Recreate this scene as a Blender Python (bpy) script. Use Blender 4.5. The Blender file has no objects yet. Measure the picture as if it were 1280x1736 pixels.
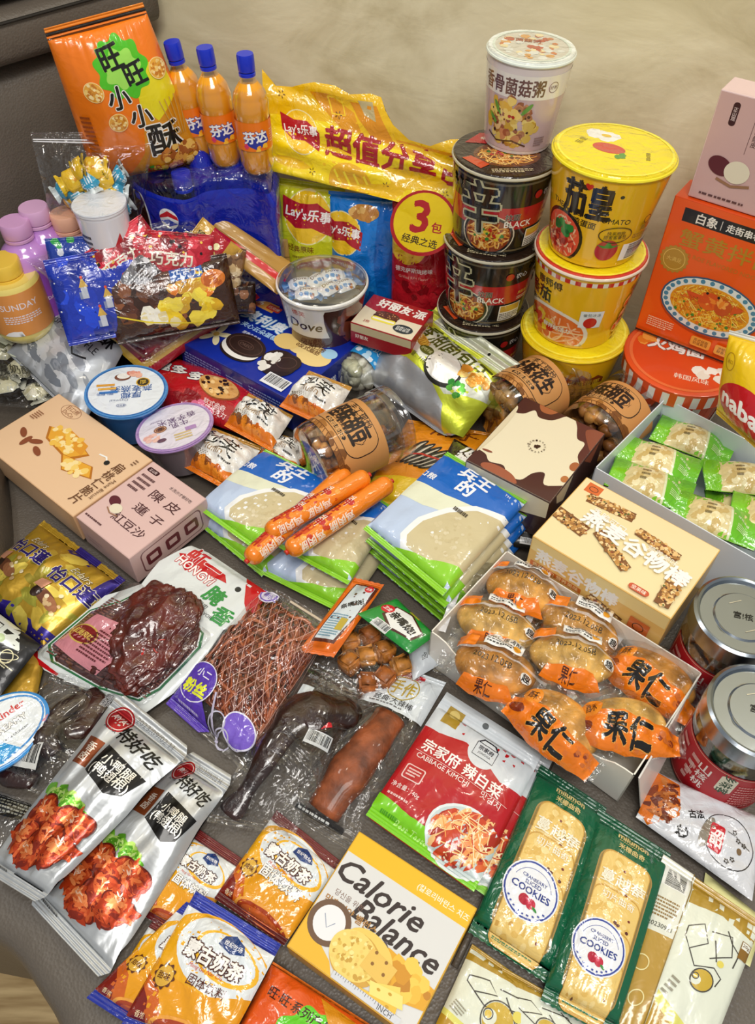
import bpy, bmesh, math, random
import numpy as np
from mathutils import Vector, Matrix
PI = math.pi
SC = bpy.context.scene
COL = SC.collection

# ------------------------------------------------------------------ camera, light, exposure
CAM_H, PITCH, FPX = 0.70, math.radians(50), 1350.0
cd = bpy.data.cameras.new('camera'); cam = bpy.data.objects.new('camera', cd); COL.objects.link(cam)
cam.location = (0, 0, CAM_H); cam.rotation_euler = (PI/2 - PITCH, 0, 0)
cd.sensor_fit = 'VERTICAL'; cd.sensor_height = 36; cd.lens = FPX/1736*36; cd.clip_start = .01
SC.camera = cam
W_ = bpy.data.worlds.new('room_light'); SC.world = W_; W_.use_nodes = True
W_.node_tree.nodes['Background'].inputs[0].default_value = (.93, .97, 1, 1)
W_.node_tree.nodes['Background'].inputs[1].default_value = .29
def area(name, loc, tgt, sx, sy, e, col=(1, .97, .92)):
    l = bpy.data.lights.new(name, 'AREA'); l.shape = 'RECTANGLE'; l.size = sx; l.size_y = sy; l.energy = e; l.color = col
    o = bpy.data.objects.new(name, l); COL.objects.link(o); o.location = loc
    o.rotation_euler = (Vector(tgt)-Vector(loc)).to_track_quat('-Z', 'Y').to_euler()
area('ceiling_lamp', (.1, -.42, 2.0), (0, .55, 0), .9, .45, 23)
area('ceiling_lamp', (-1.1, .9, 1.9), (0, .5, 0), .25, .25, 5)
area('ceiling_lamp', (1.2, .7, 1.9), (.1, .5, 0), .25, .25, 7, (1, .95, .86))
area('ceiling_strip', (0, -.9, 1.9), (0, .45, 0), 1.3, .12, 5)
for lx in (-.35, .45):
    area('downlight', (lx, .72, 1.75), (lx, .85, 0), .09, .09, 1.8, (1, .9, .72))
SC.view_settings.view_transform = 'Standard'; SC.view_settings.look = 'None'
SC.view_settings.exposure = .08; SC.view_settings.gamma = 1; SC.view_settings.use_curve_mapping = False

# ------------------------------------------------------------------ helpers
def ray(px, py):
    x = (px-640)/FPX; y = (868-py)/FPX; c, s = math.cos(PITCH), math.sin(PITCH)
    return Vector((x, c+y*s, -s+y*c))
def P(px, py, z=0.):
    """point of the horizontal plane at height z seen at a photo position"""
    d = ray(px, py); return Vector((0, 0, CAM_H)) + d*((CAM_H-z)/-d.z)
def PY(px, py, Y):
    d = ray(px, py); return Vector((0, 0, CAM_H)) + d*(Y/d.y)

def lin(h):
    h = h.lstrip('#'); r = [int(h[i:i+2], 16)/255 for i in (0, 2, 4)]
    return tuple(c/12.92 if c <= .04045 else ((c+.055)/1.055)**2.4 for c in r)+(1,)
_M = {}
FIN = {  # roughness, coat, metallic, bump strength, bump scale, specular
 'paper': (.5, .12, 0, 0, 0, .4), 'card': (.38, .35, 0, 0, 0, .5), 'gloss': (.26, .55, 0, .35, 42, .5), 'wrap': (.22, .7, 0, .7, 60, .5),
 'foil': (.36, .3, .55, .55, 30, .5), 'satin': (.36, .2, .35, .35, 30, .5), 'plain': (.35, .3, 0, 0, 0, .5), 'matte': (.7, 0, 0, 0, 0, .3),
 'hard': (.16, .7, 0, 0, 0, .5), 'metal': (.22, 0, 1, .05, 30, .5), 'meat': (.28, .8, 0, .9, 70, .5), 'crumb': (.75, .05, 0, .8, 260, .3),
 'bake': (.5, .2, 0, .35, 90, .4)}
def M(h, f='gloss'):
    k = (h, f)
    if k in _M: return _M[k]
    if h == 'film' or h == 'pet' or h == 'filmhard': m = film(h)
    else:
        m = bpy.data.materials.new(f+'_'+h.lstrip('#')); m.use_nodes = True; nt = m.node_tree; b = nt.nodes['Principled BSDF']
        r, c, me, bs, sc, sp = FIN[f]
        b.inputs['Roughness'].default_value = r; b.inputs['Coat Weight'].default_value = c; b.inputs['Coat Roughness'].default_value = .07
        b.inputs['Metallic'].default_value = me; b.inputs['Specular IOR Level'].default_value = sp
        col = lin(h); b.inputs['Base Color'].default_value = col
        if f in ('meat', 'crumb', 'bake'):
            tc = nt.nodes.new('ShaderNodeTexCoord'); n = nt.nodes.new('ShaderNodeTexNoise'); n.inputs['Scale'].default_value = sc*.7; n.inputs['Detail'].default_value = 5
            rp = nt.nodes.new('ShaderNodeValToRGB'); rp.color_ramp.elements[0].position = .35; rp.color_ramp.elements[1].position = .68
            rp.color_ramp.elements[0].color = tuple(x*.45 for x in col[:3])+(1,); rp.color_ramp.elements[1].color = tuple(min(1, x*1.35) for x in col[:3])+(1,)
            nt.links.new(tc.outputs['Object'], n.inputs['Vector']); nt.links.new(n.outputs['Fac'], rp.inputs[0]); nt.links.new(rp.outputs[0], b.inputs['Base Color'])
        if bs:
            tc = nt.nodes.new('ShaderNodeTexCoord'); n = nt.nodes.new('ShaderNodeTexNoise'); n.inputs['Scale'].default_value = sc; n.inputs['Detail'].default_value = 3; n.inputs['Distortion'].default_value = .6
            u = nt.nodes.new('ShaderNodeBump'); u.inputs['Strength'].default_value = bs; u.inputs['Distance'].default_value = .004 if sc < 100 else .0015
            nt.links.new(tc.outputs['Object'], n.inputs['Vector']); nt.links.new(n.outputs['Fac'], u.inputs['Height']); nt.links.new(u.outputs[0], b.inputs['Normal'])
            if f not in ('meat', 'crumb', 'bake'): nt.links.new(u.outputs[0], b.inputs['Coat Normal'])
    _M[k] = m; return m
def film(kind):
    m = bpy.data.materials.new({'film': 'clear_film', 'pet': 'clear_plastic', 'filmhard': 'stiff_clear_film'}[kind]); m.use_nodes = True; nt = m.node_tree; nt.nodes.clear()
    o = nt.nodes.new('ShaderNodeOutputMaterial'); mx = nt.nodes.new('ShaderNodeMixShader'); t = nt.nodes.new('ShaderNodeBsdfTransparent'); g = nt.nodes.new('ShaderNodeBsdfGlossy')
    lw = nt.nodes.new('ShaderNodeLayerWeight'); lw.inputs['Blend'].default_value = .12 if kind != 'pet' else .3
    ma = nt.nodes.new('ShaderNodeMath'); ma.operation = 'MULTIPLY_ADD'; ma.inputs[1].default_value = {'film': .6, 'pet': .75, 'filmhard': .5}[kind]; ma.inputs[2].default_value = {'film': .035, 'pet': .07, 'filmhard': .05}[kind]; ma.use_clamp = True
    t.inputs[0].default_value = (.97, .97, .97, 1); g.inputs['Roughness'].default_value = .1; g.inputs['Color'].default_value = (1, 1, 1, 1)
    nt.links.new(lw.outputs['Facing'], ma.inputs[0]); nt.links.new(ma.outputs[0], mx.inputs[0]); nt.links.new(t.outputs[0], mx.inputs[1]); nt.links.new(g.outputs[0], mx.inputs[2]); nt.links.new(mx.outputs[0], o.inputs[0])
    if kind != 'pet':
        tc = nt.nodes.new('ShaderNodeTexCoord'); n = nt.nodes.new('ShaderNodeTexNoise'); n.inputs['Scale'].default_value = 24; n.inputs['Detail'].default_value = 3; n.inputs['Distortion'].default_value = 1.6
        u = nt.nodes.new('ShaderNodeBump'); u.inputs['Strength'].default_value = 1 if kind == 'film' else .5; u.inputs['Distance'].default_value = .008
        nt.links.new(tc.outputs['Object'], n.inputs['Vector']); nt.links.new(n.outputs['Fac'], u.inputs['Height']); nt.links.new(u.outputs[0], g.inputs['Normal'])
    return m

def tag(o, label, cat, group=None, kind=None):
    o['label'] = label; o['category'] = cat
    if group: o['group'] = group
    if kind: o['kind'] = kind
    return o
def empty(name, label, cat, loc=(0, 0, 0), group=None, mat=None):
    o = bpy.data.objects.new(name, None); COL.objects.link(o); o.empty_display_size = .02
    if mat is not None: o.matrix_world = mat
    else: o.location = loc
    return tag(o, label, cat, group)
def link(name, me, parent=None, loc=None):
    o = bpy.data.objects.new(name, me); COL.objects.link(o)
    if parent is not None: o.parent = parent
    if loc is not None: o.location = loc
    return o
def copy_tree(o, parent=None):
    c = o.copy(); COL.objects.link(c)
    if parent is not None: c.parent = parent
    for ch in list(o.children): copy_tree(ch, c)
    return c

# ------------------------------------------------------------------ print artwork: flat shapes in a face's own coordinates
_T = {}
_tc = bpy.data.curves.new('t', 'FONT'); _tc.resolution_u = 2; _to = bpy.data.objects.new('t', _tc); COL.objects.link(_to)
def glyphs(s):
    if s in _T: return _T[s]
    _tc.body = s; _tc.align_x = 'CENTER'; _tc.space_line = .95
    bpy.context.view_layer.update()
    dg = bpy.context.evaluated_depsgraph_get(); oe = _to.evaluated_get(dg); me = oe.to_mesh()
    v = np.empty(len(me.vertices)*3); me.vertices.foreach_get('co', v); v = v.reshape(-1, 3)[:, :2].copy()
    f = [tuple(p.vertices) for p in me.polygons]; oe.to_mesh_clear()
    if len(v) == 0: v = np.zeros((3, 2)); f = []
    lo, hi = v.min(0), v.max(0); v -= (lo+hi)/2; v[:, 1] *= -1
    _T[s] = (v, f, hi[0]-lo[0], hi[1]-lo[1]); return _T[s]
LAY = .00005
class Art:
    """u, v in 0..1 from the top left; lengths are fractions of the width"""
    def __init__(s, W, H, base=None, fin='gloss', outline=None, seed=1):
        s.W, s.H, s.fin = W, H, fin; s.H0 = H; s.clamp = True; s.V = []; s.F = []; s.n = 0; s.mats = []; s.mi = []; s.L = 0; s.r = random.Random(seed)
        if base: s.poly(outline or [(0, 0), (1, 0), (1, 1), (0, 1)], base)
    def _m(s, c):
        m = c if not isinstance(c, str) else M(c, s.fin)
        if m not in s.mats: s.mats.append(m)
        return s.mats.index(m)
    def add(s, v, f, c, same=False):
        v = np.asarray(v, float)
        if s.n and s.clamp: v = np.column_stack([np.clip(v[:, 0], 0, s.W), np.clip(v[:, 1], 0, s.H0)])
        if s.n: s.L = s.L+.06 if same else math.floor(s.L)+1
        s.V.append(np.column_stack([v, np.full(len(v), float(s.L))])); i = s._m(c)
        for q in f: s.F.append(tuple(k+s.n for k in q)); s.mi.append(i)
        s.n += len(v)
    def poly(s, pts, c, same=False):
        p = [(x*s.W, y*s.H) for x, y in pts]; s.polym(p, c, same)
    def spoly(s, pts, c, same=False, k=5):
        n = len(pts); o = []
        for i in range(n):
            a, b, d, e = (np.array(pts[(i+j-1) % n]) for j in range(4))
            for q in range(k): t = q/k; o.append(tuple(.5*((2*b)+(d-a)*t+(2*a-5*b+4*d-e)*t*t+(3*b-a-3*d+e)*t**3)))
        s.poly(o, c, same)
    def polym(s, p, c, same=False):
        if len(p) > 4 or s._conc(p):
            from mathutils.geometry import tessellate_polygon
            f = [tuple(t) for t in tessellate_polygon([[Vector((x, y, 0)) for x, y in p]])]
        else: f = [tuple(range(len(p)))]
        s.add(p, f, c, same)
    def _conc(s, p):
        n = len(p); sg = [((p[(i+1) % n][0]-p[i][0])*(p[(i+2) % n][1]-p[(i+1) % n][1])-(p[(i+1) % n][1]-p[i][1])*(p[(i+2) % n][0]-p[(i+1) % n][0])) > 0 for i in range(n)]
        return not (all(sg) or not any(sg))
    def rect(s, u0, v0, u1, v1, c, rad=0, rot=0, same=False):
        if rad:
            s.polym(rrect(u0*s.W, v0*s.H, u1*s.W, v1*s.H, rad*s.W), c, same)
        elif rot:
            cx, cy = (u0+u1)/2*s.W, (v0+v1)/2*s.H; a = math.radians(rot); hw, hh = (u1-u0)/2*s.W, (v1-v0)/2*s.H
            s.polym([(cx+x*math.cos(a)-y*math.sin(a), cy+x*math.sin(a)+y*math.cos(a)) for x, y in ((-hw, -hh), (hw, -hh), (hw, hh), (-hw, hh))], c, same)
        else: s.poly([(u0, v0), (u1, v0), (u1, v1), (u0, v1)], c, same)
    def ell(s, u, v, r, c, ry=None, rot=0, n=28, same=False, star=0, ns=0):
        ry = r if ry is None else ry; a = math.radians(rot); p = []
        for k in range(n):
            t = 2*PI*k/n; q = 1+(star*math.cos(ns*t) if star else 0)
            x, y = r*s.W*math.cos(t)*q, ry*s.W*math.sin(t)*q
            p.append((u*s.W+x*math.cos(a)-y*math.sin(a), v*s.H+x*math.sin(a)+y*math.cos(a)))
        s.polym(p, c, same)
    def ring(s, u, v, r, w, c, ry=None, rot=0, n=32, a0=0, a1=360):
        ry = r if ry is None else ry; a = math.radians(rot); V = []; F = []
        for k in range(n+1):
            t = math.radians(a0+(a1-a0)*k/n)
            for q in (0, w):
                x, y = (r-q)*s.W*math.cos(t), (ry-q)*s.W*math.sin(t); V.append((u*s.W+x*math.cos(a)-y*math.sin(a), v*s.H+x*math.sin(a)+y*math.cos(a)))
            if k: F.append((2*k-2, 2*k-1, 2*k+1, 2*k))
        s.add(V, F, c)
    def line(s, pts, w, c, same=False, close=False):
        p = [np.array((x*s.W, y*s.H)) for x, y in pts]
        if close: p.append(p[0])
        V = []; F = []; h = w*s.W/2
        for i, q in enumerate(p):
            a = p[max(0, i-1)]; b = p[min(len(p)-1, i+1)]; d = b-a; l = np.hypot(*d) or 1; nn = np.array((-d[1], d[0]))/l*h
            V += [q-nn, q+nn]
            if i: F.append((2*i-2, 2*i-1, 2*i+1, 2*i))
        s.add(V, F, c, same)
    def t(s, txt, u, v, w, c, h=None, rot=0, b=0, out=None, ow=.06, shear=0):
        g, f, gw, gh = glyphs(txt); sx = w*s.W/gw; sy = sx if h is None else h*s.W/gh; q = g*(sx, sy)
        if shear: q = q+np.column_stack([-q[:, 1]*shear, q[:, 1]*0])
        a = math.radians(rot); R = np.array([[math.cos(a), math.sin(a)], [-math.sin(a), math.cos(a)]]); q = q@R + (u*s.W, v*s.H)
        e = sy*.72
        def put(r, col, n):
            for k in range(n): s.add(q+(r*e*math.cos(2*PI*k/n+.4), r*e*math.sin(2*PI*k/n+.4)), f, col, k > 0)
        if out: put(ow+b, out, 8)
        if b: put(b, c, 4)
        else: s.add(q, f, c)
    def bar(s, u, v, w, h, rot=0, bg='#f2f2f0', fg='#141414', n=26):
        a = math.radians(rot); cs, sn = math.cos(a), math.sin(a)
        def rr(x0, y0, x1, y1, c, same=False): s.polym([(u*s.W+(x*cs-y*sn)*s.W, v*s.H+(x*sn+y*cs)*s.W) for x, y in ((x0, y0), (x1, y0), (x1, y1), (x0, y1))], c, same)
        if bg: rr(-w/2, -h/2, w/2, h/2, bg)
        x = -w*.44; first = True
        while x < w*.44:
            q = w*.88/n*s.r.choice((.35, .6, 1)); rr(x, -h*.42, x+q, h*.3, fg, not first); x += q+w*.88/n*s.r.choice((.35, .6, .9)); first = False
    def micro(s, u0, v0, u1, v1, n, c, rot=0):
        """rows of fine print too small to read"""
        first = True; cx, cy = (u0+u1)/2*s.W, (v0+v1)/2*s.H; a = math.radians(rot); cs, sn = math.cos(a), math.sin(a)
        for i in range(n):
            y = v0+(v1-v0)*(i+.2)/n; hh = (v1-v0)/n*.5; x = u0
            while x < u1-.01*(u1-u0):
                w = min(s.r.uniform(.02, .06)*(u1-u0)*1.4, u1-x)
                q = [(a_*s.W-cx, b_*s.H-cy) for a_, b_ in ((x, y), (x+w, y), (x+w, y+hh), (x, y+hh))]
                s.polym([(cx+X*cs-Y*sn, cy+X*sn+Y*cs) for X, Y in q], c, not first); first = False
                x += w*1.35
                if i == n-1 and x > u0+(u1-u0)*.7: break
    def blobs(s, u, v, r, cols, n, sz, ry=None, rot=0, el=1, ang=None):
        ry = r if ry is None else ry; a = math.radians(rot)
        for k in range(n):
            t = s.r.uniform(0, 2*PI); q = math.sqrt(s.r.random()); x, y = r*q*math.cos(t), ry*q*math.sin(t)
            X, Y = u*s.W+(x*math.cos(a)-y*math.sin(a))*s.W, v*s.H+(x*math.sin(a)+y*math.cos(a))*s.W; z = sz*s.W*s.r.uniform(.6, 1.3); an = s.r.uniform(0, PI) if ang is None else math.radians(ang+s.r.uniform(-15, 15)); p = []
            for j in range(8):
                b = 2*PI*j/8; rr = z*s.r.uniform(.75, 1.1); x2, y2 = rr*el*math.cos(b), rr/el*math.sin(b); p.append((X+x2*math.cos(an)-y2*math.sin(an), Y+x2*math.sin(an)+y2*math.cos(an)))
            s.polym(p, s.r.choice(cols), k > 0)
    def noodles(s, u, v, r, cols, n, w, ry=None, rot=0, cur=3):
        ry = r if ry is None else ry; a = math.radians(rot); k_ = s.H/s.W
        for k in range(n):
            t = s.r.uniform(0, 2*PI); q = math.sqrt(s.r.random())*.85; x, y = r*q*math.cos(t), ry*q*math.sin(t); an = s.r.uniform(0, 2*PI); st = r*.13; cv = s.r.uniform(-cur, cur)*.12; p = []
            for j in range(9):
                if (x/r)**2+(y/ry)**2 > 1: break
                p.append((u+x*math.cos(a)-y*math.sin(a), v+(x*math.sin(a)+y*math.cos(a))/k_)); x += st*math.cos(an); y += st*math.sin(an); an += cv
            if len(p) > 2: s.line(p, w, s.r.choice(cols), k > 0)
def rrect(x0, y0, x1, y1, r, n=5):
    p = []
    for cx, cy, a in ((x1-r, y0+r, -90), (x1-r, y1-r, 0), (x0+r, y1-r, 90), (x0+r, y0+r, 180)):
        for k in range(n+1):
            t = math.radians(a+90*k/n); p.append((cx+r*math.cos(t), cy+r*math.sin(t)))
    return p
def zigzag(n=22, d=.012, top=True, bottom=True):
    """unit outline with toothed ends"""
    p = []
    if top:
        for k in range(n+1): p.append((k/n, d if k % 2 else 0))
    else: p += [(0, 0), (1, 0)]
    if bottom:
        for k in range(n+1): p.append((1-k/n, 1-(d if k % 2 else 0)))
    else: p += [(1, 1), (0, 1)]
    return p
def rout(r, W, H, n=5): return [(x/W, y/H) for x, y in rrect(0, 0, W, H, r, n)]

def build(a, surf, root, parts=(('body', 0, 1),), nu=1, nv=1, cu=(), cv=(), back=None, smooth=True, origin=None, lay=LAY):
    """lay an Art on a surface; surf(x, y) -> pos Nx3, normal Nx3 (x, y metres in the art's frame); back(x,y)->pos closes the thing underneath"""
    V = np.concatenate(a.V); me = bpy.data.meshes.new('tmp'); me.from_pydata(V.tolist(), [], a.F)
    me.polygons.foreach_set('material_index', np.array(a.mi, dtype=np.int32))
    bm = bmesh.new(); bm.from_mesh(me)
    xs = sorted(set([a.W*k/nu for k in range(1, nu)]+[c*a.W for c in cu])); ys = sorted(set([a.H*k/nv for k in range(1, nv)]+[c*a.H for c in cv]+[p[1]*a.H for p in parts[1:]]))
    for x in xs: bmesh.ops.bisect_plane(bm, geom=bm.verts[:]+bm.edges[:]+bm.faces[:], dist=1e-7, plane_co=(x, 0, 0), plane_no=(1, 0, 0))
    for y in ys: bmesh.ops.bisect_plane(bm, geom=bm.verts[:]+bm.edges[:]+bm.faces[:], dist=1e-7, plane_co=(0, y, 0), plane_no=(0, 1, 0))
    bm.to_mesh(me); bm.free()
    nV = len(me.vertices); v = np.empty(nV*3); me.vertices.foreach_get('co', v); v = v.reshape(-1, 3)
    faces = [tuple(p.vertices) for p in me.polygons]; mi = np.empty(len(faces), dtype=np.int32); me.polygons.foreach_get('material_index', mi)
    bpy.data.meshes.remove(me)
    if nu == 1 and nv == 1 and not cv:
        pos, nor = surf(v[:, 0], v[:, 1]); bk = back(v[:, 0], v[:, 1]) if back else None
    else:   # sample the surface at the grid nodes so that every layer follows the same facets
        gx = np.array([min(v[:, 0].min(), 0)-1e-6]+xs+[max(v[:, 0].max(), a.W)+1e-6]); gy = np.array([min(v[:, 1].min(), 0)-1e-6]+ys+[max(v[:, 1].max(), a.H)+1e-6])
        X_, Y_ = np.meshgrid(gx, gy); gp, gn = surf(X_.ravel(), Y_.ravel()); sh = X_.shape+(3,)
        ix = np.clip(np.searchsorted(gx, v[:, 0])-1, 0, len(gx)-2); iy = np.clip(np.searchsorted(gy, v[:, 1])-1, 0, len(gy)-2)
        tx = ((v[:, 0]-gx[ix])/(gx[ix+1]-gx[ix]))[:, None]; ty = ((v[:, 1]-gy[iy])/(gy[iy+1]-gy[iy]))[:, None]
        def bil(g): g = g.reshape(sh); return (1-tx)*(1-ty)*g[iy, ix]+tx*(1-ty)*g[iy, ix+1]+(1-tx)*ty*g[iy+1, ix]+tx*ty*g[iy+1, ix+1]
        pos, nor = bil(gp), bil(gn); nor = nor/np.maximum(np.linalg.norm(nor, axis=1, keepdims=True), 1e-9); bk = bil(back(X_.ravel(), Y_.ravel())) if back else None
    pos = pos+nor*(v[:, 2:3]*lay)
    o3 = np.array(origin if origin is not None else (root.matrix_world.translation if root else (0, 0, 0)))
    if origin is None and root is not None and False: pass
    # consistent orientation
    out = []
    cy = np.array([v[list(f), 1].mean() for f in faces]) if len(parts) > 1 else None
    f0 = faces[0]; fp = pos[list(f0)]
    def flip(f):
        p = pos[list(f)]; c = np.zeros(3)
        for i in range(1, len(f)-1): c += np.cross(p[i]-p[0], p[i+1]-p[0])
        return np.dot(c, nor[f[0]]) < 0
    for pi, (nm, y0, y1) in enumerate(parts):
        sel = [i for i in range(len(faces)) if cy is None or (y0*a.H <= cy[i] < y1*a.H or (pi == len(parts)-1 and cy[i] >= y1*a.H) or (pi == 0 and cy[i] < y0*a.H))]
        if not sel: continue
        F = []; MI = []; base = []
        for i in sel:
            f = faces[i]; 
            if flip(f): f = f[::-1]
            F.append(f); MI.append(mi[i])
            if back and v[f[0], 2] == 0 and v[f[1], 2] == 0: base.append((f, mi[i]))
        PV = pos; NV = nor
        if back:
            PV = np.concatenate([pos, bk]); NV = np.concatenate([nor, -nor]); ed = {}
            for f, m in base:
                F.append(tuple(k+nV for k in f[::-1])); MI.append(m)
                for i in range(len(f)):
                    e = (f[i], f[(i+1) % len(f)]); 
                    if (e[1], e[0]) in ed: del ed[(e[1], e[0])]
                    else: ed[e] = m
            for (p, q), m in ed.items(): F.append((q, p, p+nV, q+nV)); MI.append(m)
        used = sorted({k for f in F for k in f}); mp = {k: i for i, k in enumerate(used)}
        m2 = bpy.data.meshes.new(nm); m2.from_pydata((PV[used]-o3).tolist(), [], [tuple(mp[k] for k in f) for f in F])
        for m in a.mats: m2.materials.append(m)
        m2.polygons.foreach_set('material_index', np.array(MI, dtype=np.int32))
        if smooth:
            m2.polygons.foreach_set('use_smooth', np.ones(len(F), dtype=bool)); m2.normals_split_custom_set_from_vertices(NV[used].tolist())
        m2.update(); out.append(link(nm, m2, root))
    return out
def fd(fn):
    """numerical normals for fn(x,y)->Nx3 with x right and y down"""
    def s(x, y, e=4e-4):
        p = fn(x, y); n = np.cross(fn(x+e, y)-fn(x-e, y), fn(x, y-e)-fn(x, y+e)); l = np.linalg.norm(n, axis=1, keepdims=True); l[l == 0] = 1
        return p, n/l
    return s
def plane_surf(o, ex, ey):
    o, ex, ey = (np.array(q, float) for q in (o, ex, ey)); n = np.cross(ex, -ey); n /= np.linalg.norm(n)
    def s(x, y): return o+np.outer(x, ex)+np.outer(y, ey), np.tile(n, (len(x), 1))
    return s
def quadpts(q, z):
    z = z if isinstance(z, (list, tuple)) else [z]*4
    return [np.array(P(x, y, zz)) for (x, y), zz in zip(q, z)]
def qdims(c): return ((np.linalg.norm(c[1]-c[0])+np.linalg.norm(c[2]-c[3]))/2, (np.linalg.norm(c[3]-c[0])+np.linalg.norm(c[2]-c[1]))/2)
def env(t, e): return np.sin(PI*np.clip(t, 0, 1))**e
class Pouch:
    """a pillow shaped pack lying on four corner points"""
    def __init__(s, name, label, cat, q, z=0., T=.012, seals=(.08, .08), wr=.05, eu=.5, ev=.4, seed=0, pts=None, sh=.2, group=None, sag=0, ridge=1, up=1):
        s.c = pts if pts is not None else quadpts(q, z); s.W, s.H = qdims(s.c); s.T = T; s.seals = seals
        r = random.Random(seed+7); s.waves = [(r.uniform(-1, 1)*r.choice((1, 2.5)), r.uniform(-1, 1)*r.choice((1, 2.5)), r.uniform(0, 6), r.uniform(.4, 1)) for _ in range(7)]
        c = s.c; n = np.cross(c[1]-c[0], c[0]-c[3])+np.cross(c[2]-c[3], c[1]-c[2]); n /= np.linalg.norm(n); s.n = n*up
        s.hs = T*sh; s.wr, s.eu, s.ev = wr, eu, ev; s.nr = r.randint(7, 11); s.sag = sag; s.ridge = ridge; s.ph = r.uniform(0, 6)
        ctr = sum(c)/4; s.root = empty(name, label, cat, ctr, group); bpy.context.view_layer.update(); s.ctr = ctr
    def art(s, base='#ffffff', fin='gloss', outline=None, seed=1): return Art(s.W, s.H, base, fin, outline, seed)
    def _e(s, u, v):
        a, b = s.seals; w = np.clip((v-a)/(1-a-b), 0, 1); return env(u, s.eu)*env(w, s.ev), w
    def _b(s, u, v):
        c = s.c; u = u[:, None]; v = v[:, None]; return (1-u)*(1-v)*c[0]+u*(1-v)*c[1]+u*v*c[2]+(1-u)*v*c[3]
    def top(s, x, y):
        u, v = x/s.W, y/s.H; e, w = s._e(u, v); h = s.hs+(s.T-s.hs)*e
        wv = sum(A*np.sin(6.28*(a*u*2+b*v*2)+p) for a, b, p, A in s.waves)/3; h = h+wv*s.T*s.wr*np.clip(e*2, 0, 1)
        if s.ridge and (s.seals[0]+s.seals[1]) > 0: h = h+s.ridge*.0011*np.sin(u*6.28*s.nr+s.ph+1.2*np.sin(9*v))*(np.exp(-w*9)+np.exp(-(1-w)*9))*np.clip(env(u, .5)*1.3, 0, 1)*np.clip(np.minimum(w, 1-w)*25, 0, 1)
        a, b = s.seals; sl = (v < a)|(v > 1-b); h = np.where(sl, s.hs+.0004*np.sin(v*s.H*2200), h)
        return s._b(u, v)+h[:, None]*s.n
    def bot(s, x, y):
        u, v = x/s.W, y/s.H; e, w = s._e(u, v); return s._b(u, v)+((s.hs-.0006)*(1-np.clip(e*1.6, 0, 1)))[:, None]*s.n
    def done(s, a, nu=22, nv=26, names=('top_seal', 'body', 'bottom_seal'), closed=True):
        p = []; t0, t1 = s.seals
        if t0 > 0: p.append((names[0], 0, t0))
        p.append((names[1], t0, 1-t1))
        if t1 > 0: p.append((names[2], 1-t1, 1))
        cv = []
        for k in range(1, 7):
            if t0 > .02: cv.append(t0*k/7)
            if t1 > .02: cv.append(1-t1*k/7)
        s.parts = build(a, fd(s.top), s.root, p, nu, nv, cv=cv, back=s.bot if closed else None, origin=s.ctr); return s.root
    def at(s, u, v, h=0.):
        """a point on the top sheet"""
        p = s.top(np.array([u*s.W]), np.array([v*s.H]))[0]; return Vector(p+s.n*h)

def carton(name, label, cat, q, zt, h, top, sides=None, fin='card', base='#ffffff', group=None, sidecol=None, part=None):
    """closed box: q = corners of its top (reading order TL,TR,BR,BL) at height zt; h = depth. top(a) and sides['f','r','l','b'](a) draw the print"""
    c = quadpts(q, zt); ctr = sum(c)/4; ex = (c[1]-c[0])+(c[2]-c[3]); ey = (c[3]-c[0])+(c[2]-c[1]); L, = [np.linalg.norm]
    ax = math.atan2(ex[1], ex[0]); ay = math.atan2(ey[1], ey[0])+PI/2; d = (ay-ax+PI) % (2*PI)-PI; an = ax+d/2
    W, H = L(ex)/2*math.cos(d/2), L(ey)/2*math.cos(d/2)
    X = np.array((math.cos(an), math.sin(an), 0)); Y = np.array((math.sin(an), -math.cos(an), 0)); Z = np.array((0, 0, 1.))
    return obox(name, label, cat, ctr-Z*h, X, Y, Z, W, H, h, top, sides, fin, base, group, sidecol)
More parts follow.
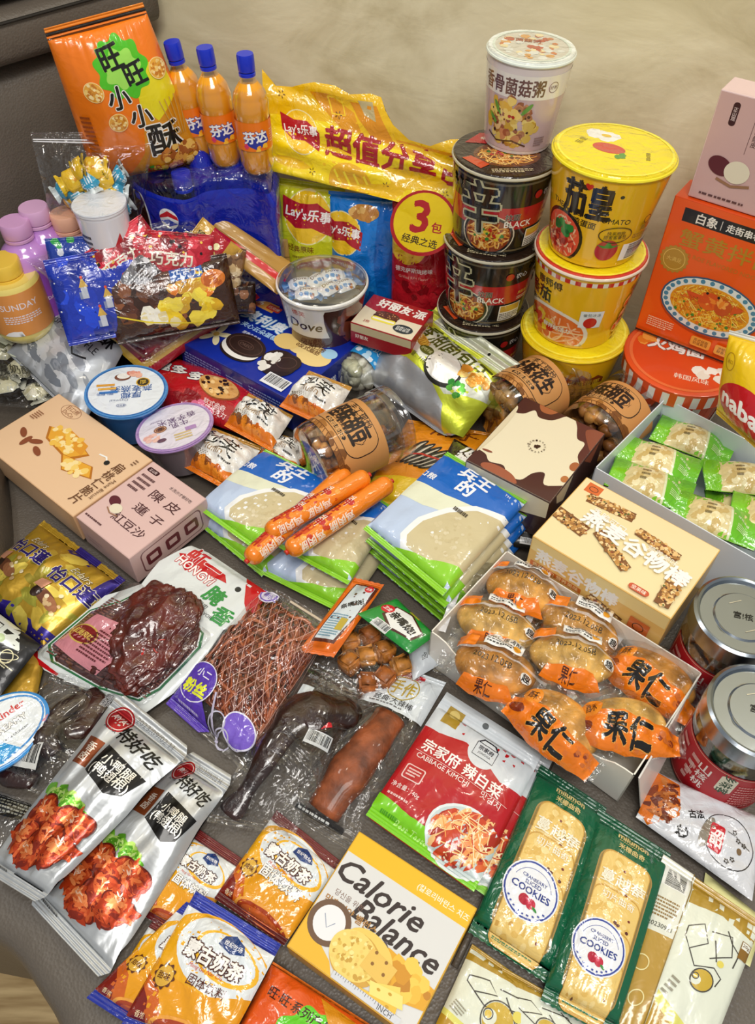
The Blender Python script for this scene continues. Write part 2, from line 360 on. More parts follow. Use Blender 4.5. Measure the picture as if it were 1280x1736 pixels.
def obox(name, label, cat, bc, X, Y, Z, W, H, h, top=None, sides=None, fin='card', base='#ffffff', group=None, sidecol=None):
    """box on bottom centre bc; X = right, Y = down the top face, Z = its outward normal"""
    X, Y, Z, bc = (np.array(q, float) for q in (X, Y, Z, bc)); bev = .0011
    me = bpy.data.meshes.new(name); bm = bmesh.new()
    vs = [bm.verts.new(sx*W/2*X+sy*H/2*Y+sz*h*Z) for sz in (0, 1) for sy in (-1, 1) for sx in (-1, 1)]
    for f in ((0, 1, 3, 2), (4, 6, 7, 5), (0, 4, 5, 1), (2, 3, 7, 6), (0, 2, 6, 4), (1, 5, 7, 3)): bm.faces.new([vs[i] for i in f])
    bmesh.ops.recalc_face_normals(bm, faces=bm.faces); bmesh.ops.bevel(bm, geom=bm.edges[:]+bm.verts[:], offset=bev, segments=2, affect='EDGES', profile=.6)
    bm.to_mesh(me); bm.free(); me.materials.append(M(sidecol or base, fin))
    for p in me.polygons: p.use_smooth = False
    root = link(name, me, None, bc); tag(root, label, cat, group); bpy.context.view_layer.update()
    sides = dict(sides or {})
    if top: sides['t'] = top
    fr = {'t': (-W/2*X-H/2*Y+h*Z, X, Y, W, H), 'f': (-W/2*X+H/2*Y+h*Z, X, -Z, W, h), 'b': (W/2*X-H/2*Y+h*Z, -X, -Z, W, h),
          'l': (-W/2*X-H/2*Y+h*Z, Y, -Z, H, h), 'r': (W/2*X+H/2*Y+h*Z, -Y, -Z, H, h)}
    o, e1, e2 = [], [], []
    nm = {'t': 'top_panel', 'f': 'front_panel', 'b': 'back_panel', 'l': 'side_panel', 'r': 'side_panel'}
    for k, fn in sides.items():
        oo, ux, uy, w, hh = fr[k]; g = bev
        a = Art(w-2*g, hh-2*g, (base if k == 't' else (sidecol or base)), fin); fn(a); n = np.cross(ux, -uy)
        build(a, plane_surf(bc+oo+ux*g+uy*g+n*.00005, ux, uy), root, ((nm[k], 0, 1),), origin=bc, smooth=False)
    return root

def lathe(prof, seg=48, mats=(('#ffffff', 'hard'),), mi=None, name='m', caps=True):
    V = []; F = []; MI = []
    for r, z in prof:
        for k in range(seg): V.append((r*math.cos(2*PI*k/seg), r*math.sin(2*PI*k/seg), z))
    for i in range(len(prof)-1):
        for k in range(seg):
            F.append((i*seg+k, i*seg+(k+1) % seg, (i+1)*seg+(k+1) % seg, (i+1)*seg+k)); MI.append(mi[i] if mi else 0)
    if caps and prof[0][0] > 1e-5: F.append(tuple(range(seg))[::-1]); MI.append(MI[0])
    if caps is True and prof[-1][0] > 1e-5: F.append(tuple((len(prof)-1)*seg+k for k in range(seg))); MI.append(MI[-2])
    me = bpy.data.meshes.new(name); me.from_pydata(V, [], F)
    for m in mats: me.materials.append(M(*m))
    me.polygons.foreach_set('material_index', np.array(MI, dtype=np.int32)); me.polygons.foreach_set('use_smooth', np.ones(len(F), dtype=bool)); me.update()
    sm = me.attributes.get('sharp_edge')
    bm = bmesh.new(); bm.from_mesh(me); bmesh.ops.remove_doubles(bm, verts=bm.verts, dist=1e-6)
    for e in bm.edges:
        if len(e.link_faces) == 2 and e.calc_face_angle(0) > .6: e.smooth = False
    bm.to_mesh(me); bm.free(); return me
def cone_surf(r1, z1, r0, z0, th, W):
    """art hung from (r1,z1) down to (r0,z0), centred on angle th"""
    rm = (r1+r0)/2; H = math.hypot(r1-r0, z1-z0)
    def f(x, y):
        t = y/H; r = r1+(r0-r1)*t+.0003; a = th+(x-W/2)/rm; return np.column_stack([r*np.cos(a), r*np.sin(a), z1+(z0-z1)*t])
    return fd(f), H
def wrap_art(r1, z1, r0, z0, frac, base, fin='hard', seed=1):
    return Art(2*PI*(r1+r0)/2*frac, math.hypot(r1-r0, z1-z0), base, fin, seed=seed)
def tubemesh(pts, rad, seg=14, cap=True, name='tube', mats=(('#ffffff', 'plain'),)):
    pts = [Vector(p) for p in pts]; rad = rad if isinstance(rad, (list, tuple)) else [rad]*len(pts); V = []; F = []; up = Vector((0, 0, 1)); pr = None
    for i, p in enumerate(pts):
        d = (pts[min(i+1, len(pts)-1)]-pts[max(i-1, 0)]).normalized()
        if pr is None: a = d.cross(up) if abs(d.dot(up)) < .95 else d.cross(Vector((1, 0, 0)))
        else: a = pr-d*pr.dot(d)
        a.normalize(); b = d.cross(a); pr = a
        for k in range(seg): V.append(p+(a*math.cos(2*PI*k/seg)+b*math.sin(2*PI*k/seg))*rad[i])
    for i in range(len(pts)-1):
        for k in range(seg): F.append((i*seg+k, i*seg+(k+1) % seg, (i+1)*seg+(k+1) % seg, (i+1)*seg+k))
    if cap: F += [tuple(range(seg))[::-1], tuple((len(pts)-1)*seg+k for k in range(seg))]
    me = bpy.data.meshes.new(name); me.from_pydata([tuple(v) for v in V], [], F)
    for m in mats: me.materials.append(M(*m))
    me.polygons.foreach_set('use_smooth', np.ones(len(F), dtype=bool)); me.update(); return me
def blobmesh(items, mats, sub=2, rough=.12, seed=3, name='heap'):
    """items: (centre, (rx,ry,rz), rotz, tilt, mat index) noisy ellipsoids in one mesh"""
    bm = bmesh.new(); r = random.Random(seed)
    for c, s, rz, tl, mi in items:
        m = Matrix.Translation(c) @ Matrix.Rotation(rz, 4, 'Z') @ Matrix.Rotation(tl, 4, 'X') @ Matrix.Diagonal((*s, 1))
        g = bmesh.ops.create_icosphere(bm, subdivisions=sub, radius=1)
        w = [Vector((r.uniform(-3, 3), r.uniform(-3, 3), r.uniform(-3, 3))) for _ in range(4)]
        for v in g['verts']:
            k = 1+rough*sum(math.sin(q.dot(v.co)*1.3+q.x) for q in w)/2; v.co = m @ (v.co*k)
        for f in {f for v in g['verts'] for f in v.link_faces}: f.material_index = mi; f.smooth = True
    me = bpy.data.meshes.new(name); bm.to_mesh(me); bm.free()
    for m in mats: me.materials.append(M(*m))
    return me
def lump(name, rad, mat, seed=1, amp=.3, freq=1.1, fine=.06, sub=6, flat=0):
    from mathutils import noise
    bm = bmesh.new(); bmesh.ops.create_icosphere(bm, subdivisions=sub, radius=1); o = Vector((seed*3.7, seed*1.3, seed*5.1))
    for v in bm.verts:
        n = v.co.normalized(); k = 1+amp*noise.noise(n*freq+o)+fine*noise.fractal(n*4+o, 1, 2, 4)-fine*1.6*abs(noise.noise(n*2.6+o*2)); v.co = Vector((n.x*rad[0]*k, n.y*rad[1]*k, n.z*rad[2]*(1+(k-1)*1.6)))
    for f in bm.faces: f.smooth = True
    me = bpy.data.meshes.new(name); bm.to_mesh(me); bm.free(); me.materials.append(M(*mat)); return me
def frame(o, x, z):
    """matrix at o with local X along x and local Z close to z"""
    x = Vector(x).normalized(); y = Vector(z).cross(x).normalized(); z = x.cross(y); m = Matrix.Identity(4)
    for i in range(3): m[i][0], m[i][1], m[i][2], m[i][3] = x[i], y[i], z[i], o[i]
    return m
def bend(me, f):
    for v in me.vertices: v.co = f(v.co)
    me.update()
# ------------------------------------------------------------------ setting
def pmesh(name, V, F, mat, smooth=False):
    me = bpy.data.meshes.new(name); me.from_pydata([tuple(v) for v in V], [], F); me.materials.append(mat)
    if smooth: me.polygons.foreach_set('use_smooth', np.ones(len(F), dtype=bool))
    me.update(); return me
def plaster():
    m = bpy.data.materials.new('wall_plaster'); m.use_nodes = True; nt = m.node_tree; b = nt.nodes['Principled BSDF']; b.inputs['Roughness'].default_value = .42
    tc = nt.nodes.new('ShaderNodeTexCoord'); n = nt.nodes.new('ShaderNodeTexNoise'); n.inputs['Scale'].default_value = 5; n.inputs['Detail'].default_value = 9; n.inputs['Roughness'].default_value = .62; n.inputs['Distortion'].default_value = 1.2
    mp = nt.nodes.new('ShaderNodeMapping'); mp.inputs['Scale'].default_value = (1, 1, 1.9)
    r = nt.nodes.new('ShaderNodeValToRGB'); e = r.color_ramp.elements; e[0].position = .3; e[0].color = lin('#cdbf96'); e[1].position = .72; e[1].color = lin('#f8eecb'); x = e.new(.5); x.color = lin('#e6dab4')
    n2 = nt.nodes.new('ShaderNodeTexNoise'); n2.inputs['Scale'].default_value = 14; n2.inputs['Detail'].default_value = 7; n2.inputs['Distortion'].default_value = .5
    u = nt.nodes.new('ShaderNodeBump'); u.inputs['Strength'].default_value = .22; u.inputs['Distance'].default_value = .006
    L = nt.links.new; L(tc.outputs['Object'], mp.inputs[0]); L(mp.outputs[0], n.inputs[0]); L(n.outputs['Fac'], r.inputs[0]); L(r.outputs[0], b.inputs['Base Color']); L(mp.outputs[0], n2.inputs[0]); L(n2.outputs['Fac'], u.inputs['Height']); L(u.outputs[0], b.inputs['Normal'])
    return m
def leather(c, name):
    m = bpy.data.materials.new(name); m.use_nodes = True; nt = m.node_tree; b = nt.nodes['Principled BSDF']; b.inputs['Roughness'].default_value = .42; b.inputs['Specular IOR Level'].default_value = .5
    b.inputs['Base Color'].default_value = lin(c); tc = nt.nodes.new('ShaderNodeTexCoord')
    v = nt.nodes.new('ShaderNodeTexVoronoi'); v.inputs['Scale'].default_value = 420; n = nt.nodes.new('ShaderNodeTexNoise'); n.inputs['Scale'].default_value = 14; n.inputs['Detail'].default_value = 4
    a = nt.nodes.new('ShaderNodeMath'); a.operation = 'MULTIPLY_ADD'; a.inputs[1].default_value = .12
    u = nt.nodes.new('ShaderNodeBump'); u.inputs['Strength'].default_value = .45; u.inputs['Distance'].default_value = .006; L = nt.links.new
    L(tc.outputs['Object'], v.inputs['Vector']); L(tc.outputs['Object'], n.inputs['Vector']); L(v.outputs['Distance'], a.inputs[0]); L(n.outputs['Fac'], a.inputs[2]); L(a.outputs[0], u.inputs['Height']); L(u.outputs[0], b.inputs['Normal'])
    return m
def woodfloor():
    m = bpy.data.materials.new('wood_floor'); m.use_nodes = True; nt = m.node_tree; b = nt.nodes['Principled BSDF']; b.inputs['Roughness'].default_value = .35
    tc = nt.nodes.new('ShaderNodeTexCoord'); mp = nt.nodes.new('ShaderNodeMapping'); mp.inputs['Scale'].default_value = (3, 30, 3); mp.inputs['Rotation'].default_value = (0, 0, .4)
    n = nt.nodes.new('ShaderNodeTexNoise'); n.inputs['Scale'].default_value = 3; n.inputs['Detail'].default_value = 6; r = nt.nodes.new('ShaderNodeValToRGB'); r.color_ramp.elements[0].color = lin('#9a7c50'); r.color_ramp.elements[1].color = lin('#d9bd8b'); r.color_ramp.elements[0].position = .3; r.color_ramp.elements[1].position = .7
    L = nt.links.new; L(tc.outputs['Object'], mp.inputs[0]); L(mp.outputs[0], n.inputs[0]); L(n.outputs['Fac'], r.inputs[0]); L(r.outputs[0], b.inputs['Base Color']); return m
WA = math.radians(-15)
wd = Vector((math.cos(WA), math.sin(WA), 0)); wp = Vector((0, 1.03, 0))
a_, b_ = wp-wd*2.2, wp+wd*2.2; nb = Vector((-wd.y, wd.x, 0))*.1
V = [a_+Vector((0, 0, -.45)), b_+Vector((0, 0, -.45)), b_+Vector((0, 0, 2)), a_+Vector((0, 0, 2))]; V += [v+nb for v in V]
wm = pmesh('wall_back', V, [(0, 1, 2, 3), (7, 6, 5, 4), (0, 4, 5, 1), (1, 5, 6, 2), (2, 6, 7, 3), (3, 7, 4, 0)], plaster()); o = link('wall_back', wm); o['kind'] = 'structure'
fm = pmesh('floor', [(-2.5, -2.5, -.45), (2.5, -2.5, -.45), (2.5, 2.2, -.45), (-2.5, 2.2, -.45)], [(0, 1, 2, 3)], woodfloor()); o = link('floor', fm); o['kind'] = 'structure'
LE = leather('#5d554c', 'brown_grey_leather'); LD = leather('#554d44', 'dark_leather')
sofa = empty('sofa', 'brown grey leather sofa that carries all the snacks', 'sofa', (0, .4, -.45)); bpy.context.view_layer.update()
def soft_slab(name, outline, z0, z1, bev, mat, seams=()):
    """rounded leather slab from a plan outline"""
    bm = bmesh.new(); lo = [bm.verts.new((x, y, z0)) for x, y in outline]; hi = [bm.verts.new((x, y, z1)) for x, y in outline]; n = len(outline)
    bm.faces.new(hi); bm.faces.new(lo[::-1])
    for i in range(n): bm.faces.new((lo[i], lo[(i+1) % n], hi[(i+1) % n], hi[i]))
    bmesh.ops.recalc_face_normals(bm, faces=bm.faces)
    bmesh.ops.bevel(bm, geom=bm.edges[:], offset=bev, segments=6, affect='EDGES', profile=.5)
    me = bpy.data.meshes.new(name); bm.to_mesh(me); bm.free(); me.materials.append(mat)
    for p in me.polygons: p.use_smooth = True
    me.transform(Matrix.Translation(-sofa.location)); o = link(name, me, sofa); return o
e0, e1, e2 = P(-70, 1560, 0), P(16, 1612, 0), P(98, 1740, 0)
soft_slab('seat', [(-1.5, .25), (e0.x-.6, e0.y+.1), (e0.x, e0.y), (e1.x, e1.y), (e2.x, e2.y), (e2.x+.05, e2.y-.12), (e2.x+.07, -.35), (1.3, -.35), (1.3, .62), (-.15, 1.01), (-1.5, 1.3)], -.3, 0, .018, LE)
soft_slab('base', [(-1.45, .3), (-.33, .2), (-.2, -.3), (1.25, -.3), (1.25, .6), (-.2, 1.0), (-1.45, 1.28)], -.45, -.29, .02, LD)
# the leaning backrest on the left, two padded rolls with a stitched seam between
cr = Vector((-.27, 1.085, 0)); bd = Vector((-.72, -.69, 0)).normalized(); bn = Vector((bd.y, -bd.x, 0)); bn = -bn if bn.dot(Vector((1, -1, 0))) < 0 else bn
def roll(name, prof, mat, l0=.0, l1=1.2):
    V = []; F = []; n = len(prof); K = 24
    for k in range(K+1):
        t = l0+(l1-l0)*k/K
        for d, z in prof: V.append(cr+bd*t+bn*d+Vector((0, 0, z))-sofa.location)
    for k in range(K):
        for i in range(n): F.append((k*n+i, k*n+(i+1) % n, (k+1)*n+(i+1) % n, (k+1)*n+i))
    F += [tuple(range(n))[::-1], tuple(K*n+i for i in range(n))]
    me = bpy.data.meshes.new(name); me.from_pydata([tuple(v) for v in V], [], F); me.materials.append(mat); bm = bmesh.new(); bm.from_mesh(me); bmesh.ops.recalc_face_normals(bm, faces=bm.faces); bm.to_mesh(me); bm.free()
    for p in me.polygons: p.use_smooth = len(p.vertices) < 5
    return link(name, me, sofa)
def oval(z0, z1, d0, d1, p=.55, n=26):
    r = []
    for k in range(n):
        t = 2*PI*k/n; c, s = math.cos(t), math.sin(t); r.append(((d0+d1)/2+(d1-d0)/2*math.copysign(abs(c)**p, c), (z0+z1)/2+(z1-z0)/2*math.copysign(abs(s)**p, s)))
    return r
LB = leather('#665d53', 'grey_leather')
roll('backrest', oval(-.02, .335, -.09, .0), LB)
roll('headrest', oval(.338, .395, -.09, .012), LB); roll('top_roll', oval(.398, .60, -.1, .02), LB)
hr = bpy.data.objects['headrest']; st_ = roll('stitching', [(.0125, .383), (.0145, .384), (.0145, .3855), (.0125, .3865)], M('#2c2823', 'matte')); st_.parent = hr
# seat bolster seen at the left edge
c = P(-100, 885, .005)
bm = bmesh.new(); bmesh.ops.create_uvsphere(bm, u_segments=40, v_segments=24, radius=1)
for v in bm.verts:
    q = v.co; q = Vector([math.copysign(abs(k)**.7, k) for k in q]); q = Vector((q.x*.075, q.y*.16, q.z*.055)); q.rotate(Matrix.Rotation(.35, 3, 'Z')); v.co = q+c-sofa.location
me = bpy.data.meshes.new('bolster'); bm.to_mesh(me); bm.free(); me.materials.append(LD)
for p in me.polygons: p.use_smooth = True
link('bolster', me, sofa)
# piping seam across the seat
a0, b0 = P(935, 1290, 0), P(770, 1640, 0)
me = tubemesh([a0.lerp(b0, k/10)+Vector((0, 0, .001)) for k in range(11)], .003, 8); me.materials.clear(); me.materials.append(LD); me.transform(Matrix.Translation(-sofa.location)); link('piping', me, sofa)
# ------------------------------------------------------------------ back row: cups, boxes, bottles, chips
def face_cam(loc): return math.atan2(-loc[1], -loc[0])
def wrapped(root, a, r1, z1, r0, z0, th, name='printed_sleeve', nv=3):
    s, H = cone_surf(r1, z1, r0, z0, th, a.W); n = max(6, int(a.W/((r1+r0)/2)/.12)); me = build(a, s, root, ((name, 0, 1),), n, nv, origin=(0, 0, 0)); return me[0]
def lid_art(root, a, z, th, name='lid_print', R=None):
    """flat print on a horizontal disc; th = direction the text's foot points to"""
    d = np.array((math.cos(th), math.sin(th), 0)); x = np.array((-d[1], d[0], 0))
    o = -x*a.W/2-d*a.H/2+np.array((0, 0, z)); return build(a, plane_surf(o, x, d), root, ((name, 0, 1),), origin=(0, 0, 0), smooth=False)[0]
def cup(name, label, cat, loc, rt, rb, h, bodycol, lidcol, sleeve, lid, rot=0, lean=(0, 0), group=None, rimcol='#f2efe6', z0f=.05, z1f=.93, frac=.75, lidR=1.0, bodyfin='hard', lidfin='wrap', lidth=None, opentop=False):
    root = empty(name, label, cat, group=group, mat=Matrix.Translation(loc) @ Matrix.Rotation(lean[0], 4, 'X') @ Matrix.Rotation(lean[1], 4, 'Y'))
    R = lambda z: rb+(rt-rb)*z/h
    link('body', lathe([(rb*.9, .004), (rb*.93, 0), (rb, .001), (R(h*.04), h*.04), (R(h*.95), h*.95), (rt*.985, h*.965)], 56, [(bodycol, bodyfin)], caps=1 if opentop else True), root)
    link('rim', lathe([(rt*.97, h*.955), (rt*1.015, h*.962), (rt*1.028, h*.975), (rt*1.02, h*.99), (rt*.985, h)], 56, [(rimcol, 'hard')], caps=not opentop), root)
    l = link('lid', lathe([(rt*.99*lidR, h*.992), (rt*lidR, h*.998), (rt*.985*lidR, h+.0012), (1e-6, h+.0012)], 56, [(lidcol, lidfin)]), root)
    th = face_cam(loc)+rot
    if sleeve:
        a = wrap_art(R(h*z1f), h*z1f, R(h*z0f), h*z0f, frac, bodycol, bodyfin, seed=len(name)+int(loc[0]*100)); sleeve(a)
        o = wrapped(root, a, R(h*z1f), h*z1f, R(h*z0f), h*z0f, th)
    if lid:
        a = Art(2*rt*.97, 2*rt*.97, None, lidfin); a.ell(.5, .5, .5, lidcol, n=40); lid(a); lid_art(root, a, h+.0014, face_cam(loc) if lidth is None else lidth).parent = l
    return root
NOOD = ['#e9b45a', '#d8943a', '#f0c878', '#c97a2c']
def bowlpic(a, u, v, r, rim='#1b1b1b', soup='#8a3a16', cols=NOOD, ry=None, top=('#2f7a2c', '#b8281c', '#d8c23a'), rot=0):
    ry = ry or r*.78
    a.ell(u, v, r, '#d9cdb0', ry=ry, rot=rot); a.ell(u, v, r*.95, rim, ry=ry*.95, rot=rot); a.ell(u, v, r*.86, soup, ry=ry*.84, rot=rot)
    a.noodles(u, v, r*.84, cols, 60, r*.05, ry=ry*.8, rot=rot); a.blobs(u, v-r*.1, r*.55, list(top), 22, r*.07, ry=ry*.35, rot=rot)
def shin(a):
    a.poly([(0, .34), (1, .34), (1, .66), (0, .66)], '#b3161f')
    a.poly([(0, 0), (1, 0), (1, .03), (0, .03)], '#5a5442'); a.rect(0, .97, 1, 1, '#6a5b3a')
    for o in (0, .47):
        u = .25+o
        bowlpic(a, u+.02, .76, .105, ry=.085)
        a.t('辛', u-.02, .37, .14, '#101010', h=.2, out='#b9b48e', ow=.045, b=.03, rot=-4)
        a.t('拉面', u+.105, .47, .055, '#101010', b=.02, out='#e6dcc4', ow=.03); a.t('BLACK', u+.13, .575, .105, '#f4ecdc', b=.02)
        a.ell(u+.19, .19, .016, '#b3161f'); a.t('农心', u+.24, .19, .05, '#e8e4dc', b=.01)
        a.rect(u+.17, .68, u+.27, .95, '#e9e2cf'); a.rect(u+.175, .69, u+.265, .8, '#c9a03a'); a.micro(u+.175, .82, u+.265, .94, 4, '#3a3020')
        a.t('黑蒜浓汤', u+.27, .5, .06, '#e9c34a', b=.01); a.micro(u+.24, .56, u+.3, .62, 2, '#e8d8b0')
        a.blobs(u-.12, .15, .06, ['#3a3a30', '#50503e', '#2a2a22'], 14, .012, ry=.02)
def shinlid(a):
    a.ell(.5, .5, .49, '#2a1c14'); a.ell(.5, .56, .33, '#6b3a1c', ry=.25); a.noodles(.5, .56, .3, NOOD, 90, .012, ry=.22)
    a.poly([(.12, .3), (.3, .1), (.7, .1), (.88, .3), (.5, .36)], '#b3161f'); a.t('辛拉面 BLACK', .5, .22, .42, '#f2e8d0', b=.02)
    a.poly([(.05, .62), (.2, .84), (.3, .76), (.14, .58)], '#c8491e'); a.micro(.3, .85, .7, .93, 3, '#d8c8a0'); a.blobs(.5, .5, .2, ['#3a7a2a', '#c03020'], 16, .02, ry=.12)
sx, sy, sh_ = .134, .85, .095
lbl = ['black spicy noodle cup with a red band, bottom of its stack of three, mostly hidden', 'black spicy noodle cup with a red band, in the middle of its stack of three', 'black spicy noodle cup with a red band, right under the white porridge cup']
src = cup('noodle_cup', lbl[0], 'cup noodles', (sx, sy, 0), .057, .048, sh_, '#191712', '#2a1c14', shin, shinlid, rot=.95, rimcol='#b9b39c', frac=.92, group='black spicy noodle cups')
for k in (1, 2):
    c = copy_tree(src); c.location = (sx+(-.001, .001, .003)[k], sy+.002*k, (sh_+.0015)*k+.0003); c.rotation_euler = (0, .012*k, (.0, -.12, .22)[k]); c['label'] = lbl[k]
# white porridge cup
def porridge(a):
    a.rect(0, 0, 1, .3, '#e9e4dc'); a.rect(0, .3, 1, 1, '#c7aeb0')
    a.t('香骨菌菇粥', .45, .155, .42, '#6a4a48', b=.03, h=.105); a.ring(.72, .15, .035, .004, '#7a5a58'); a.t('好粥', .72, .15, .05, '#7a5a58')
    a.blobs(.47, .7, .19, ['#c9a03a', '#d8b85a', '#a8742c', '#e8cf7a'], 50, .035, ry=.1)
    a.blobs(.47, .58, .13, ['#9a5a3c', '#c98a5c', '#b07a50', '#e3bb80'], 45, .026, ry=.14); a.blobs(.42, .5, .1, ['#e2b23a', '#f0d070'], 14, .03, ry=.09)
    for x, y, r in ((.37, .46, 60), (.57, .42, -50), (.34, .62, 40)): a.ell(x, y, .05, '#5f9a3a', ry=.014, rot=r)
    a.blobs(.47, .6, .15, ['#7a2a1c', '#3d1c16', '#b02a1c'], 16, .011, ry=.16); a.line([(.3, .82), (.38, .9), (.5, .86), (.6, .92)], .01, '#4a2a1a')
    a.micro(.66, .8, .74, .93, 4, '#8a7070')
def porlid(a):
    a.ell(.5, .5, .45, '#cfc9b8'); a.blobs(.5, .5, .36, ['#d9a05a', '#c97a4a', '#e8d8a8', '#b8543a', '#dcdcd0'], 60, .05); a.ring(.5, .5, .46, .03, '#d9e2d2'); a.t('菌菇粥', .45, .35, .3, '#a04a3a', b=.02)
cup('porridge_cup', 'white and mauve mushroom porridge cup standing on the stack of black cups', 'cup', (sx+.020, sy+.032, 3*sh_+.0045), .045, .036, .094, '#d8ccca', '#e9ede4', porridge, porlid, rot=-.15, lean=(0, .03), rimcol='#e4ebe0', frac=.62, z1f=.88)
# yellow cups
def king(a):
    a.t('茄皇', .27, .235, .2, '#16120c', b=.05, h=.155); a.ell(.395, .13, .008, '#16120c')
    a.t('THE KING OF TOMATO', .285, .41, .36, '#1b140a', b=.01, rot=4); a.t('茄皇鸡蛋面', .24, .5, .17, '#1b140a', b=.02, rot=4); a.t('♥', .27, .07, .03, '#c8281c')
    a.ell(.17, .755, .115, '#1c1a14', ry=.125); a.ell(.17, .755, .1, '#e8573a', ry=.11); a.noodles(.17, .76, .095, ['#f0b48a', '#e88a5a', '#c23a28', '#f4c8a0'], 60, .007, ry=.1); a.blobs(.16, .8, .07, ['#b8281c', '#d8452c', '#9c2018'], 30, .014, ry=.05); a.blobs(.18, .65, .05, ['#2f8a3a', '#1f6a2c'], 10, .018, ry=.025)
    a.ell(.4, .8, .052, '#b92434'); a.poly([(.4, .68), (.42, .74), (.46, .73), (.42, .77), (.38, .77), (.35, .73), (.385, .74)], '#3f8a34')
    a.ring(.42, .6, .075, .004, '#1b140a', ry=.04); a.t('快来抱抱\n甜蜜蜜番茄', .42, .6, .1, '#3a2a14')
    a.rect(.63, .1, .64, .98, '#c98a1c'); a.rect(.7, 0, 1, 1, '#d8861c'); a.micro(.72, .1, .98, .9, 26, '#7a4a14'); a.ring(.55, .44, .02, .004, '#3a2a14'); a.rect(.53, .5, .58, .57, '#8a6a1c'); a.micro(.5, .6, .6, .66, 3, '#3a2a14'); a.bar(.55, .83, .085, .16, rot=90, bg='#f2f0ea')
def kinglid(a):
    a.ell(.5, .5, .49, '#f3dc1c'); a.blobs(.34, .3, .1, ['#f4f2ea'], 16, .06, ry=.05); a.ell(.36, .3, .045, '#e9c23a', ry=.03); a.ell(.45, .52, .14, '#cf4a3a', ry=.09); a.blobs(.58, .6, .05, ['#5a9a3a'], 6, .03)
    a.t('番茄鸡蛋', .78, .5, .15, '#8a7a10', b=.02, rot=75); a.t('茄皇', .2, .5, .13, '#8a7a10', rot=-80); a.ring(.5, .5, .49, .02, '#fff04a')
def beef(a):
    a.rect(0, 0, 1, .06, '#c8281c'); 
    for k in range(24): a.rect(k/24, 0, k/24+.02, .06, '#e8e0d0', same=k > 0)
    a.t('康师傅', .2, .17, .13, '#1a140a', b=.03, rot=-4); a.t('番茄', .14, .36, .15, '#16120c', b=.04); a.t('炖牛肉面', .17, .57, .22, '#16120c', b=.035, out='#f4e8c0', ow=.03)
    a.ell(.22, .85, .2, '#e9e2d0', ry=.13); a.ell(.22, .84, .18, '#e0702a', ry=.11); a.noodles(.25, .85, .16, ['#f0b48a', '#e89a5a', '#f4cf9a'], 40, .008, ry=.09); a.blobs(.14, .82, .09, ['#c8321c', '#d8502c', '#e9c23a'], 24, .025, ry=.06)
    a.t('鲜拌好活力', .26, .78, .14, '#f8f0e0', b=.03, out='#8a4a14', ow=.03); a.rect(.36, .42, .46, .68, '#e3eae6'); a.ell(.41, .6, .03, '#c8281c'); a.t('番茄浓汤', .41, .48, .075, '#2a3a3a')
    a.t('美味的秘密', .67, .2, .2, '#1a140a', b=.03)
    for x, y in ((.6, .4), (.7, .34), (.6, .58), (.7, .55), (.58, .76), (.69, .76), (.62, .92)): a.ell(x, y, .04, '#f0c060', ry=.038); a.blobs(x, y, .03, ['#c8321c', '#e0702a', '#f0d090'], 12, .012); a.micro(x-.03, y+.045, x+.03, y+.07, 1, '#5a2a10')
    a.rect(.78, 0, 1, 1, '#c87a1c')
def kong(a):
    a.t('茄皇', .12, .4, .12, '#16120c', b=.04); a.t('THE KING', .12, .58, .12, '#1b140a', b=.01)
    a.poly([(.46, .33), (.5, .24), (.54, .3), (.58, .2), (.62, .3), (.66, .24), (.7, .33), (.7, .42), (.46, .42)], '#8a3a14'); a.t('茄皇鸡蛋面', .58, .375, .2, '#f0c830', b=.01)
    a.line([(.5, .98), (.5, .5), (.66, .5), (.66, .98)], .005, '#8a5a14'); a.t('好味鸡蛋\n浓情番茄', .58, .62, .12, '#7a4a14', b=.01); a.t('番茄鸡蛋', .84, .6, .12, '#7a4a14')
yx, yy = .242, .80
cup('noodle_cup', 'yellow tomato egg noodle cup at the bottom of the yellow stack, behind the lying jars', 'cup noodles', (yx, yy, 0), .0645, .05, .098, '#eab414', '#f0cf1c', kong, kinglid, rot=.0, rimcol='#f0cf1c', frac=.7, group='yellow tomato noodle cups')
cup('noodle_cup', 'yellow beef noodle cup with a striped lid edge, in the middle of the yellow stack', 'cup noodles', (yx-.002, yy+.004, .0998), .0625, .048, .106, '#edb91c', '#d83c28', beef, kinglid, rot=.75, lean=(0, .01), rimcol='#e9d7c0', frac=.75, group='yellow tomato noodle cups')
cup('noodle_cup', 'yellow noodle cup with KING OF TOMATO print, topmost of the yellow stack', 'cup noodles', (yx-.003, yy+.004, .2075), .063, .047, .107, '#eeb81a', '#f3dc1c', king, kinglid, rot=.78, lean=(-.02, .035), rimcol='#f6e22a', frac=.72, group='yellow tomato noodle cups', lidth=face_cam((yx, yy))-.2)
# striped bucket
def bucket(a):
    a.rect(0, 0, 1, 1, '#b5381c'); a.rect(0, 0, .24, 1, '#3a4a2c'); a.poly([(.12, 0), (.3, .5), (.26, 1), (0, 1), (0, 0)], '#2a2a24'); a.t('韩式', .1, .4, .12, '#e8e0cc', b=.02); a.blobs(.3, .5, .08, ['#4a9a3a', '#78b84a', '#e8d8a0'], 20, .025, ry=.2)
    a.rect(.45, .2, .72, 1, '#d8491e')
    for k in range(8): a.rect(.42+k*.07, 0, .455+k*.07, .9, '#e8e4da' if k % 2 else '#d8491e', same=False)
bk = cup('noodle_bucket', 'orange and white striped noodle bucket under the orange box', 'noodle bowl', (.362, .742, 0), .066, .05, .098, '#b5381c', '#e2551c', bucket, None, rot=-.1, rimcol='#e2551c', frac=.7, lidR=1.05)
a = wrap_art(.0705, .1005, .0685, .08, 1, '#df4f1a', 'card')
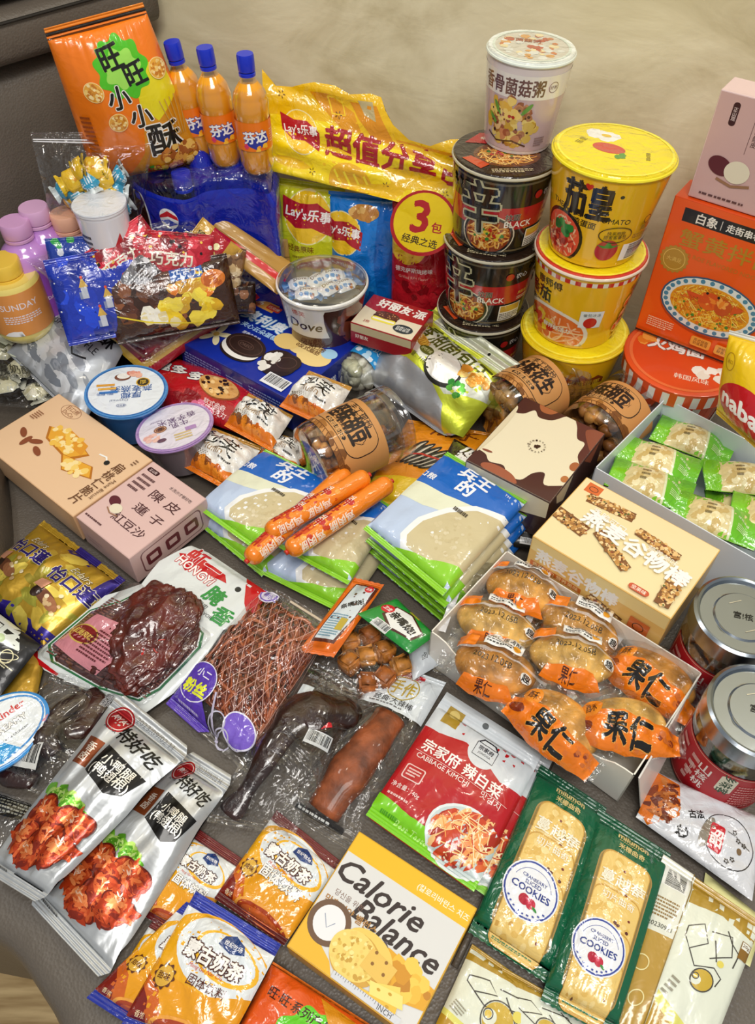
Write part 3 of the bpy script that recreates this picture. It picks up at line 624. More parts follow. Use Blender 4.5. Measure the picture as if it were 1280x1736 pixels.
for k in range(26): a.rect(k/26, .12, k/26+.019, .96, '#ece9df', same=k > 0)
link('lid_skirt', lathe([(.068, .080), (.0687, .079), (.0705, .1), (.068, .1012), (1e-6, .1013)], 64, [('#df4f1a', 'card')]), bk); wrapped(bk, a, .0708, .100, .0690, .080, 0, 'striped_band')
a = Art(.13, .13, None, 'card'); a.ell(.5, .5, .5, '#e8703a', n=40); a.ell(.5, .5, .47, '#dd4a18', n=40); a.t('火鸡面', .42, .4, .5, '#f4efe6', b=.05, out='#7a7468', ow=.04, rot=8); a.blobs(.75, .7, .15, ['#f0ece0', '#e8e0d0'], 14, .05, ry=.08); a.t('韩国风味', .55, .82, .3, '#f6e6d0', rot=8); a.blobs(.15, .3, .09, ['#f0a040', '#e07a20'], 10, .05)
lid_art(bk, a, .1016, face_cam((.36, .742))+.2)
# orange box and the pink box standing on it
u_ = math.radians(-36); X = Vector((math.cos(u_), math.sin(u_), 0)); N = Vector((math.sin(u_), -math.cos(u_), 0)); N = N if N.y < 0 else -N; Zv = Vector((0, 0, 1))
def upright(name, label, cat, bl, W, H, D, front, left, base, side, lean=0., group=None):
    Zl = (Zv*math.cos(lean)-N*math.sin(lean)).normalized(); Nn = (N*math.cos(lean)+Zv*math.sin(lean)).normalized()
    ctr = bl+X*W/2+Zl*H/2-Nn*D
    return obox(name, label, cat, ctr, X, -Zl, Nn, W, H, D, front, {'l': left, 'b': lambda a: a.rect(.02, .05, .98, .95, side)} if left else {}, 'card', base, group, side)
def crabbox(a):
    a.rect(.0, 0, 1, 1, '#ee5a0c'); a.rect(.1, .045, .78, .135, '#1c1a16', rot=0); a.t('白象', .3, .09, .17, '#f2ece0', b=.03); a.rect(.415, .06, .42, .12, '#f2ece0'); a.t('走街串巷', .6, .09, .28, '#f2ece0', b=.03)
    a.t('蟹黄拌面', .53, .235, .8, '#b9871c', b=.02, h=.15); a.t('CRAB ROE FLAVORED NOODLES', .53, .345, .8, '#c9771c', b=.01); a.ell(.14, .4, .12, '#b88a2a', star=.06, ns=18, n=72); a.ring(.14, .4, .095, .006, '#e6c060'); a.t('大满足', .14, .4, .13, '#e6c060')
    a.ell(.55, .665, .43, '#b8430a', ry=.27); a.ell(.55, .65, .43, '#2f5a7a', ry=.265); a.ell(.55, .65, .415, '#e6ece4', ry=.25)
    for k in range(30): t = 2*PI*k/30; a.ell(.55+.385*math.cos(t), .65+.225*math.sin(t)*a.W/a.H, .02, '#4a8aa8', same=k > 0)
    a.ell(.55, .65, .345, '#e9a01c', ry=.195); a.noodles(.55, .65, .335, ['#f6c838', '#f0a820', '#fadc6a', '#e08a14', '#d8701a'], 330, .008, ry=.185)
    a.blobs(.55, .68, .3, ['#f0961c', '#f8c030', '#e0701a', '#3f8a2c'], 70, .013, ry=.15); a.ell(.53, .6, .09, '#e0641a', ry=.085); a.ell(.66, .61, .07, '#c8501a', ry=.08, rot=20); a.blobs(.58, .585, .11, ['#f08a2a', '#d8541a', '#f4aa4a'], 18, .03, ry=.05, el=1.6)
    for k in range(6): a.ell(.36+.02*k, .6-.004*k, .05, '#d8501a', ry=.008, rot=50-9*k, same=k > 0); a.ell(.79-.01*k, .6, .05, '#d8501a', ry=.008, rot=-40-9*k, same=True)
    a.ell(.5, .545, .012, '#1a1410'); a.ell(.6, .55, .012, '#1a1410'); a.micro(.08, .85, .32, .93, 5, '#f2d8b0'); a.rect(.5, .88, .68, .955, '#f0a840', rad=.02); a.t('苏式细面\n劲道爽滑', .59, .917, .13, '#5a2410'); a.rect(.72, .88, .9, .955, '#f0a840', rad=.02); a.t('浓郁蟹黄\n鲜香入味', .81, .917, .13, '#5a2410')
    a.rect(0, .985, 1, 1, '#2a1c14')
obl = Vector((.3125, .792, .1035))
upright('noodle_box', 'upright orange crab noodle box with a bowl picture, standing on the striped bucket', 'box', obl, .133, .170, .042, crabbox, lambda a: (a.rect(0, 0, 1, 1, '#d8490a'), a.micro(.1, .3, .9, .8, 18, '#8a2a08')), '#ee5a0c', '#d8490a')
def redbean(a, vert=True):
    a.rect(0, 0, 1, 1, '#cfa9a4')
    a.rect(.1, .06, .145, .27, '#3a1218', rad=.02); a.t('正\n山\n观', .1225, .165, .028, '#e8d0cc', b=.01)
    a.t('5\n年\n新\n会\n陈\n皮', .3, .26, .035, '#4a2a2c', b=.01); a.rect(.262, .07, .265, .48, '#5a3436'); a.t('传\n统\n工\n艺\n熬\n制', .39, .3, .035, '#4a2a2c', b=.01); a.rect(.35, .07, .353, .5, '#5a3436')
    a.t('陳皮', .8, .22, .26, '#4a2226', b=.01); a.t('蓮子', .72, .5, .26, '#4a2226', b=.01); a.t('紅豆沙', .62, .75, .34, '#4a2226', b=.01)
    a.ell(.14, .64, .085, '#5c1f2a', ry=.06, rot=20); a.ell(.26, .66, .085, '#e6dcc2', ry=.075); a.line([(.14, .76), (.25, .8), (.37, .76)], .018, '#9a7050'); a.micro(.06, .92, .5, .96, 1, '#5a3436')
upright('dessert_box', 'pale pink red bean dessert box balanced on top of the orange box', 'box', obl+Vector((.012, -.003, .1712)), .15, .106, .036, redbean, lambda a: a.rect(.1, .1, .9, .9, '#d8b8b4'), '#cfa9a4', '#e0c4c0')
# yellow bag at the right edge
pz = [PY(1245, 560, .62), PY(1360, 590, .58), PY(1335, 800, .50), PY(1222, 700, .585)]
p = Pouch('wafer_bag', 'bright yellow wafer bag with a red logo at the right edge beside the bucket', 'snack bag', None, T=.03, seals=(.06, .06), pts=[np.array(q) for q in pz], sh=.3)
a = p.art('#e8bf10'); a.rect(0, 0, 1, .05, '#d8d8d0'); a.ell(.5, .7, .42, '#c0141c', ry=.3); a.t('nabati', .52, .7, .72, '#f8f4ec', b=.05, rot=8); a.ring(.2, .3, .09, .01, '#a8790c', ry=.12); a.t('进口', .2, .3, .1, '#a8790c'); p.done(a)
# ---- orange soda bottles on the cola pack
def bottle(name, label, cat, loc, h, R, liquid, capcol, labelart, lz, neck=.38, liq=.8, group=None, lean=(0, 0), shoulder=.72, capr=None, body='pet', rot=0, ribs=True, labelcol='#ff7a00'):
    root = empty(name, label, cat, group=group, mat=Matrix.Translation(loc) @ Matrix.Rotation(lean[0], 4, 'X') @ Matrix.Rotation(lean[1], 4, 'Y'))
    nr = R*neck; sh = h*shoulder; hc = h-.016
    pr = [(R*.55, .003), (R*.8, 0), (R*.97, .008)]
    if ribs: pr += [(R*.93, h*.13), (R*.99, h*.2), (R*.97, lz[0]-.002), (R*.97, lz[1]+.002), (R, h*.62), (R*.95, sh*.96)]
    else: pr += [(R, .012), (R, sh*.95)]
    for k in range(7): t = k/6; pr.append((nr+(R*.93-nr)*(.5+.5*math.cos(PI*t)), sh+(hc-.006-sh)*t))
    pr += [(nr, hc), (nr, h-.004)]
    link('body', lathe(pr, 36, [(body, 'pet') if body != 'pet' else ('pet', 'pet')] if body == 'pet' else [(body, 'hard')]), root)
    if liquid:
        lp = [(r*.95, z+.001) for r, z in pr if z < h*liq]; rr = lp[-1][0]; lp += [(rr*.93, h*liq), (1e-6, h*liq)]; link('drink', lathe(lp, 32, [(liquid, 'hard')]), root)
    cr_ = capr or nr*1.22
    link('cap', lathe([(cr_*.98, hc-.001), (cr_, hc), (cr_, h-.002), (cr_*.94, h), (1e-6, h)], 32, [(capcol, 'plain')]), root); link('neck_ring', lathe([(nr, hc-.006), (cr_*.98, hc-.006), (cr_*.98, hc-.003), (nr, hc-.002)], 28, [(capcol, 'plain')]), root)
    if labelart:
        lr = .975 if ribs else 1.004; a = wrap_art(R*lr, lz[1], R*lr, lz[0], 1, labelcol, 'card'); labelart(a); wrapped(root, a, R*lr, lz[1], R*lr, lz[0], face_cam(loc)+rot, 'label')
    return root
def fanta(a):
    a.rect(0, 0, 1, 1, '#f27a10'); a.poly([(.4, .52), (.62, .4), (.64, .7), (.52, .95), (.44, .8)], '#2436a0'); a.t('芬达', .51, .5, .22, '#f6f4f4', b=.05, out='#1f2f90', ow=.05, rot=-3); a.t('♣', .42, .82, .05, '#e03a6a'); a.micro(.66, .3, .76, .8, 6, '#f6d8a8'); a.blobs(.56, .85, .05, ['#f8a020', '#ffc030'], 6, .02)
fl = ['orange soda bottle with a blue cap, leftmost of the three on the cola pack', 'orange soda bottle with a blue cap, middle of the three on the cola pack', 'orange soda bottle with a blue cap, rightmost of the three beside the yellow chips pack']
FB = []
for k, (x, y) in enumerate(((343, 266), (385, 279), (438, 292))):
    l = P(x, y-6, .232); FB.append(l)
    if k == 0: f0 = bottle('soda_bottle', fl[0], 'bottle', (0, 1, 0), .128, .0205, '#f5a61a', '#1430c8', fanta, (.030, .062), group='orange soda bottles', liq=.78, shoulder=.66); f0.location = l; src = f0
    else: f0 = copy_tree(src); f0.location = l; f0['label'] = fl[k]
    f0.rotation_euler = (0, (-.10, -.05, .0)[k], (.3, .2, .12)[k])
# ---- cola bottles in blue shrink wrap
def pepsi_(a):
    a.rect(0, 0, 1, 1, '#1026a8'); 
    for o in (0, .5):
        u = .5+o if o == 0 else .98
        a.ell(.5, .3, .1, '#f2f2f2'); a.poly([(.41, .27), (.5, .21), (.59, .25), (.6, .3), (.5, .27), (.41, .32)], '#c81c28'); a.poly([(.41, .33), (.5, .3), (.6, .34), (.5, .42)], '#1a3ab8')
    a.t('百事可乐', .5, .6, .3, '#f2f4fa', b=.02)
PBp = [(258, 268, 0), (305, 286, 0), (282, 262, 2), (330, 270, 2)]
pl = {0: 'cola bottle with a blue cap at the left corner of the shrink wrapped pack', 1: 'cola bottle with a blue cap, second from the left in the shrink wrapped pack'}
for k, (x, y, z) in enumerate(PBp):
    l = P(x, y, .232); l = Vector((l.x*1.0, l.y, 0)); 
    if z == 2: l = l+Vector((.012, .03, 0))
    if k == 0: src = bottle('cola_bottle', pl[0], 'bottle', (0, 1, 0), .228, .0165, '#2a0f08', '#1834c8', None, (.05, .12), group='cola bottles in the shrink wrapped pack', liq=.8, shoulder=.74, neck=.6, labelcol='#1026a8'); c = src
    else: c = copy_tree(src)
    c.location = l; c['label'] = pl.get(k, 'cola bottle in the rear row of the blue shrink wrapped pack')
w0 = P(238, 300, .205); hull = [P(x, y, .205) for x, y in ((226, 318), (262, 345), (308, 356), (330, 352), (360, 340), (425, 336), (462, 345), (468, 310), (462, 292), (400, 262), (300, 252), (240, 262))]
fw = empty('shrink_wrap', 'blue shrink wrap pack of cola bottles below the orange sodas', 'drinks pack', (w0.x, w0.y, 0)); bpy.context.view_layer.update()
dens = []
for i in range(len(hull)):
    p0, p1, p2, p3 = (hull[(i+j-1) % len(hull)] for j in range(4))
    for k in range(6):
        t = k/6; dens.append(.5*((2*p1)+(-p0+p2)*t+(2*p0-5*p1+4*p2-p3)*t*t+(-p0+3*p1-3*p2+p3)*t**3))
cc = sum(dens, Vector())/len(dens)
def shell(name, levels, mat, closed_top=False, cols=None):
    V = []; F = []; n = len(dens)
    for s, z in levels:
        for d in dens: q = cc+(d-cc)*s; V.append((q.x-w0.x, q.y-w0.y, z))
    for i in range(len(levels)-1):
        for k in range(n): F.append((i*n+k, i*n+(k+1) % n, (i+1)*n+(k+1) % n, (i+1)*n+k))
    if closed_top: F.append(tuple((len(levels)-1)*n+k for k in range(n)))
    return link(name, pmesh(name, V, F, mat, True), fw)
shell('printed_film', [(1.02, .01), (1.04, .06), (1.02, .19), (1.04, .206), (1.0, .213), (.97, .217)], M('#1024a6', 'wrap'))
shell('clear_film', [(.97, .216), (.93, .225), (.84, .2295)], M('film'), True)
# bulging blue shoulders of the wrapped bottles
for k, (x, y, r) in enumerate(((346, 322, .022), (396, 320, .026), (438, 326, .023), (368, 306, .022), (418, 308, .022))):
    q = P(x, y, .20); link('wrapped_shoulder', blobmesh([((q.x-w0.x, q.y-w0.y+.012, .188), (r, r, .058), 0, 0, 0)], [('#1024a6', 'wrap')], 3, .02), fw)
def hullsurf(i0, i1, z1, sc=1.045):
    D = np.array([cc+(dens[i % len(dens)]-cc)*sc for i in range(i0, i1+1)]); D[:, 2] = 0; seg = np.linalg.norm(np.diff(D, axis=0), axis=1); cum = np.concatenate([[0], np.cumsum(seg)])
    def f(x, y): return np.column_stack([np.interp(x, cum, D[:, 0]), np.interp(x, cum, D[:, 1]), z1-y])
    return fd(f), cum[-1]
hs_, Wf = hullsurf(0, 20, .214)
a = Art(Wf, .072, '#1024a6', 'wrap'); a.ell(.24, .5, .13, '#e8ecf6', ry=.36); a.ell(.24, .5, .105, '#3a140c', ry=.33); a.rect(.2, .02, .28, .14, '#1834c8'); a.ell(.24, .66, .075, '#f2f2f2'); a.poly([(.17, .65), (.24, .6), (.31, .64), (.31, .66)], '#c81c28')
a.ell(.64, .3, .11, '#f2f2f2'); a.poly([(.535, .27), (.64, .16), (.74, .24), (.75, .31), (.64, .26), (.53, .32)], '#c81c28'); a.poly([(.54, .36), (.64, .31), (.74, .37), (.64, .44)], '#2044c0'); a.t('ULTRA', .68, .68, .34, '#f0f2fa', b=.02)
build(a, hs_, fw, (('printed_panel', 0, 1),), 20, 2, origin=(w0.x, w0.y, 0))
# ---- chips multipack: three bags, printed header film
def px3(pts): return [np.array(PY(x, y, Y)) for x, y, Y in pts]
def chipbag(label, q, col, art, T=.034, seed=0, k=1):
    p = Pouch('chips_bag', label, 'chips bag', None, T=T, seals=(.03, .03), pts=px3(q), sh=.3, seed=seed, wr=.08, group='potato chips bags in the yellow multipack', eu=.42, ev=.3)
    a = p.art(col, 'wrap'); H = a.H; a.H = H*k; art(a); a.H = H; p.done(a); return p
def lays(a, u, v, w, logo=True, rot=6):
    a.ell(u, v, w*.56, '#f0e2a0', ry=w*.6); a.ell(u, v, w*.53, '#f2c21c', ry=w*.57); a.poly([(u-w*.62, v-w*.42*a.W/a.H), (u-w*.2, v-w*.3*a.W/a.H), (u+w*.2, v-w*.34*a.W/a.H), (u+w*.6, v-w*.1*a.W/a.H), (u+w*.56, v+w*.4*a.W/a.H), (u+w*.1, v+w*.2*a.W/a.H), (u-w*.3, v+w*.24*a.W/a.H), (u-w*.6, v+w*.02*a.W/a.H)], '#b01824')
    a.t("Lay's乐事", u, v-w*.06*a.W/a.H, w*1.06, '#f6f2ec', b=.03, rot=rot)
def c1(a): lays(a, .52, .34, .62); a.blobs(.1, .5, .1, ['#c8d020'], 8, .06); a.t('经典原味', .42, .68, .4, '#8a5a14', b=.02); a.micro(.3, .75, .6, .8, 1, '#8a7a14'); a.rect(0, .94, 1, 1, '#b8c020')
def c2(a): lays(a, .2, .3, .5); a.poly([(.7, 0), (1, 0), (1, 1), (.78, 1), (.66, .5)], '#0a62b8'); a.ell(.5, .12, .2, '#c98a3a', ry=.1); a.blobs(.5, .12, .17, ['#e0b060', '#b87a30'], 12, .04, ry=.07); a.blobs(.5, .8, .3, ['#1c86d8', '#0a5ab0'], 12, .08)
def c3(a): a.ell(.3, .3, .32, '#f2c21c'); a.t('Lay', .1, .22, .3, '#f6f2ec', b=.04, out='#b01824', ow=.1); a.t('德克萨斯烧烤味', .42, .5, .62, '#f0e0d8', b=.02); a.t('Grilled Ribs Flavor', .42, .56, .5, '#e0a090'); a.poly([(.25, .80), (.9, .86), (.95, .93), (.8, 1), (.2, .93)], '#2f8a3a'); a.t('-50%', .52, .9, .35, '#f2f6ee', b=.03, rot=4); a.blobs(.6, .7, .35, ['#a81420', '#c8202c', '#8a0f18'], 16, .1, ry=.25)
chipbag('green yellow original potato chips bag, left in the yellow multipack', [(470, 296, .99), (588, 312, .97), (578, 535, .945), (476, 530, .955)], '#cfd022', c1, seed=1, k=.62)
chipbag('blue potato chips bag, middle one in the yellow multipack', [(560, 318, .965), (690, 330, .945), (670, 545, .925), (570, 540, .94)], '#1078d0', c2, seed=2, k=.85)
chipbag('red barbecue potato chips bag, right one in the yellow multipack', [(668, 330, .94), (775, 345, .925), (757, 555, .90), (664, 548, .915)], '#b81824', c3, seed=3, k=.92)
hd = Pouch('chips_multipack', 'yellow carry film header of the three pack of potato chips against the wall', 'chips multipack', None, T=.004, seals=(0, 0), pts=px3([(446, 118, 1.02), (828, 215, .93), (780, 368, .89), (462, 290, .958)]), sh=1, wr=1.6, seed=4)
ol = [(0, 0), (.05, .10), (.2, .12), (.3, -.02), (.36, -.06), (.45, -.02), (.46, .03), (.53, .03), (.58, .15), (.62, .4), (.8, .5), (.83, .26), (.97, .1), (1, .55), (1, 1), (0, 1)]
ol = [(0, .0), (.06, .13), (.14, .10), (.24, .0), (.33, -.02), (.4, .03), (.49, -.03), (.535, -.02), (.56, .1), (.6, .22), (.68, .33), (.78, .34), (.86, .22), (.95, .16), (1, .18), (1, 1), (0, 1), (-.01, .4)]
a = hd.art('#e9b90c', 'wrap', outline=ol); a.poly([(-.0, .42), (.3, .36), (.62, .46), (1, .42), (1, 1), (0, 1)], '#f2d40e')
a.poly([(.22, .1), (.3, .08), (.42, .2), (.46, .38), (.38, .42), (.26, .2)], '#dc9410'); a.line([(.3, .1), (.36, .09), (.38, .25), (.32, .26)], .008, '#f0c81c', close=True); a.poly([(.62, .36), (.9, .36), (1, .45), (.98, .5), (.66, .47)], '#dc9410')
a.poly([(.4, .1), (.52, .08), (.55, .2), (.62, .42), (.52, .42), (.44, .24)], '#d88c0e')
a.poly([(.435, .07), (.5, .05), (.525, .24), (.47, .2)], '#b9a878')
lays(a, .17, .53, .155, rot=-4); a.t('超值分享包', .63, .54, .68, '#a51a20', b=.05, h=.125)
a.ell(.42, .93, .11, '#e0a818', ry=.085); 
for k in range(4): a.line([(.34+.05*k, .82), (.37+.05*k, .95), (.36+.05*k, 1)], .012, '#f4dc30')
for x, y in ((.22, .9), (.6, .86), (.9, .8), (.09, .2), (.35, .26)):
    for k in range(5): a.ell(x+.012*math.cos(k*1.26), y+.03*math.sin(k*1.26), .006, '#6a4a14', ry=.002, rot=k*72, same=k > 0)
hd.done(a, 40, 22)
b3 = Pouch('price_sticker', 'yellow and red round sticker reading 3 packs on the chips multipack', 'sticker', None, T=.002, seals=(0, 0), pts=px3([(668, 312, .868), (782, 330, .862), (758, 440, .848), (650, 425, .856)]), sh=1, wr=.6)
a = b3.art(None); a.ell(.53, .5, .5, '#b81c24', ry=.5, n=36); a.ell(.53, .49, .45, '#f2d00e', ry=.45, n=36); a.t('3', .47, .4, .24, '#b81c24', b=.04); a.t('包', .74, .53, .16, '#b81c24', b=.03); a.t('经典之选', .52, .76, .55, '#3a2410', b=.02, rot=6); b3.done(a, closed=False)
# ---- big orange bag leaning in the corner
ob = Pouch('crisps_bag', 'large orange rice crisps bag with a green splash, leaning in the back left corner', 'snack bag', None, T=.05, seals=(.06, .02), pts=px3([(70, 40, .92), (236, -4, .98), (340, 262, .97), (158, 300, .935)]), sh=.35, seed=5, wr=.07, ev=.35)
a = ob.art('#f07a0c', 'gloss'); a.rect(0, 0, 1, .025, '#f08a20'); a.rect(0, .027, 1, .047, '#181410'); a.rect(0, .06, 1, .066, '#3a2010')
a.poly([(.62, .5), (.9, .42), (1, .5), (1, .98), (.3, .98), (.5, .8)], '#d8901c'); a.poly([(.66, .26), (.95, .3), (.98, .5), (.72, .62), (.6, .5)], '#e8d81c')
a.ell(.56, .27, .24, '#4fbf1c', star=.09, ns=9, n=90); a.ell(.56, .27, .17, '#9fe05a', ry=.15, star=.12, ns=7, n=70)
a.t('旺', .49, .2, .2, '#15120c', b=.04, rot=-6, out='#7fd03a', ow=.02); a.t('旺', .66, .315, .19, '#15120c', b=.04, rot=-6)
for s, x, y in (('小', .44, .42), ('小', .58, .56)): a.t(s, x, y, .2, '#15120c', b=.04, out='#f2eee4', ow=.05, rot=6)
a.t('酥', .72, .74, .3, '#15120c', b=.03, out='#f2eee4', ow=.05, rot=4)
for x, y in ((.24, .36), (.36, .56), (.88, .33)): a.ell(x, y, .085, '#f8d890'); a.ell(x, y, .078, '#e8a83a'); a.blobs(x, y, .066, ['#f6cf78', '#d8902a', '#fbe0a0', '#c87a1c'], 40, .014)
a.blobs(.8, .9, .18, ['#c87a2c', '#e0a040', '#a85a1c', '#f0c060'], 50, .04, ry=.14); a.blobs(.55, .95, .1, ['#a8281c', '#d8b03a', '#3a8a2a'], 22, .03, ry=.05)
for k in range(5): a.line([(.84+.02*k, .75), (.8+.04*k, .6), (.78+.05*k, .5)], .008, '#c8a050', same=k > 0)
a.micro(.06, .5, .14, .8, 10, '#7a3008'); ob.done(a, 30, 34)
# ------------------------------------------------------------------ left side: small bottles, candies, clear bags, yogurt
def yog(c1, txt):
    def f(a):
        a.rect(0, 0, 1, 1, c1); a.t(txt, .5, .3, .2, '#f4ecf4', b=.01); a.blobs(.3, .5, .2, ['#ffffff'], 3, .05); a.micro(.4, .5, .6, .7, 4, '#f4ecf4')
    return f
def ydrink(label, x, y, ztop, h, R, body, cap, txt, lab, group='yogurt drink bottles'):
    l = P(x, y, ztop); return bottle('yogurt_drink_bottle', label, 'bottle', (l.x, l.y, ztop-h), h, R, None, cap, yog(body, txt), (h*(.1 if h > .12 else .16), h*.74), body=lab, neck=.52, group=group, shoulder=.80, capr=R*.58, ribs=False, labelcol=body)
ydrink('purple yogurt drink bottle standing behind the other purple one by the backrest', 55, 350, .21, .205, .030, '#9b50c0', '#e0b0d8', 'MONDAY', '#c48ad8')
ydrink('purple yogurt drink bottle in front of the other purple one, left edge', 22, 374, .205, .20, .0305, '#9a4cc4', '#d8a4d4', 'WEDNESDAY', '#c890dc')
ydrink('pink yogurt drink bottle with a peach coloured cap between purple ones and white tub', 108, 360, .20, .195, .030, '#f07888', '#f2b89a', 'FRIDAY', '#f4b8ac')
ydrink('orange and yellow yogurt drink bottle at the left edge above the clear cake bag', 0, 440, .175, .10, .036, '#e89a50', '#f0c84a', 'SUNDAY', '#ecd878')
# white tub with red star print
def tub(a): a.rect(0, 0, 1, 1, '#e4e2e8'); a.poly([(.22, .55), (.45, .5), (.6, .2), (.66, .6), (.55, 1), (.3, 1)], '#c01c28'); a.bar(.8, .38, .12, .2); a.micro(.1, .2, .28, .7, 6, '#30303a'); a.poly([(.2, .8), (.36, .7), (.4, 1), (.2, 1)], '#2438a8')
l = P(168, 345, .228); cup('snack_tub', 'white round tub with red print between the pink bottle and the cola pack', 'tub', (l.x, l.y, .122), .030, .025, .106, '#e4e2e8', '#dfe3ea', tub, None, rot=.1, rimcol='#e8eaf0', frac=.6, lidR=1.04, z0f=.1)
# wrapped candies
def candy(name, label, cat, m, L, W, T, c1, c2, art=None, fin='wrap', group=None, seed=1, twist=True):
    root = empty(name, label, cat, group=group, mat=m); pts = []
    def f(x, y):
        u, v = x/L, y/W; e = env((u-.18)/.64, .5)*env(v, .6); fl = np.where((u < .18)|(u > .82), 1, 0); wy = (v-.5)*W*(1-.45*np.exp(-((u-.18)/.06)**2)-.45*np.exp(-((u-.82)/.06)**2)) if twist else (v-.5)*W
        return np.column_stack([(u-.5)*L, -wy, T*e+.0008*np.sin(v*40)*fl+T*.1])
    def g(x, y): p = f(x, y); p[:, 2] = -p[:, 2]*.6; return p
    a = Art(L, W, c1, fin, outline=[(0, 0)]+[(k/8*.02, k/8) for k in range(1, 8)]+[(0, 1), (1, 1), (1, 0)], seed=seed)
    if c2: a.rect(.18, 0, .82, 1, c2)
    if art: art(a)
    build(a, fd(f), root, (('wrapper', 0, 1),), 14, 7, back=g, origin=(0, 0, 0)); return root
def rotm(loc, rz=0, rx=0, ry=0): return Matrix.Translation(loc) @ Matrix.Rotation(rz, 4, 'Z') @ Matrix.Rotation(ry, 4, 'Y') @ Matrix.Rotation(rx, 4, 'X')
# zip bag, standing against the big orange bag
zq = px3([(56, 216, .92), (262, 216, .935), (240, 385, .915), (88, 352, .90)])
zb = Pouch('zip_bag', 'clear zip bag of yellow and blue wrapped candies in front of the orange bag', 'zip bag', None, T=.05, seals=(.1, .02), pts=zq, sh=.4, seed=9, wr=.06, eu=.4, ev=.5)
a = zb.art('film'); a.rect(.01, .075, .99, .085, '#e8e8ea'); a.rect(.01, .1, .99, .108, '#dcdce0'); zb.done(a, 24, 24)
r = random.Random(4); protoY = candy('candy', 'yellow triangular wrapped candy inside the clear zip bag', 'candy', rotm((0, 0, 0)), .045, .032, .008, '#f2c818', '#f0c010', lambda a: a.blobs(.5, .5, .1, ['#e8a010', '#fae060'], 5, .05), group='yellow candies in the zip bag')
protoB = candy('candy', 'turquoise blue wrapped candy inside the clear zip bag', 'candy', rotm((0, 0, 0)), .046, .028, .01, '#e4eef0', '#2aa0c8', lambda a: a.micro(.3, .3, .7, .7, 3, '#f0f8fa'), group='blue candies in the zip bag')
spots = [(.25, .5), (.45, .45), (.62, .42), (.3, .72), (.55, .62), (.75, .58), (.4, .85), (.68, .8), (.2, .88), (.82, .4), (.5, .3), (.85, .85), (.32, .33), (.15, .65)]
for k, (u, v) in enumerate(spots):
    pr = (protoY, protoB)[k % 2]; o = pr if k < 2 else copy_tree(pr); q = zb.at(.12+u*.76, .12+v*.78, -.022); o.matrix_world = frame(q, Vector((r.uniform(-1, 1), r.uniform(-.4, .4), r.uniform(-.6, .6))), Vector((r.uniform(-.3, .3), -1, .6+r.uniform(-.3, .3)))) @ Matrix.Scale(.78, 4)
# kraft gift bag behind the clear bag
kb = Pouch('paper_gift_bag', 'brown kraft gift bag with a red stripe lying below the cola pack', 'gift bag', [(300, 372), (352, 352), (500, 450), (470, 500)], z=[.17, .19, .12, .11], T=.012, seals=(.02, .02), wr=.1, seed=3, ridge=0)
a = kb.art('#b5883e', 'card'); a.rect(.3, 0, .5, 1, '#c8141c'); a.rect(.52, 0, .54, 1, '#8a6020'); kb.done(a)
kb2 = Pouch('paper_gift_bag', 'brown kraft bag panel between the cola pack and the white sweets bowl', 'gift bag', [(395, 395), (488, 405), (500, 500), (400, 470)], z=[.13, .13, .06, .07], T=.01, seals=(.0, .0), wr=.1, seed=4, ridge=0)
a = kb2.art('#a8803c', 'card'); a.rect(0, .3, 1, .32, '#7a5a24'); a.rect(.62, .5, .82, 1, '#b8141c'); kb2.done(a)
# the big clear bag of assorted sweets, on a red and gold gift bag
gb = Pouch('gift_bag', 'red and gold printed bag lying under the clear bag of assorted chocolates', 'gift bag', [(35, 450), (330, 372), (440, 505), (252, 640)], z=[.14, .17, .075, .03], T=.018, seals=(0, 0), wr=.15, seed=6)
a = gb.art('#8a1c30', 'wrap'); a.rect(0, .0, .05, 1, '#c8a03a'); a.rect(0, .9, 1, .95, '#c8a050'); a.rect(0, .95, 1, 1, '#a01828'); gb.done(a)
bb = Pouch('assorted_sweets_bag', 'large crinkled clear bag packed with assorted chocolates, beside the blue biscuit box', 'sweets bag', [(45, 440), (318, 362), (448, 480), (250, 612)], z=[.17, .19, .10, .045], T=.055, seals=(.04, .03), wr=.16, seed=8, eu=.35, ev=.35, ridge=1.5)
a = bb.art('film'); a.t('大礼包', .9, .2, .2, '#2a1c10', b=.02, out='#d8c070', ow=.04, rot=20); a.rect(.0, .2, .03, .95, '#b8889a'); a.bar(.4, .88, .12, .1, rot=90, bg='#e4e4e6'); bb.done(a, 34, 34)
def inner(label, u, v, L, W, T, rz, col, art, dz=-.02, tilt=0, cat='chocolate pack', name='chocolate_pack', fin='wrap', group='packs in the clear sweets bag', seed=1, lf=0):
    q = bb.at(u, v, dz); ex = Vector(bb.c[1]-bb.c[0]).normalized(); nn = Vector(bb.n)
    x = Matrix.Rotation(rz, 3, nn) @ ex; y = nn.cross(x); c = np.array(q); n = np.array(nn)
    pts = [c-np.array(x)*L/2+np.array(y)*W/2+n*tilt, c+np.array(x)*L/2+np.array(y)*W/2+n*tilt, c+np.array(x)*L/2-np.array(y)*W/2-n*tilt, c-np.array(x)*L/2-np.array(y)*W/2-n*tilt]
    p = Pouch(name, label, cat, None, T=T, seals=(.06, .06), pts=pts, sh=.3, group=group, seed=seed, wr=.1, eu=.4); a = p.art(col, fin, seed=seed); art(a); p.done(a, 14, 14); return p
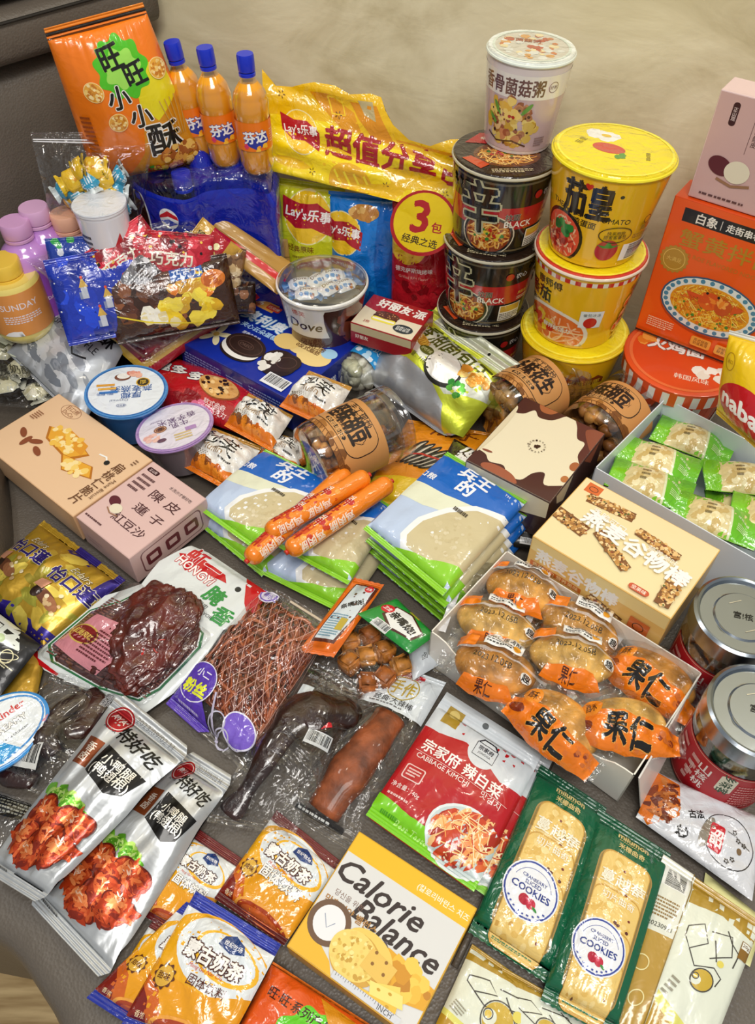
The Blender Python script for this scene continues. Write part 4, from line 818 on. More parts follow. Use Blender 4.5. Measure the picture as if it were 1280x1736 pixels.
def bluepk(a):
    a.blobs(.5, .5, .5, ['#1a3ac0', '#2048d8', '#0e2a98'], 40, .09, ry=.6); a.blobs(.5, .5, .5, ['#f0f4ff'], 60, .008, ry=.6)
    for x, y in ((.3, .35), (.5, .5), (.7, .4), (.4, .7)): a.rect(x-.03, y, x+.03, y+.14, '#c8ccd8'); a.poly([(x, y-.1), (x+.045, y+.01), (x-.045, y+.01)], '#d8b050'); a.rect(x-.055, y+.06, x-.03, y+.14, '#8a94b8'); a.ell(x, y-.1, .014, '#e8502c')
    a.bar(.85, .8, .2, .15, bg='#e4e6ee')
inner('dark blue starry chocolate pack in the left end of the clear sweets bag', .2, .42, .12, .10, .012, -.1, '#1634b0', bluepk, dz=-.015, seed=2)
def brown(a):
    a.blobs(.4, .35, .35, ['#6a3c22', '#8a5230', '#4a2616', '#5a3020'], 50, .06, ry=.3, rot=10); a.blobs(.72, .3, .22, ['#d8a02a', '#e8c030', '#f0d850', '#e8801c'], 16, .05, ry=.1)
    a.rect(.52, .08, .78, .25, '#1c5ab0', rad=.02, same=False); a.t('巧克力', .65, .17, .22, '#e8f0ff', b=.02); a.ell(.85, .3, .1, '#d87a2c', ry=.07); a.blobs(.85, .3, .07, ['#e8943a', '#b85a1c'], 10, .03)
    a.blobs(.62, .62, .22, ['#ecc81c', '#f4dc4a', '#d8a818'], 22, .06, ry=.14); a.blobs(.4, .7, .2, ['#f4f0e0', '#e8d8a0'], 8, .06, ry=.08); a.line([(.05, .6), (.3, .75), (.7, .88)], .012, '#e8d030')
inner('brown chocolate nut pack with blue lettering in front of the clear sweets bag', .47, .66, .15, .085, .022, -.12, '#3a2014', brown, dz=-.026, seed=3)
def redpk(a): a.blobs(.5, .5, .5, ['#b01828', '#d02038', '#781020', '#e04050'], 50, .08, ry=.5); a.blobs(.5, .5, .5, ['#f0e0e0', '#f4c850', '#201018'], 44, .022, ry=.5); a.t('巧克力', .5, .5, .5, '#f4ecd8', b=.03)
inner('bright red chocolate pack near the top corner of the clear sweets bag', .68, .34, .10, .06, .014, -.35, '#b81c30', redpk, dz=-.02, seed=4)
inner('crimson candy pack beside the blue one in the clear sweets bag', .44, .22, .10, .06, .014, .3, '#8a1020', redpk, dz=-.026, seed=5)
inner('gold and red sweets pack at the right end of the clear sweets bag', .82, .48, .08, .06, .012, .6, '#c89a3a', lambda a: (a.rect(0, .3, 1, .7, '#b01824'), a.blobs(.5, .5, .4, ['#f4e8b0', '#7a1018', '#e8c860'], 26, .05), a.t('福', .5, .5, .3, '#f4dc80', b=.03)), dz=-.018, seed=6)
inner('silver and black snack pack in the middle of the clear sweets bag', .42, .42, .06, .05, .014, .5, '#77777c', lambda a: (a.blobs(.5, .5, .5, ['#c8c8d0', '#3a3030', '#606068', '#e8e8ee'], 60, .06), a.micro(.2, .3, .8, .7, 6, '#f0f0f4')), dz=-.018, seed=7)
def nut(a): a.blobs(.5, .5, .5, ['#c8a878', '#8a6440', '#e0c8a0', '#604028'], 60, .07); a.rect(.2, .1, .6, .3, '#1c5ab0'); a.t('果仁', .4, .2, .3, '#e8f4ff', b=.02)
inner('brown nut cluster pack at the right corner of the clear sweets bag', .84, .56, .075, .055, .014, -.5, '#7a5638', nut, dz=-.016, seed=8)
inner('yellow and blue sweets pack near the rear edge of the clear sweets bag', .3, .12, .09, .05, .012, -.2, '#2040a0', lambda a: (a.blobs(.5, .5, .5, ['#e8d02c', '#30a050', '#e0e4f0', '#c02030'], 50, .05)), dz=-.016, seed=9)
inner('dark brown chocolate balls pack at the front corner of the clear sweets bag', .72, .88, .08, .04, .016, -.3, '#2a160e', lambda a: a.blobs(.5, .5, .5, ['#4a2a1a', '#2a160e', '#6a4028', '#8a5a3a'], 60, .07), dz=-.016, seed=10)
# silver souffle bag and clear souffle bag
sv = Pouch('souffle_bag', 'silver grey mountain printed souffle snack bag between the clear bags', 'snack bag', [(112, 512), (232, 560), (142, 726), (14, 600)], z=[.085, .065, .02, .055], T=.022, seals=(.03, .03), wr=.1, seed=11)
a = sv.art('#b4b8be', 'satin'); a.blobs(.45, .62, .42, ['#9a9ea8', '#c8ccd2', '#848a94', '#d8dadf'], 44, .07, ry=.28, el=1.4, ang=20); a.t('雪皮奶酥', .56, .2, .72, '#15151a', b=.03, rot=8, h=.17); a.t('CRISPY SOUFFLE', .42, .36, .78, '#2a2a32', rot=8); a.line([(.5, .42), (.6, .56), (.75, .52)], .02, '#15151a'); sv.done(a)
cb = Pouch('souffle_pack', 'clear bag of pale wrapped souffle cakes at the left edge', 'snack bag', [(-40, 535), (85, 610), (95, 700), (-60, 690)], z=[.035, .03, .02, .02], T=.035, seals=(.06, .04), wr=.1, seed=12)
a = cb.art('film'); a.t('雪皮奶酥', .6, .66, .5, '#3a3a30', b=.02, rot=-14); a.t('CRISPY SOUFFLE', .6, .75, .45, '#5a5a50', rot=-14); a.blobs(.6, .3, .12, ['#e8ecd0'], 4, .06); cb.done(a)
SCol = ['#d8d2b4', '#c4bc98', '#a8a488', '#e4e0cc']
for k, (u, v) in enumerate(((.45, .35), (.7, .5), (.85, .75), (.5, .75), (.8, .3))):
    q = cb.at(u, v, -.016); o = candy('wrapped_souffle', ('pale wrapped souffle piece inside the clear bag at the left edge, upper', 'pale wrapped souffle piece inside the clear bag at the left edge, centre', 'pale wrapped souffle piece inside the clear bag at the left edge, lower right', 'pale wrapped souffle piece inside the clear bag at the left edge, lower', 'pale wrapped souffle piece inside the clear bag at the left edge, upper right')[k], 'cake', rotm(q, k*1.1, .1, .1), .05, .035, .011, '#c4c4b4', '#d4cfae', lambda a: (a.blobs(.5, .5, .3, SCol+['#6a6a50'], 22, .08, ry=.25), a.t('奶酥', .5, .5, .2, '#3a3a30')), group='wrapped souffles in the clear bag', seed=k)
# oat yogurt cups
def yocup(label, cen, rx, zt, ring, cover, art, h, bodycol, tilt, rot):
    c = P(cen[0], cen[1], zt); m = Matrix.Translation(c-Vector((0, 0, h))) @ Matrix.Rotation(tilt[0], 4, 'X') @ Matrix.Rotation(tilt[1], 4, 'Y'); root = empty('oat_yogurt_cup', label, 'yogurt cup', mat=m, group='oat yogurt cups')
    link('body', lathe([(rx*.72, 0), (rx*.74, .002), (rx*.9, h*.93), (rx*.92, h*.96)], 40, [(bodycol, 'hard')]), root)
    link('rim', lathe([(rx*.9, h*.93), (rx*1.0, h*.95), (rx*1.01, h*.985), (rx*.96, h)], 48, [(ring, 'hard')]), root)
    a = Art(2*rx, 2*rx, None, 'wrap'); a.ell(.5, .5, .5, ring, n=48); a.ell(.5, .5, .455, cover, n=48); art(a); d = rot
    o = lid_art(root, a, h+.001, d, 'foil_lid'); return root
def coco(a):
    a.t('厚椰\n燕麦燕麦', .56, .53, .5, '#2f5a9a', b=.025, rot=180); a.t('Oatmeal', .42, .68, .22, '#5a6a8a', rot=180); a.ring(.5, .5, .475, .012, '#2a62a8'); a.ell(.7, .36, .085, '#e0b030'); a.ell(.7, .36, .07, '#3a3018'); a.t('厚', .7, .36, .08, '#e8c040')
    a.ell(.45, .24, .1, '#7a4a30', ry=.07); a.ell(.46, .22, .08, '#f2f0ea', ry=.055); a.blobs(.6, .2, .08, ['#e8a08a', '#f0b8a0', '#e08070'], 14, .04, ry=.05)
    for k in range(3): a.rect(.14+.02*k, .36+.07*k, .36+.02*k, .40+.07*k, ('#e0a030', '#e8b040', '#3a78c0')[k], same=False)
    a.t('低糖 0脂', .25, .55, .2, '#2a62a8'); a.ring(.45, .78, .06, .004, '#2a4a8a', ry=.03); a.t('正能量', .45, .78, .09, '#2a4a8a')
def taro(a):
    a.t('牛乳\n香芋紫米', .56, .42, .5, '#6a5078', b=.02, rot=176); a.ring(.5, .5, .475, .01, '#a080b8'); a.ell(.32, .48, .085, '#8a5a3c', ry=.07); a.ring(.32, .48, .07, .008, '#e8b890', ry=.056); a.t('厚', .32, .48, .06, '#3a2014'); a.blobs(.2, .6, .08, ['#e8b0a0', '#f0c4b4'], 10, .04); a.ell(.3, .72, .06, '#6a4a5a', ry=.04)
    for k in range(3): a.rect(.46, .68+.055*k, .68, .71+.055*k, '#d8c088')
    a.t('Oatmeal', .3, .3, .16, '#8a7090', rot=176); a.rect(.62, .6, .76, .68, '#b08ac0')
yocup('round oat yogurt cup with a blue rimmed white foil lid', (210, 664), .0485, .062, '#4f90d0', '#e6ecf2', coco, .055, '#3a78c0', (-.02, .05), -1.4)
yocup('round oat yogurt cup with a lilac rimmed lid, below the blue rimmed one', (303, 728), .0455, .055, '#b795cc', '#e6e0ec', taro, .048, '#7a7078', (-.1, -.12), -1.2)
# red cookie bag
rc = Pouch('cookie_bag', 'red chocolate chip cookie bag lying in front of the blue biscuit box', 'cookie bag', [(262, 602), (470, 672), (420, 745), (255, 685)], z=[.02, .02, .02, .02], T=.022, seals=(.0, .0), wr=.07, seed=13)
a = rc.art('#b8141c', 'wrap'); a.blobs(.5, .85, .5, ['#8a0f18', '#a81420'], 12, .09, ry=.05); a.t('趣多多!', .28, .34, .5, '#f2eee6', b=.05, out='#14203c', ow=.06, rot=8, h=.11); a.ell(.16, .08, .035, '#e8a858'); a.ell(.63, .45, .17, '#8a4a1c', ry=.12); a.ell(.62, .43, .165, '#d8a05a', ry=.115); a.blobs(.62, .43, .14, ['#e8b870', '#c8863c', '#3a1a10', '#2a120c', '#f0c88a'], 46, .018, ry=.095)
a.t('软式曲奇\n浓郁巧克力', .64, .82, .26, '#f4d8d8', b=.01, rot=6); a.rect(.8, .55, 1, .7, '#d8283a', rad=.02); a.t('红提味', .9, .62, .16, '#f8e8e8'); a.blobs(.5, .92, .12, ['#c84878', '#e06a90', '#a83060'], 14, .035, ry=.05); rc.done(a)
# the blue biscuit box
def oreo(a):
    a.rect(.0, .0, .30, .13, '#f0a848'); a.rect(.22, .02, .34, .1, '#d8401c', rad=.01); a.t('100%', .1, .045, .16, '#fff4e0', b=.03); a.t('享受', .12, .1, .1, '#c8301c', b=.02); a.t('巧克棒', .28, .06, .1, '#f8e8d0')
    a.t('奥利奥', .33, .27, .36, '#f2f6fc', b=.05, out='#3a8ad0', ow=.06, shear=.15); a.t('夹心云朵蛋糕', .37, .42, .32, '#bfe0fa', b=.03, out='#2a68c0', ow=.03); a.t('原香牛乳味', .36, .52, .16, '#f4f8ff', b=.01)
    a.ell(.72, .33, .13, '#f6d890', ry=.1); a.ell(.85, .4, .13, '#f6d890', ry=.1); a.ell(.6, .38, .1, '#f4d080', ry=.08); a.ell(.92, .29, .06, '#a8d4f0', ry=.05); a.ell(.75, .18, .035, '#8ac4ec'); a.ell(.6, .2, .02, '#e8f4ff'); a.ell(.86, .2, .02, '#8ac4ec'); a.t('香醇软口感\n0反式脂肪', .77, .32, .22, '#6a3a1c', b=.02)
    for k in range(5): a.ell(.155+.065*math.cos(k*1.257-.4), .71+.065*math.sin(k*1.257-.4)*a.W/a.H, .058, '#f6e8b8', ry=.024, rot=k*72-23, same=k > 0)
    a.ell(.155, .71, .022, '#d8b050')
    a.ell(.40, .76, .16, '#241612', ry=.1, rot=4); a.ell(.40, .73, .16, '#f2eee8', ry=.1, rot=4); a.ell(.405, .67, .165, '#33211c', ry=.105, rot=4); a.ring(.405, .67, .14, .006, '#5a4038', ry=.085, rot=4); a.ring(.405, .67, .07, .006, '#5a4038', ry=.035, rot=4); a.t('OREO', .405, .67, .1, '#6a5048', b=.02)
    a.ell(.72, .7, .13, '#241612', ry=.12, rot=-10); a.ell(.69, .66, .12, '#33211c', ry=.11); a.ell(.755, .64, .1, '#33211c', ry=.09, rot=-30); a.blobs(.645, .68, .035, ['#f4f0ea', '#e8e4dc'], 12, .028, ry=.11); a.ring(.755, .64, .07, .005, '#5a4038', ry=.06, rot=-30)
    a.bar(.82, .9, .19, .11, bg='#eef0f2')
def oreof(a): a.micro(.03, .2, .38, .85, 7, '#8aa4dc'); a.micro(.43, .25, .58, .85, 6, '#8aa4dc'); a.micro(.64, .2, .95, .8, 6, '#8aa4dc')
carton('biscuit_box', 'large blue chocolate sandwich cake box in the centre left of the pile', 'box', [(421, 499), (614, 580), (491, 676), (297, 578)], .058, .050, oreo, {'f': oreof, 'r': lambda a: a.t('0g 蛋糕', .5, .5, .3, '#e8f0ff', b=.02)}, 'card', '#0c2a9c', None, '#0a2488')
# white bowl with chocolates
l = P(546, 474, .128)
def dovep(a):
    a.rect(0, 0, 1, 1, '#d8d4cc'); a.rect(.0, .72, 1, 1, '#4a2014'); a.t('Dove', .33, .42, .2, '#2a1410', b=.02, shear=.2); a.t('德芙', .3, .12, .08, '#b8281c'); a.ell(.62, .55, .16, '#3a1810', ry=.3, rot=-20); a.ell(.66, .6, .1, '#6a3020', ry=.2, rot=-30); a.blobs(.64, .5, .12, ['#4a2014', '#7a3c28', '#2a100a'], 14, .05, ry=.1)
bw = cup('sweets_bowl', 'round white printed bowl holding wrapped chocolates, below the chips multipack', 'bowl', (l.x, l.y, .0), .0565, .036, .128, '#d8d4cc', '#6a6a60', dovep, None, rot=.25, rimcol='#e8e6e0', frac=.7, lidR=.9, z0f=.45, opentop=True)
for ch in bw.children:
    if ch.name.startswith('lid'): ch.name = 'inner_tray'; ch.data = lathe([(.0538, .126), (.050, .105), (.046, .10), (1e-6, .10)], 48, [('#8a8474', 'hard')], caps=False)
link('clear_lid', lathe([(.0555, .1285), (.050, .1315), (.03, .1335), (1e-6, .134)], 40, [('pet', 'pet')], caps=False), bw)
def dv(a): a.t('Dove', .5, .4, .34, '#4a2a20', b=.02, shear=.2); a.blobs(.5, .8, .2, ['#b8602c', '#8a4420', '#3a90d0'], 6, .05, ry=.05)
D0 = None
for k, (dx, dy, rz, lb) in enumerate(((-.028, .008, .3, 'leftmost'), (-.008, .012, .9, 'second from the left'), (.008, -.008, .8, 'lowest'), (.026, .004, .6, 'rightmost'), (-.018, -.016, .1, 'nearest the front'), (.012, .02, .2, 'rearmost'))):
    m = rotm((l.x+dx, l.y+dy, .116+.002*(k % 3)), rz, .1, .0)
    lb_ = 'white and blue wrapped chocolate in the white bowl, the %s one' % lb
    if k == 0: D0 = candy('wrapped_chocolate', lb_, 'chocolate', m, .048, .022, .007, '#4a8ac8', '#e8ecee', dv, group='chocolates in the white bowl')
    else: c = copy_tree(D0); c.matrix_world = m; c['label'] = lb_
# small red box
def pie(a):
    a.rect(0, 0, 1, .55, '#a80f1c'); a.rect(0, .5, 1, 1, '#e8dcc0'); a.poly([(0, .4), (.4, .55), (1, .5), (1, .8), (.6, .6), (0, .75)], '#e8dcc0'); a.t('好丽友·派', .56, .2, .8, '#f6f0e8', b=.05, rot=2, h=.2)
    a.ell(.42, .6, .2, '#4a2418', ry=.1); a.rect(.22, .62, .62, .76, '#f0e04a', rad=.05); a.rect(.24, .66, .6, .71, '#f6f2e4'); a.ell(.43, .52, .2, '#5a2c1c', ry=.09); a.blobs(.43, .5, .17, ['#8a5030', '#c89060'], 22, .012, ry=.07); a.ell(.78, .78, .16, '#20303a', ry=.1); a.t('经典口味\n酥软香浓', .78, .78, .22, '#e8e8e0', b=.01); a.t('2枚', .2, .85, .1, '#a8201c')
carton('pie_box', 'small red and cream chocolate pie box behind the yellow bread chip pouch', 'box', [(637, 504), (741, 525), (698, 574), (584, 547)], .098, .030, pie, {'f': lambda a: (a.rect(0, 0, 1, .4, '#c8b890'), a.t('好丽友', .18, .6, .22, '#f4e8d8', b=.02)), 'r': lambda a: a.t('好丽友', .5, .5, .6, '#f4e8d8', b=.02)}, 'card', '#a80f1c', None, '#9a0e1a')
# ------------------------------------------------------------------ middle: cakes, jars, pouches, boxes, biscuits, sausages
def muffin(label, q, z, T, seed):
    p = Pouch('wrapped_cake', label, 'cake', q, z=z, T=T, seals=(.1, .1), wr=.14, seed=seed, group='white and orange wrapped cakes', eu=.45, sh=.4)
    a = p.art('#e8e4dc', 'wrap', outline=zigzag(14, .01)); a.rect(0, 0, 1, .09, '#b8842c'); a.poly([(0, .1), (.3, .12), (0, .25)], '#e07818'); a.poly([(0, .72), (.4, .8), (1, .74), (1, 1), (0, 1)], '#e07818')
    a.blobs(.5, .84, .3, ['#c86010', '#f09028', '#8a4a1c'], 12, .06, ry=.08); a.t('妙芙', .5, .38, .6, '#14120e', b=.015, out='#fdfcf8', ow=.035, shear=.15, rot=6); a.t('Muffin', .45, .56, .36, '#9a7a50', shear=.2)
    for i in range(8):
        for j in range(5): a.ell(.1+.045*i+.02*(j % 2), .66+.03*j, .014-.0012*i, '#6a5a3c', same=i+j > 0)
    a.micro(.6, .62, .9, .68, 1, '#2a2a2a'); p.done(a); return p
muffin('white and orange wrapped cake behind the lying jar, touching the blue biscuit box', [(528, 640), (600, 668), (560, 738), (478, 700)], [.055, .055, .04, .04], .035, 1)
muffin('white and orange wrapped cake between the red cookie bag and the lying jar', [(425, 680), (500, 718), (462, 778), (384, 735)], [.03, .03, .025, .025], .035, 2)
muffin('white and orange wrapped cake nearest the pink box, with an orange bottom', [(358, 735), (448, 770), (398, 850), (308, 800)], [.018, .018, .012, .012], .035, 3)
muffin('white and orange wrapped cake mostly tucked under the lying jar of snacks', [(470, 745), (530, 765), (500, 815), (430, 790)], [.012, .012, .01, .01], .03, 4)
# jars of coated beans with kraft labels
BEAN = [('#a56c30', 'bake'), ('#b87c3c', 'bake'), ('#cc9148', 'bake'), ('#8a5420', 'bake')]
def jar(name, label, cat, m, R, L, labart, beans, lidmat=('pet', 'pet'), lidcol='#c8c4bc', group=None, labz=(.18, .78), frac=.6, rot=PI/2, bmat=BEAN, bsize=.0075, nb=170, fill=.82, beanlabel='', labcol='#c98f52', metal=False, seed=1, lidlen=.13):
    root = empty(name, label, cat, group=group, mat=m); h = L*(1-lidlen)
    link('body', lathe([(1e-6, .002), (R*.8, .001), (R*.95, .004), (R, .012), (R, h*.97), (R*.96, h)], 44, [('pet', 'pet')]), root)
    if metal:
        link('lid', lathe([(R*1.0, h*.97), (R*1.03, h*.98), (R*1.03, L*.985), (R*.97, L), (R*.92, L-.001), (R*.88, L-.004), (R*.62, L-.004), (R*.58, L-.0025), (1e-6, L-.0025)], 56, [('#a6aeb6', 'metal')]), root)
        a = Art(R*1.0, R*1.0, None, 'metal'); a.line([(.2, .25), (.45, .1)], .02, '#e8e6e0'); a.line([(.55, .9), (.8, .75)], .02, '#e8e6e0'); a.t('宫!核', .5, .5, .4, '#4a4a4a', b=.01); a.ring(.5, .5, .62, .02, '#9a9890')
        lid_art(root, a, L-.0022, face_cam(m.translation)+.4, 'embossed_print')
    else: link('lid', lathe([(R*.98, h*.95), (R*1.03, h*.96), (R*1.035, h+.003), (R*1.0, h+.004), (R*1.03, h+.006), (R*1.03, L*.985), (R*.97, L), (R*.9, L), (R*.88, L-.003), (1e-6, L-.003)], 48, [('pet', 'pet')]), root)
    r = random.Random(seed); it = []
    for k in range(nb):
        t = r.uniform(0, 2*PI); q = math.sqrt(r.uniform(.35, 1))*(R-bsize*1.05) if r.random() < .8 else r.uniform(0, R*.6); it.append(((q*math.cos(t), q*math.sin(t), r.uniform(bsize, h*fill)), (bsize*r.uniform(.8, 1.2), bsize*r.uniform(.75, 1.05), bsize*.9), r.uniform(0, 3), r.uniform(0, 3), r.randrange(len(bmat))))
    o = link(beans, blobmesh(it, bmat, 1 if nb > 200 else 2, .15, seed), None); o.matrix_world = m; tag(o, beanlabel, 'snack', kind='stuff')
    z1, z0 = h*labz[1], h*labz[0]; a = wrap_art(R*1.004, z1, R*1.004, z0, frac, labcol, 'paper', seed); labart(a); wrapped(root, a, R*1.004, z1, R*1.004, z0, rot, 'label'); return root
def kraft(txt):
    def f(a):
        # the jar lies on its side: its label text runs across the jar
        a.blobs(.5, .97, .5, ['#a06a30', '#7a4a1c'], 20, .05, ry=.04); a.line([(.0, .9), (1, .9)], .006, '#6a3c18')
        for k in range(26): a.line([(.04*k, .91), (.04*k+.02, 1)], .005, '#6a3c18', same=k > 0)
        a.rect(.22, .12, .78, .8, '#2a1a10', rad=.1); a.rect(.228, .132, .772, .788, '#cb9255', rad=.095); a.rect(.3, .28, .7, .64, '#2a1a10', rad=.09); a.rect(.306, .288, .694, .632, '#cb9255', rad=.085)
        a.t(txt, .5, .44, .36, '#22150c', b=.05, h=.16); a.t('手工现炒', .5, .2, .24, '#22150c', b=.02); a.micro(.33, .56, .67, .62, 1, '#4a2c18'); a.rect(.38, .68, .62, .76, '#22150c', rad=.02); a.t('经典美味', .5, .72, .2, '#d8a468', b=.02); a.micro(.06, .2, .16, .8, 10, '#7a4a24')
    return f
def lying(b, l, zb, zl, roll=0):
    """matrix with local Z from base centre b to lid centre l; local +Y (label side) facing up"""
    B, L = P(b[0], b[1], zb), P(l[0], l[1], zl); d = (L-B); ln = d.length; d.normalize(); up = Vector((0, 0, 1)); y = (up-d*up.dot(d)).normalized(); y = Matrix.Rotation(roll, 3, d) @ y; x = y.cross(d); m = Matrix.Identity(4)
    for i in range(3): m[i][0], m[i][1], m[i][2], m[i][3] = x[i], y[i], d[i], B[i]
    return m, ln
m, ln = lying((522, 784), (672, 712), .062, .066, .15); jar('snack_jar', 'clear jar of coated beans with kraft label lying above the orange sausages', 'jar', m, .042, ln, kraft('怪味胡豆'), 'coated_beans', group='kraft label jars', beanlabel='coated beans filling the kraft label jar beside the sausages', nb=300, bsize=.007)
m, ln = lying((836, 704), (962, 634), .052, .052, .1); jar('snack_jar', 'clear jar of round peanuts with kraft label lying beside the silver pouch', 'jar', m, .041, ln, kraft('多味花生'), 'peanuts', group='kraft label jars', beanlabel='round peanuts filling the kraft label jar behind the chocolate drip box', bmat=[('#a4793c', 'bake'), ('#8a6028', 'bake'), ('#b98d4a', 'bake')], bsize=.0085, nb=210)
m, ln = lying((990, 748), (1082, 678), .05, .05, -.3); jar('snack_jar', 'clear jar with kraft label lying behind the white tray of green wrapped cakes', 'jar', m, .042, ln, kraft('怪味胡豆'), 'coated_beans', group='kraft label jars', beanlabel='coated beans filling the kraft label jar behind the green wrapped cakes', nb=150, rot=PI/2)
# blue label pouch jar
m, ln = lying((585, 650), (652, 585), .03, .034, 0)
def bluel(a): a.rect(0, 0, 1, 1, '#2a98dc'); a.t('牛奶扇贝', .5, .35, .5, '#e8f4fc', b=.02); a.t('2—', .3, .55, .3, '#e8f4fc', b=.01); a.blobs(.5, .8, .3, ['#e8f4fc', '#bfe0f4'], 10, .05, ry=.05)
jar('snack_jar', 'small clear jar with a bright blue label behind the silver and yellow pouch', 'jar', m, .028, ln, bluel, 'milk_sweets', beanlabel='pale milk sweets inside the blue label jar', bmat=[('#cfd0b8', 'bake'), ('#b8ba9c', 'bake'), ('#e0e0cc', 'bake')], bsize=.012, nb=34, labcol='#2a98dc', labz=(.42, .88), frac=.5, lidlen=.2)
# bread chip pouch
bp = Pouch('bread_chip_pouch', 'silver and yellow-green coconut bread chip pouch leaning behind the peanut jar', 'pouch', [(744, 522), (884, 620), (776, 758), (612, 640)], z=[.085, .085, .02, .02], T=.04, seals=(.2, .03), wr=.09, seed=21, sh=.12)
a = bp.art('#b7b9bd', 'foil', outline=rout(.03, bp.W, bp.H)); a.poly([(0, .0), (1, .0), (1, .2), (0, .2)], '#d5d8c4'); a.poly([(.0, .14), (.35, .18), (.7, .14), (.62, .3), (0, .36)], '#d9e04a'); a.poly([(0, .0), (.12, .0), (.08, .3), (0, .3)], '#dfe55a'); a.ell(.72, .1, .014, '#202018')
a.poly([(.0, .2), (1, .2), (1, .9), (.86, .98), (.78, .78), (.6, .66), (.3, .62), (.08, .68), (0, .7)], '#d0da3c'); a.poly([(.18, .22), (.7, .22), (1, .34), (1, .5), (.75, .7), (.5, .58), (.2, .5)], '#e2e4d4')
a.t('香油面包干', .52, .3, .78, '#55590f', b=.03, rot=4, h=.15); a.ell(.62, .52, .17, '#2c2a24', ry=.13, rot=14); a.ell(.61, .5, .155, '#f4f2ec', ry=.115, rot=14); a.blobs(.8, .58, .06, ['#2f8a30', '#5aaa3a'], 12, .02); a.ell(.28, .4, .1, '#e9bf4a', ry=.035, rot=20); a.ell(.2, .38, .05, '#f2dfa0', ry=.03, rot=20)
for k in range(5): a.ring(.24+.025*k, .395+.006*k, .03, .006, '#c8902c', ry=.034)
a.ell(.4, .46, .07, '#55590f', ry=.035); a.t('好吃不腻', .4, .46, .11, '#e4e8b0'); a.t('净含量：118g', .36, .56, .26, '#6a6e30', rot=4); a.blobs(.83, .4, .1, ['#d8902c', '#e8b050', '#f0d080'], 14, .05, ry=.05); bp.done(a, 26, 26)
# sunflower bag beneath
sb = Pouch('sunflower_seed_bag', 'orange sunflower seed bag under the silver pouch, between jar and chocolate drip box', 'snack bag', [(692, 715), (845, 740), (760, 880), (608, 850)], z=.006, T=.02, seals=(.04, .04), wr=.08, seed=22)
a = sb.art('#e08a14', 'wrap'); a.t('瓜子', .6, .14, .5, '#7a3a10', b=.02); a.rect(0, .75, 1, 1, '#e8c01c')
for k in range(6): a.ell(.28+.07*k, .45+.02*k, .22, '#1a1614', ry=.05, rot=-62+6*k); a.ell(.29+.07*k, .45+.02*k, .18, '#d8cdb8', ry=.012, rot=-62+6*k); a.ell(.27+.07*k, .46+.02*k, .17, '#b8ac98', ry=.007, rot=-62+6*k)
a.line([(.1, .52), (.4, .48), (.8, .56)], .025, '#b8281c'); a.line([(.7, .3), (.85, .4), (.8, .6)], .02, '#3a1a10'); sb.done(a)
kb_ = Pouch('seed_packet', 'black and white printed packet corner under the chocolate drip box', 'snack bag', [(770, 745), (850, 790), (800, 850), (735, 810)], z=.03, T=.008, seals=(0, 0), wr=.1, seed=23); a = kb_.art('#2a1c16', 'wrap'); a.t('瓜\n糖', .4, .3, .35, '#f4f2ee', b=.05, rot=10); a.blobs(.5, .5, .5, ['#f0ede6'], 16, .04); kb_.done(a, 10, 10)
# chocolate drip box
def drip(a):
    a.rect(0, 0, 1, 1, '#e9dfc0'); a.spoly([(-.1, -.1), (.5, -.1), (.46, .1), (.3, .16), (.2, .1), (.12, .2), (0, .2)], '#4a2420'); a.spoly([(.2, -.03), (.42, -.03), (.38, .06), (.26, .07)], '#a8623a')
    a.spoly([(.62, -.1), (1.1, -.1), (1.1, .48), (.93, .4), (.9, .22), (.8, .2), (.72, .08)], '#5a2c26'); a.spoly([(.82, .05), (1.03, .0), (1.03, .27), (.92, .2)], '#8a4a34'); a.ell(.97, .52, .05, '#a8623a', ry=.07); a.ell(.97, .7, .04, '#b87440', ry=.05)
    a.spoly([(-.1, 1.1), (-.05, .86), (.1, .84), (.2, .9), (.35, .87), (.45, .94), (.6, .93), (.66, .8), (.76, .74), (.84, .86), (1.05, .78), (1.1, 1.1)], '#4a2420'); a.spoly([(.16, .94), (.3, .9), (.5, .92), (.58, 1), (.2, 1)], '#a0583c'); a.ell(.1, .8, .06, '#8a4a34', ry=.016, rot=-8)
    a.spoly([(-.02, .2), (.04, .2), (.06, .5), (.03, .8), (0, .8)], '#dccfae'); a.t('✿', .5, .5, .06, '#3a2018', b=.03); a.ell(.5, .5, .03, '#3a2018', ry=.02, rot=-30); a.ell(.52, .485, .016, '#3a2018')
    for k, ch in enumerate('MAYCHLOECH·好巧克力'): t = 2*PI*k/15; a.t(ch, .5+.088*math.cos(t), .5+.088*math.sin(t)*a.W/a.H, .018, '#3a2018', rot=math.degrees(t)+90, b=.04)
carton('chocolate_gift_box', 'cream box with dripping chocolate print, right of the centre beside the jars', 'box', [(888, 668), (1024, 738), (934, 853), (793, 783)], .088, .06, drip, {'f': lambda a: (a.rect(0, 0, 1, 1, '#e2d6b4'), a.poly([(.6, .6), (1, .4), (1, 1), (.6, 1)], '#3a2018')), 'r': lambda a: (a.rect(0, 0, 1, 1, '#3e211c'), a.poly([(.1, 0), (.4, 0), (.3, .5), (.15, .3)], '#e2d6b4'), a.poly([(.6, 0), (.9, 0), (.8, .4)], '#a0583c'))}, 'card', '#e9dfc0', None, '#3e211c')
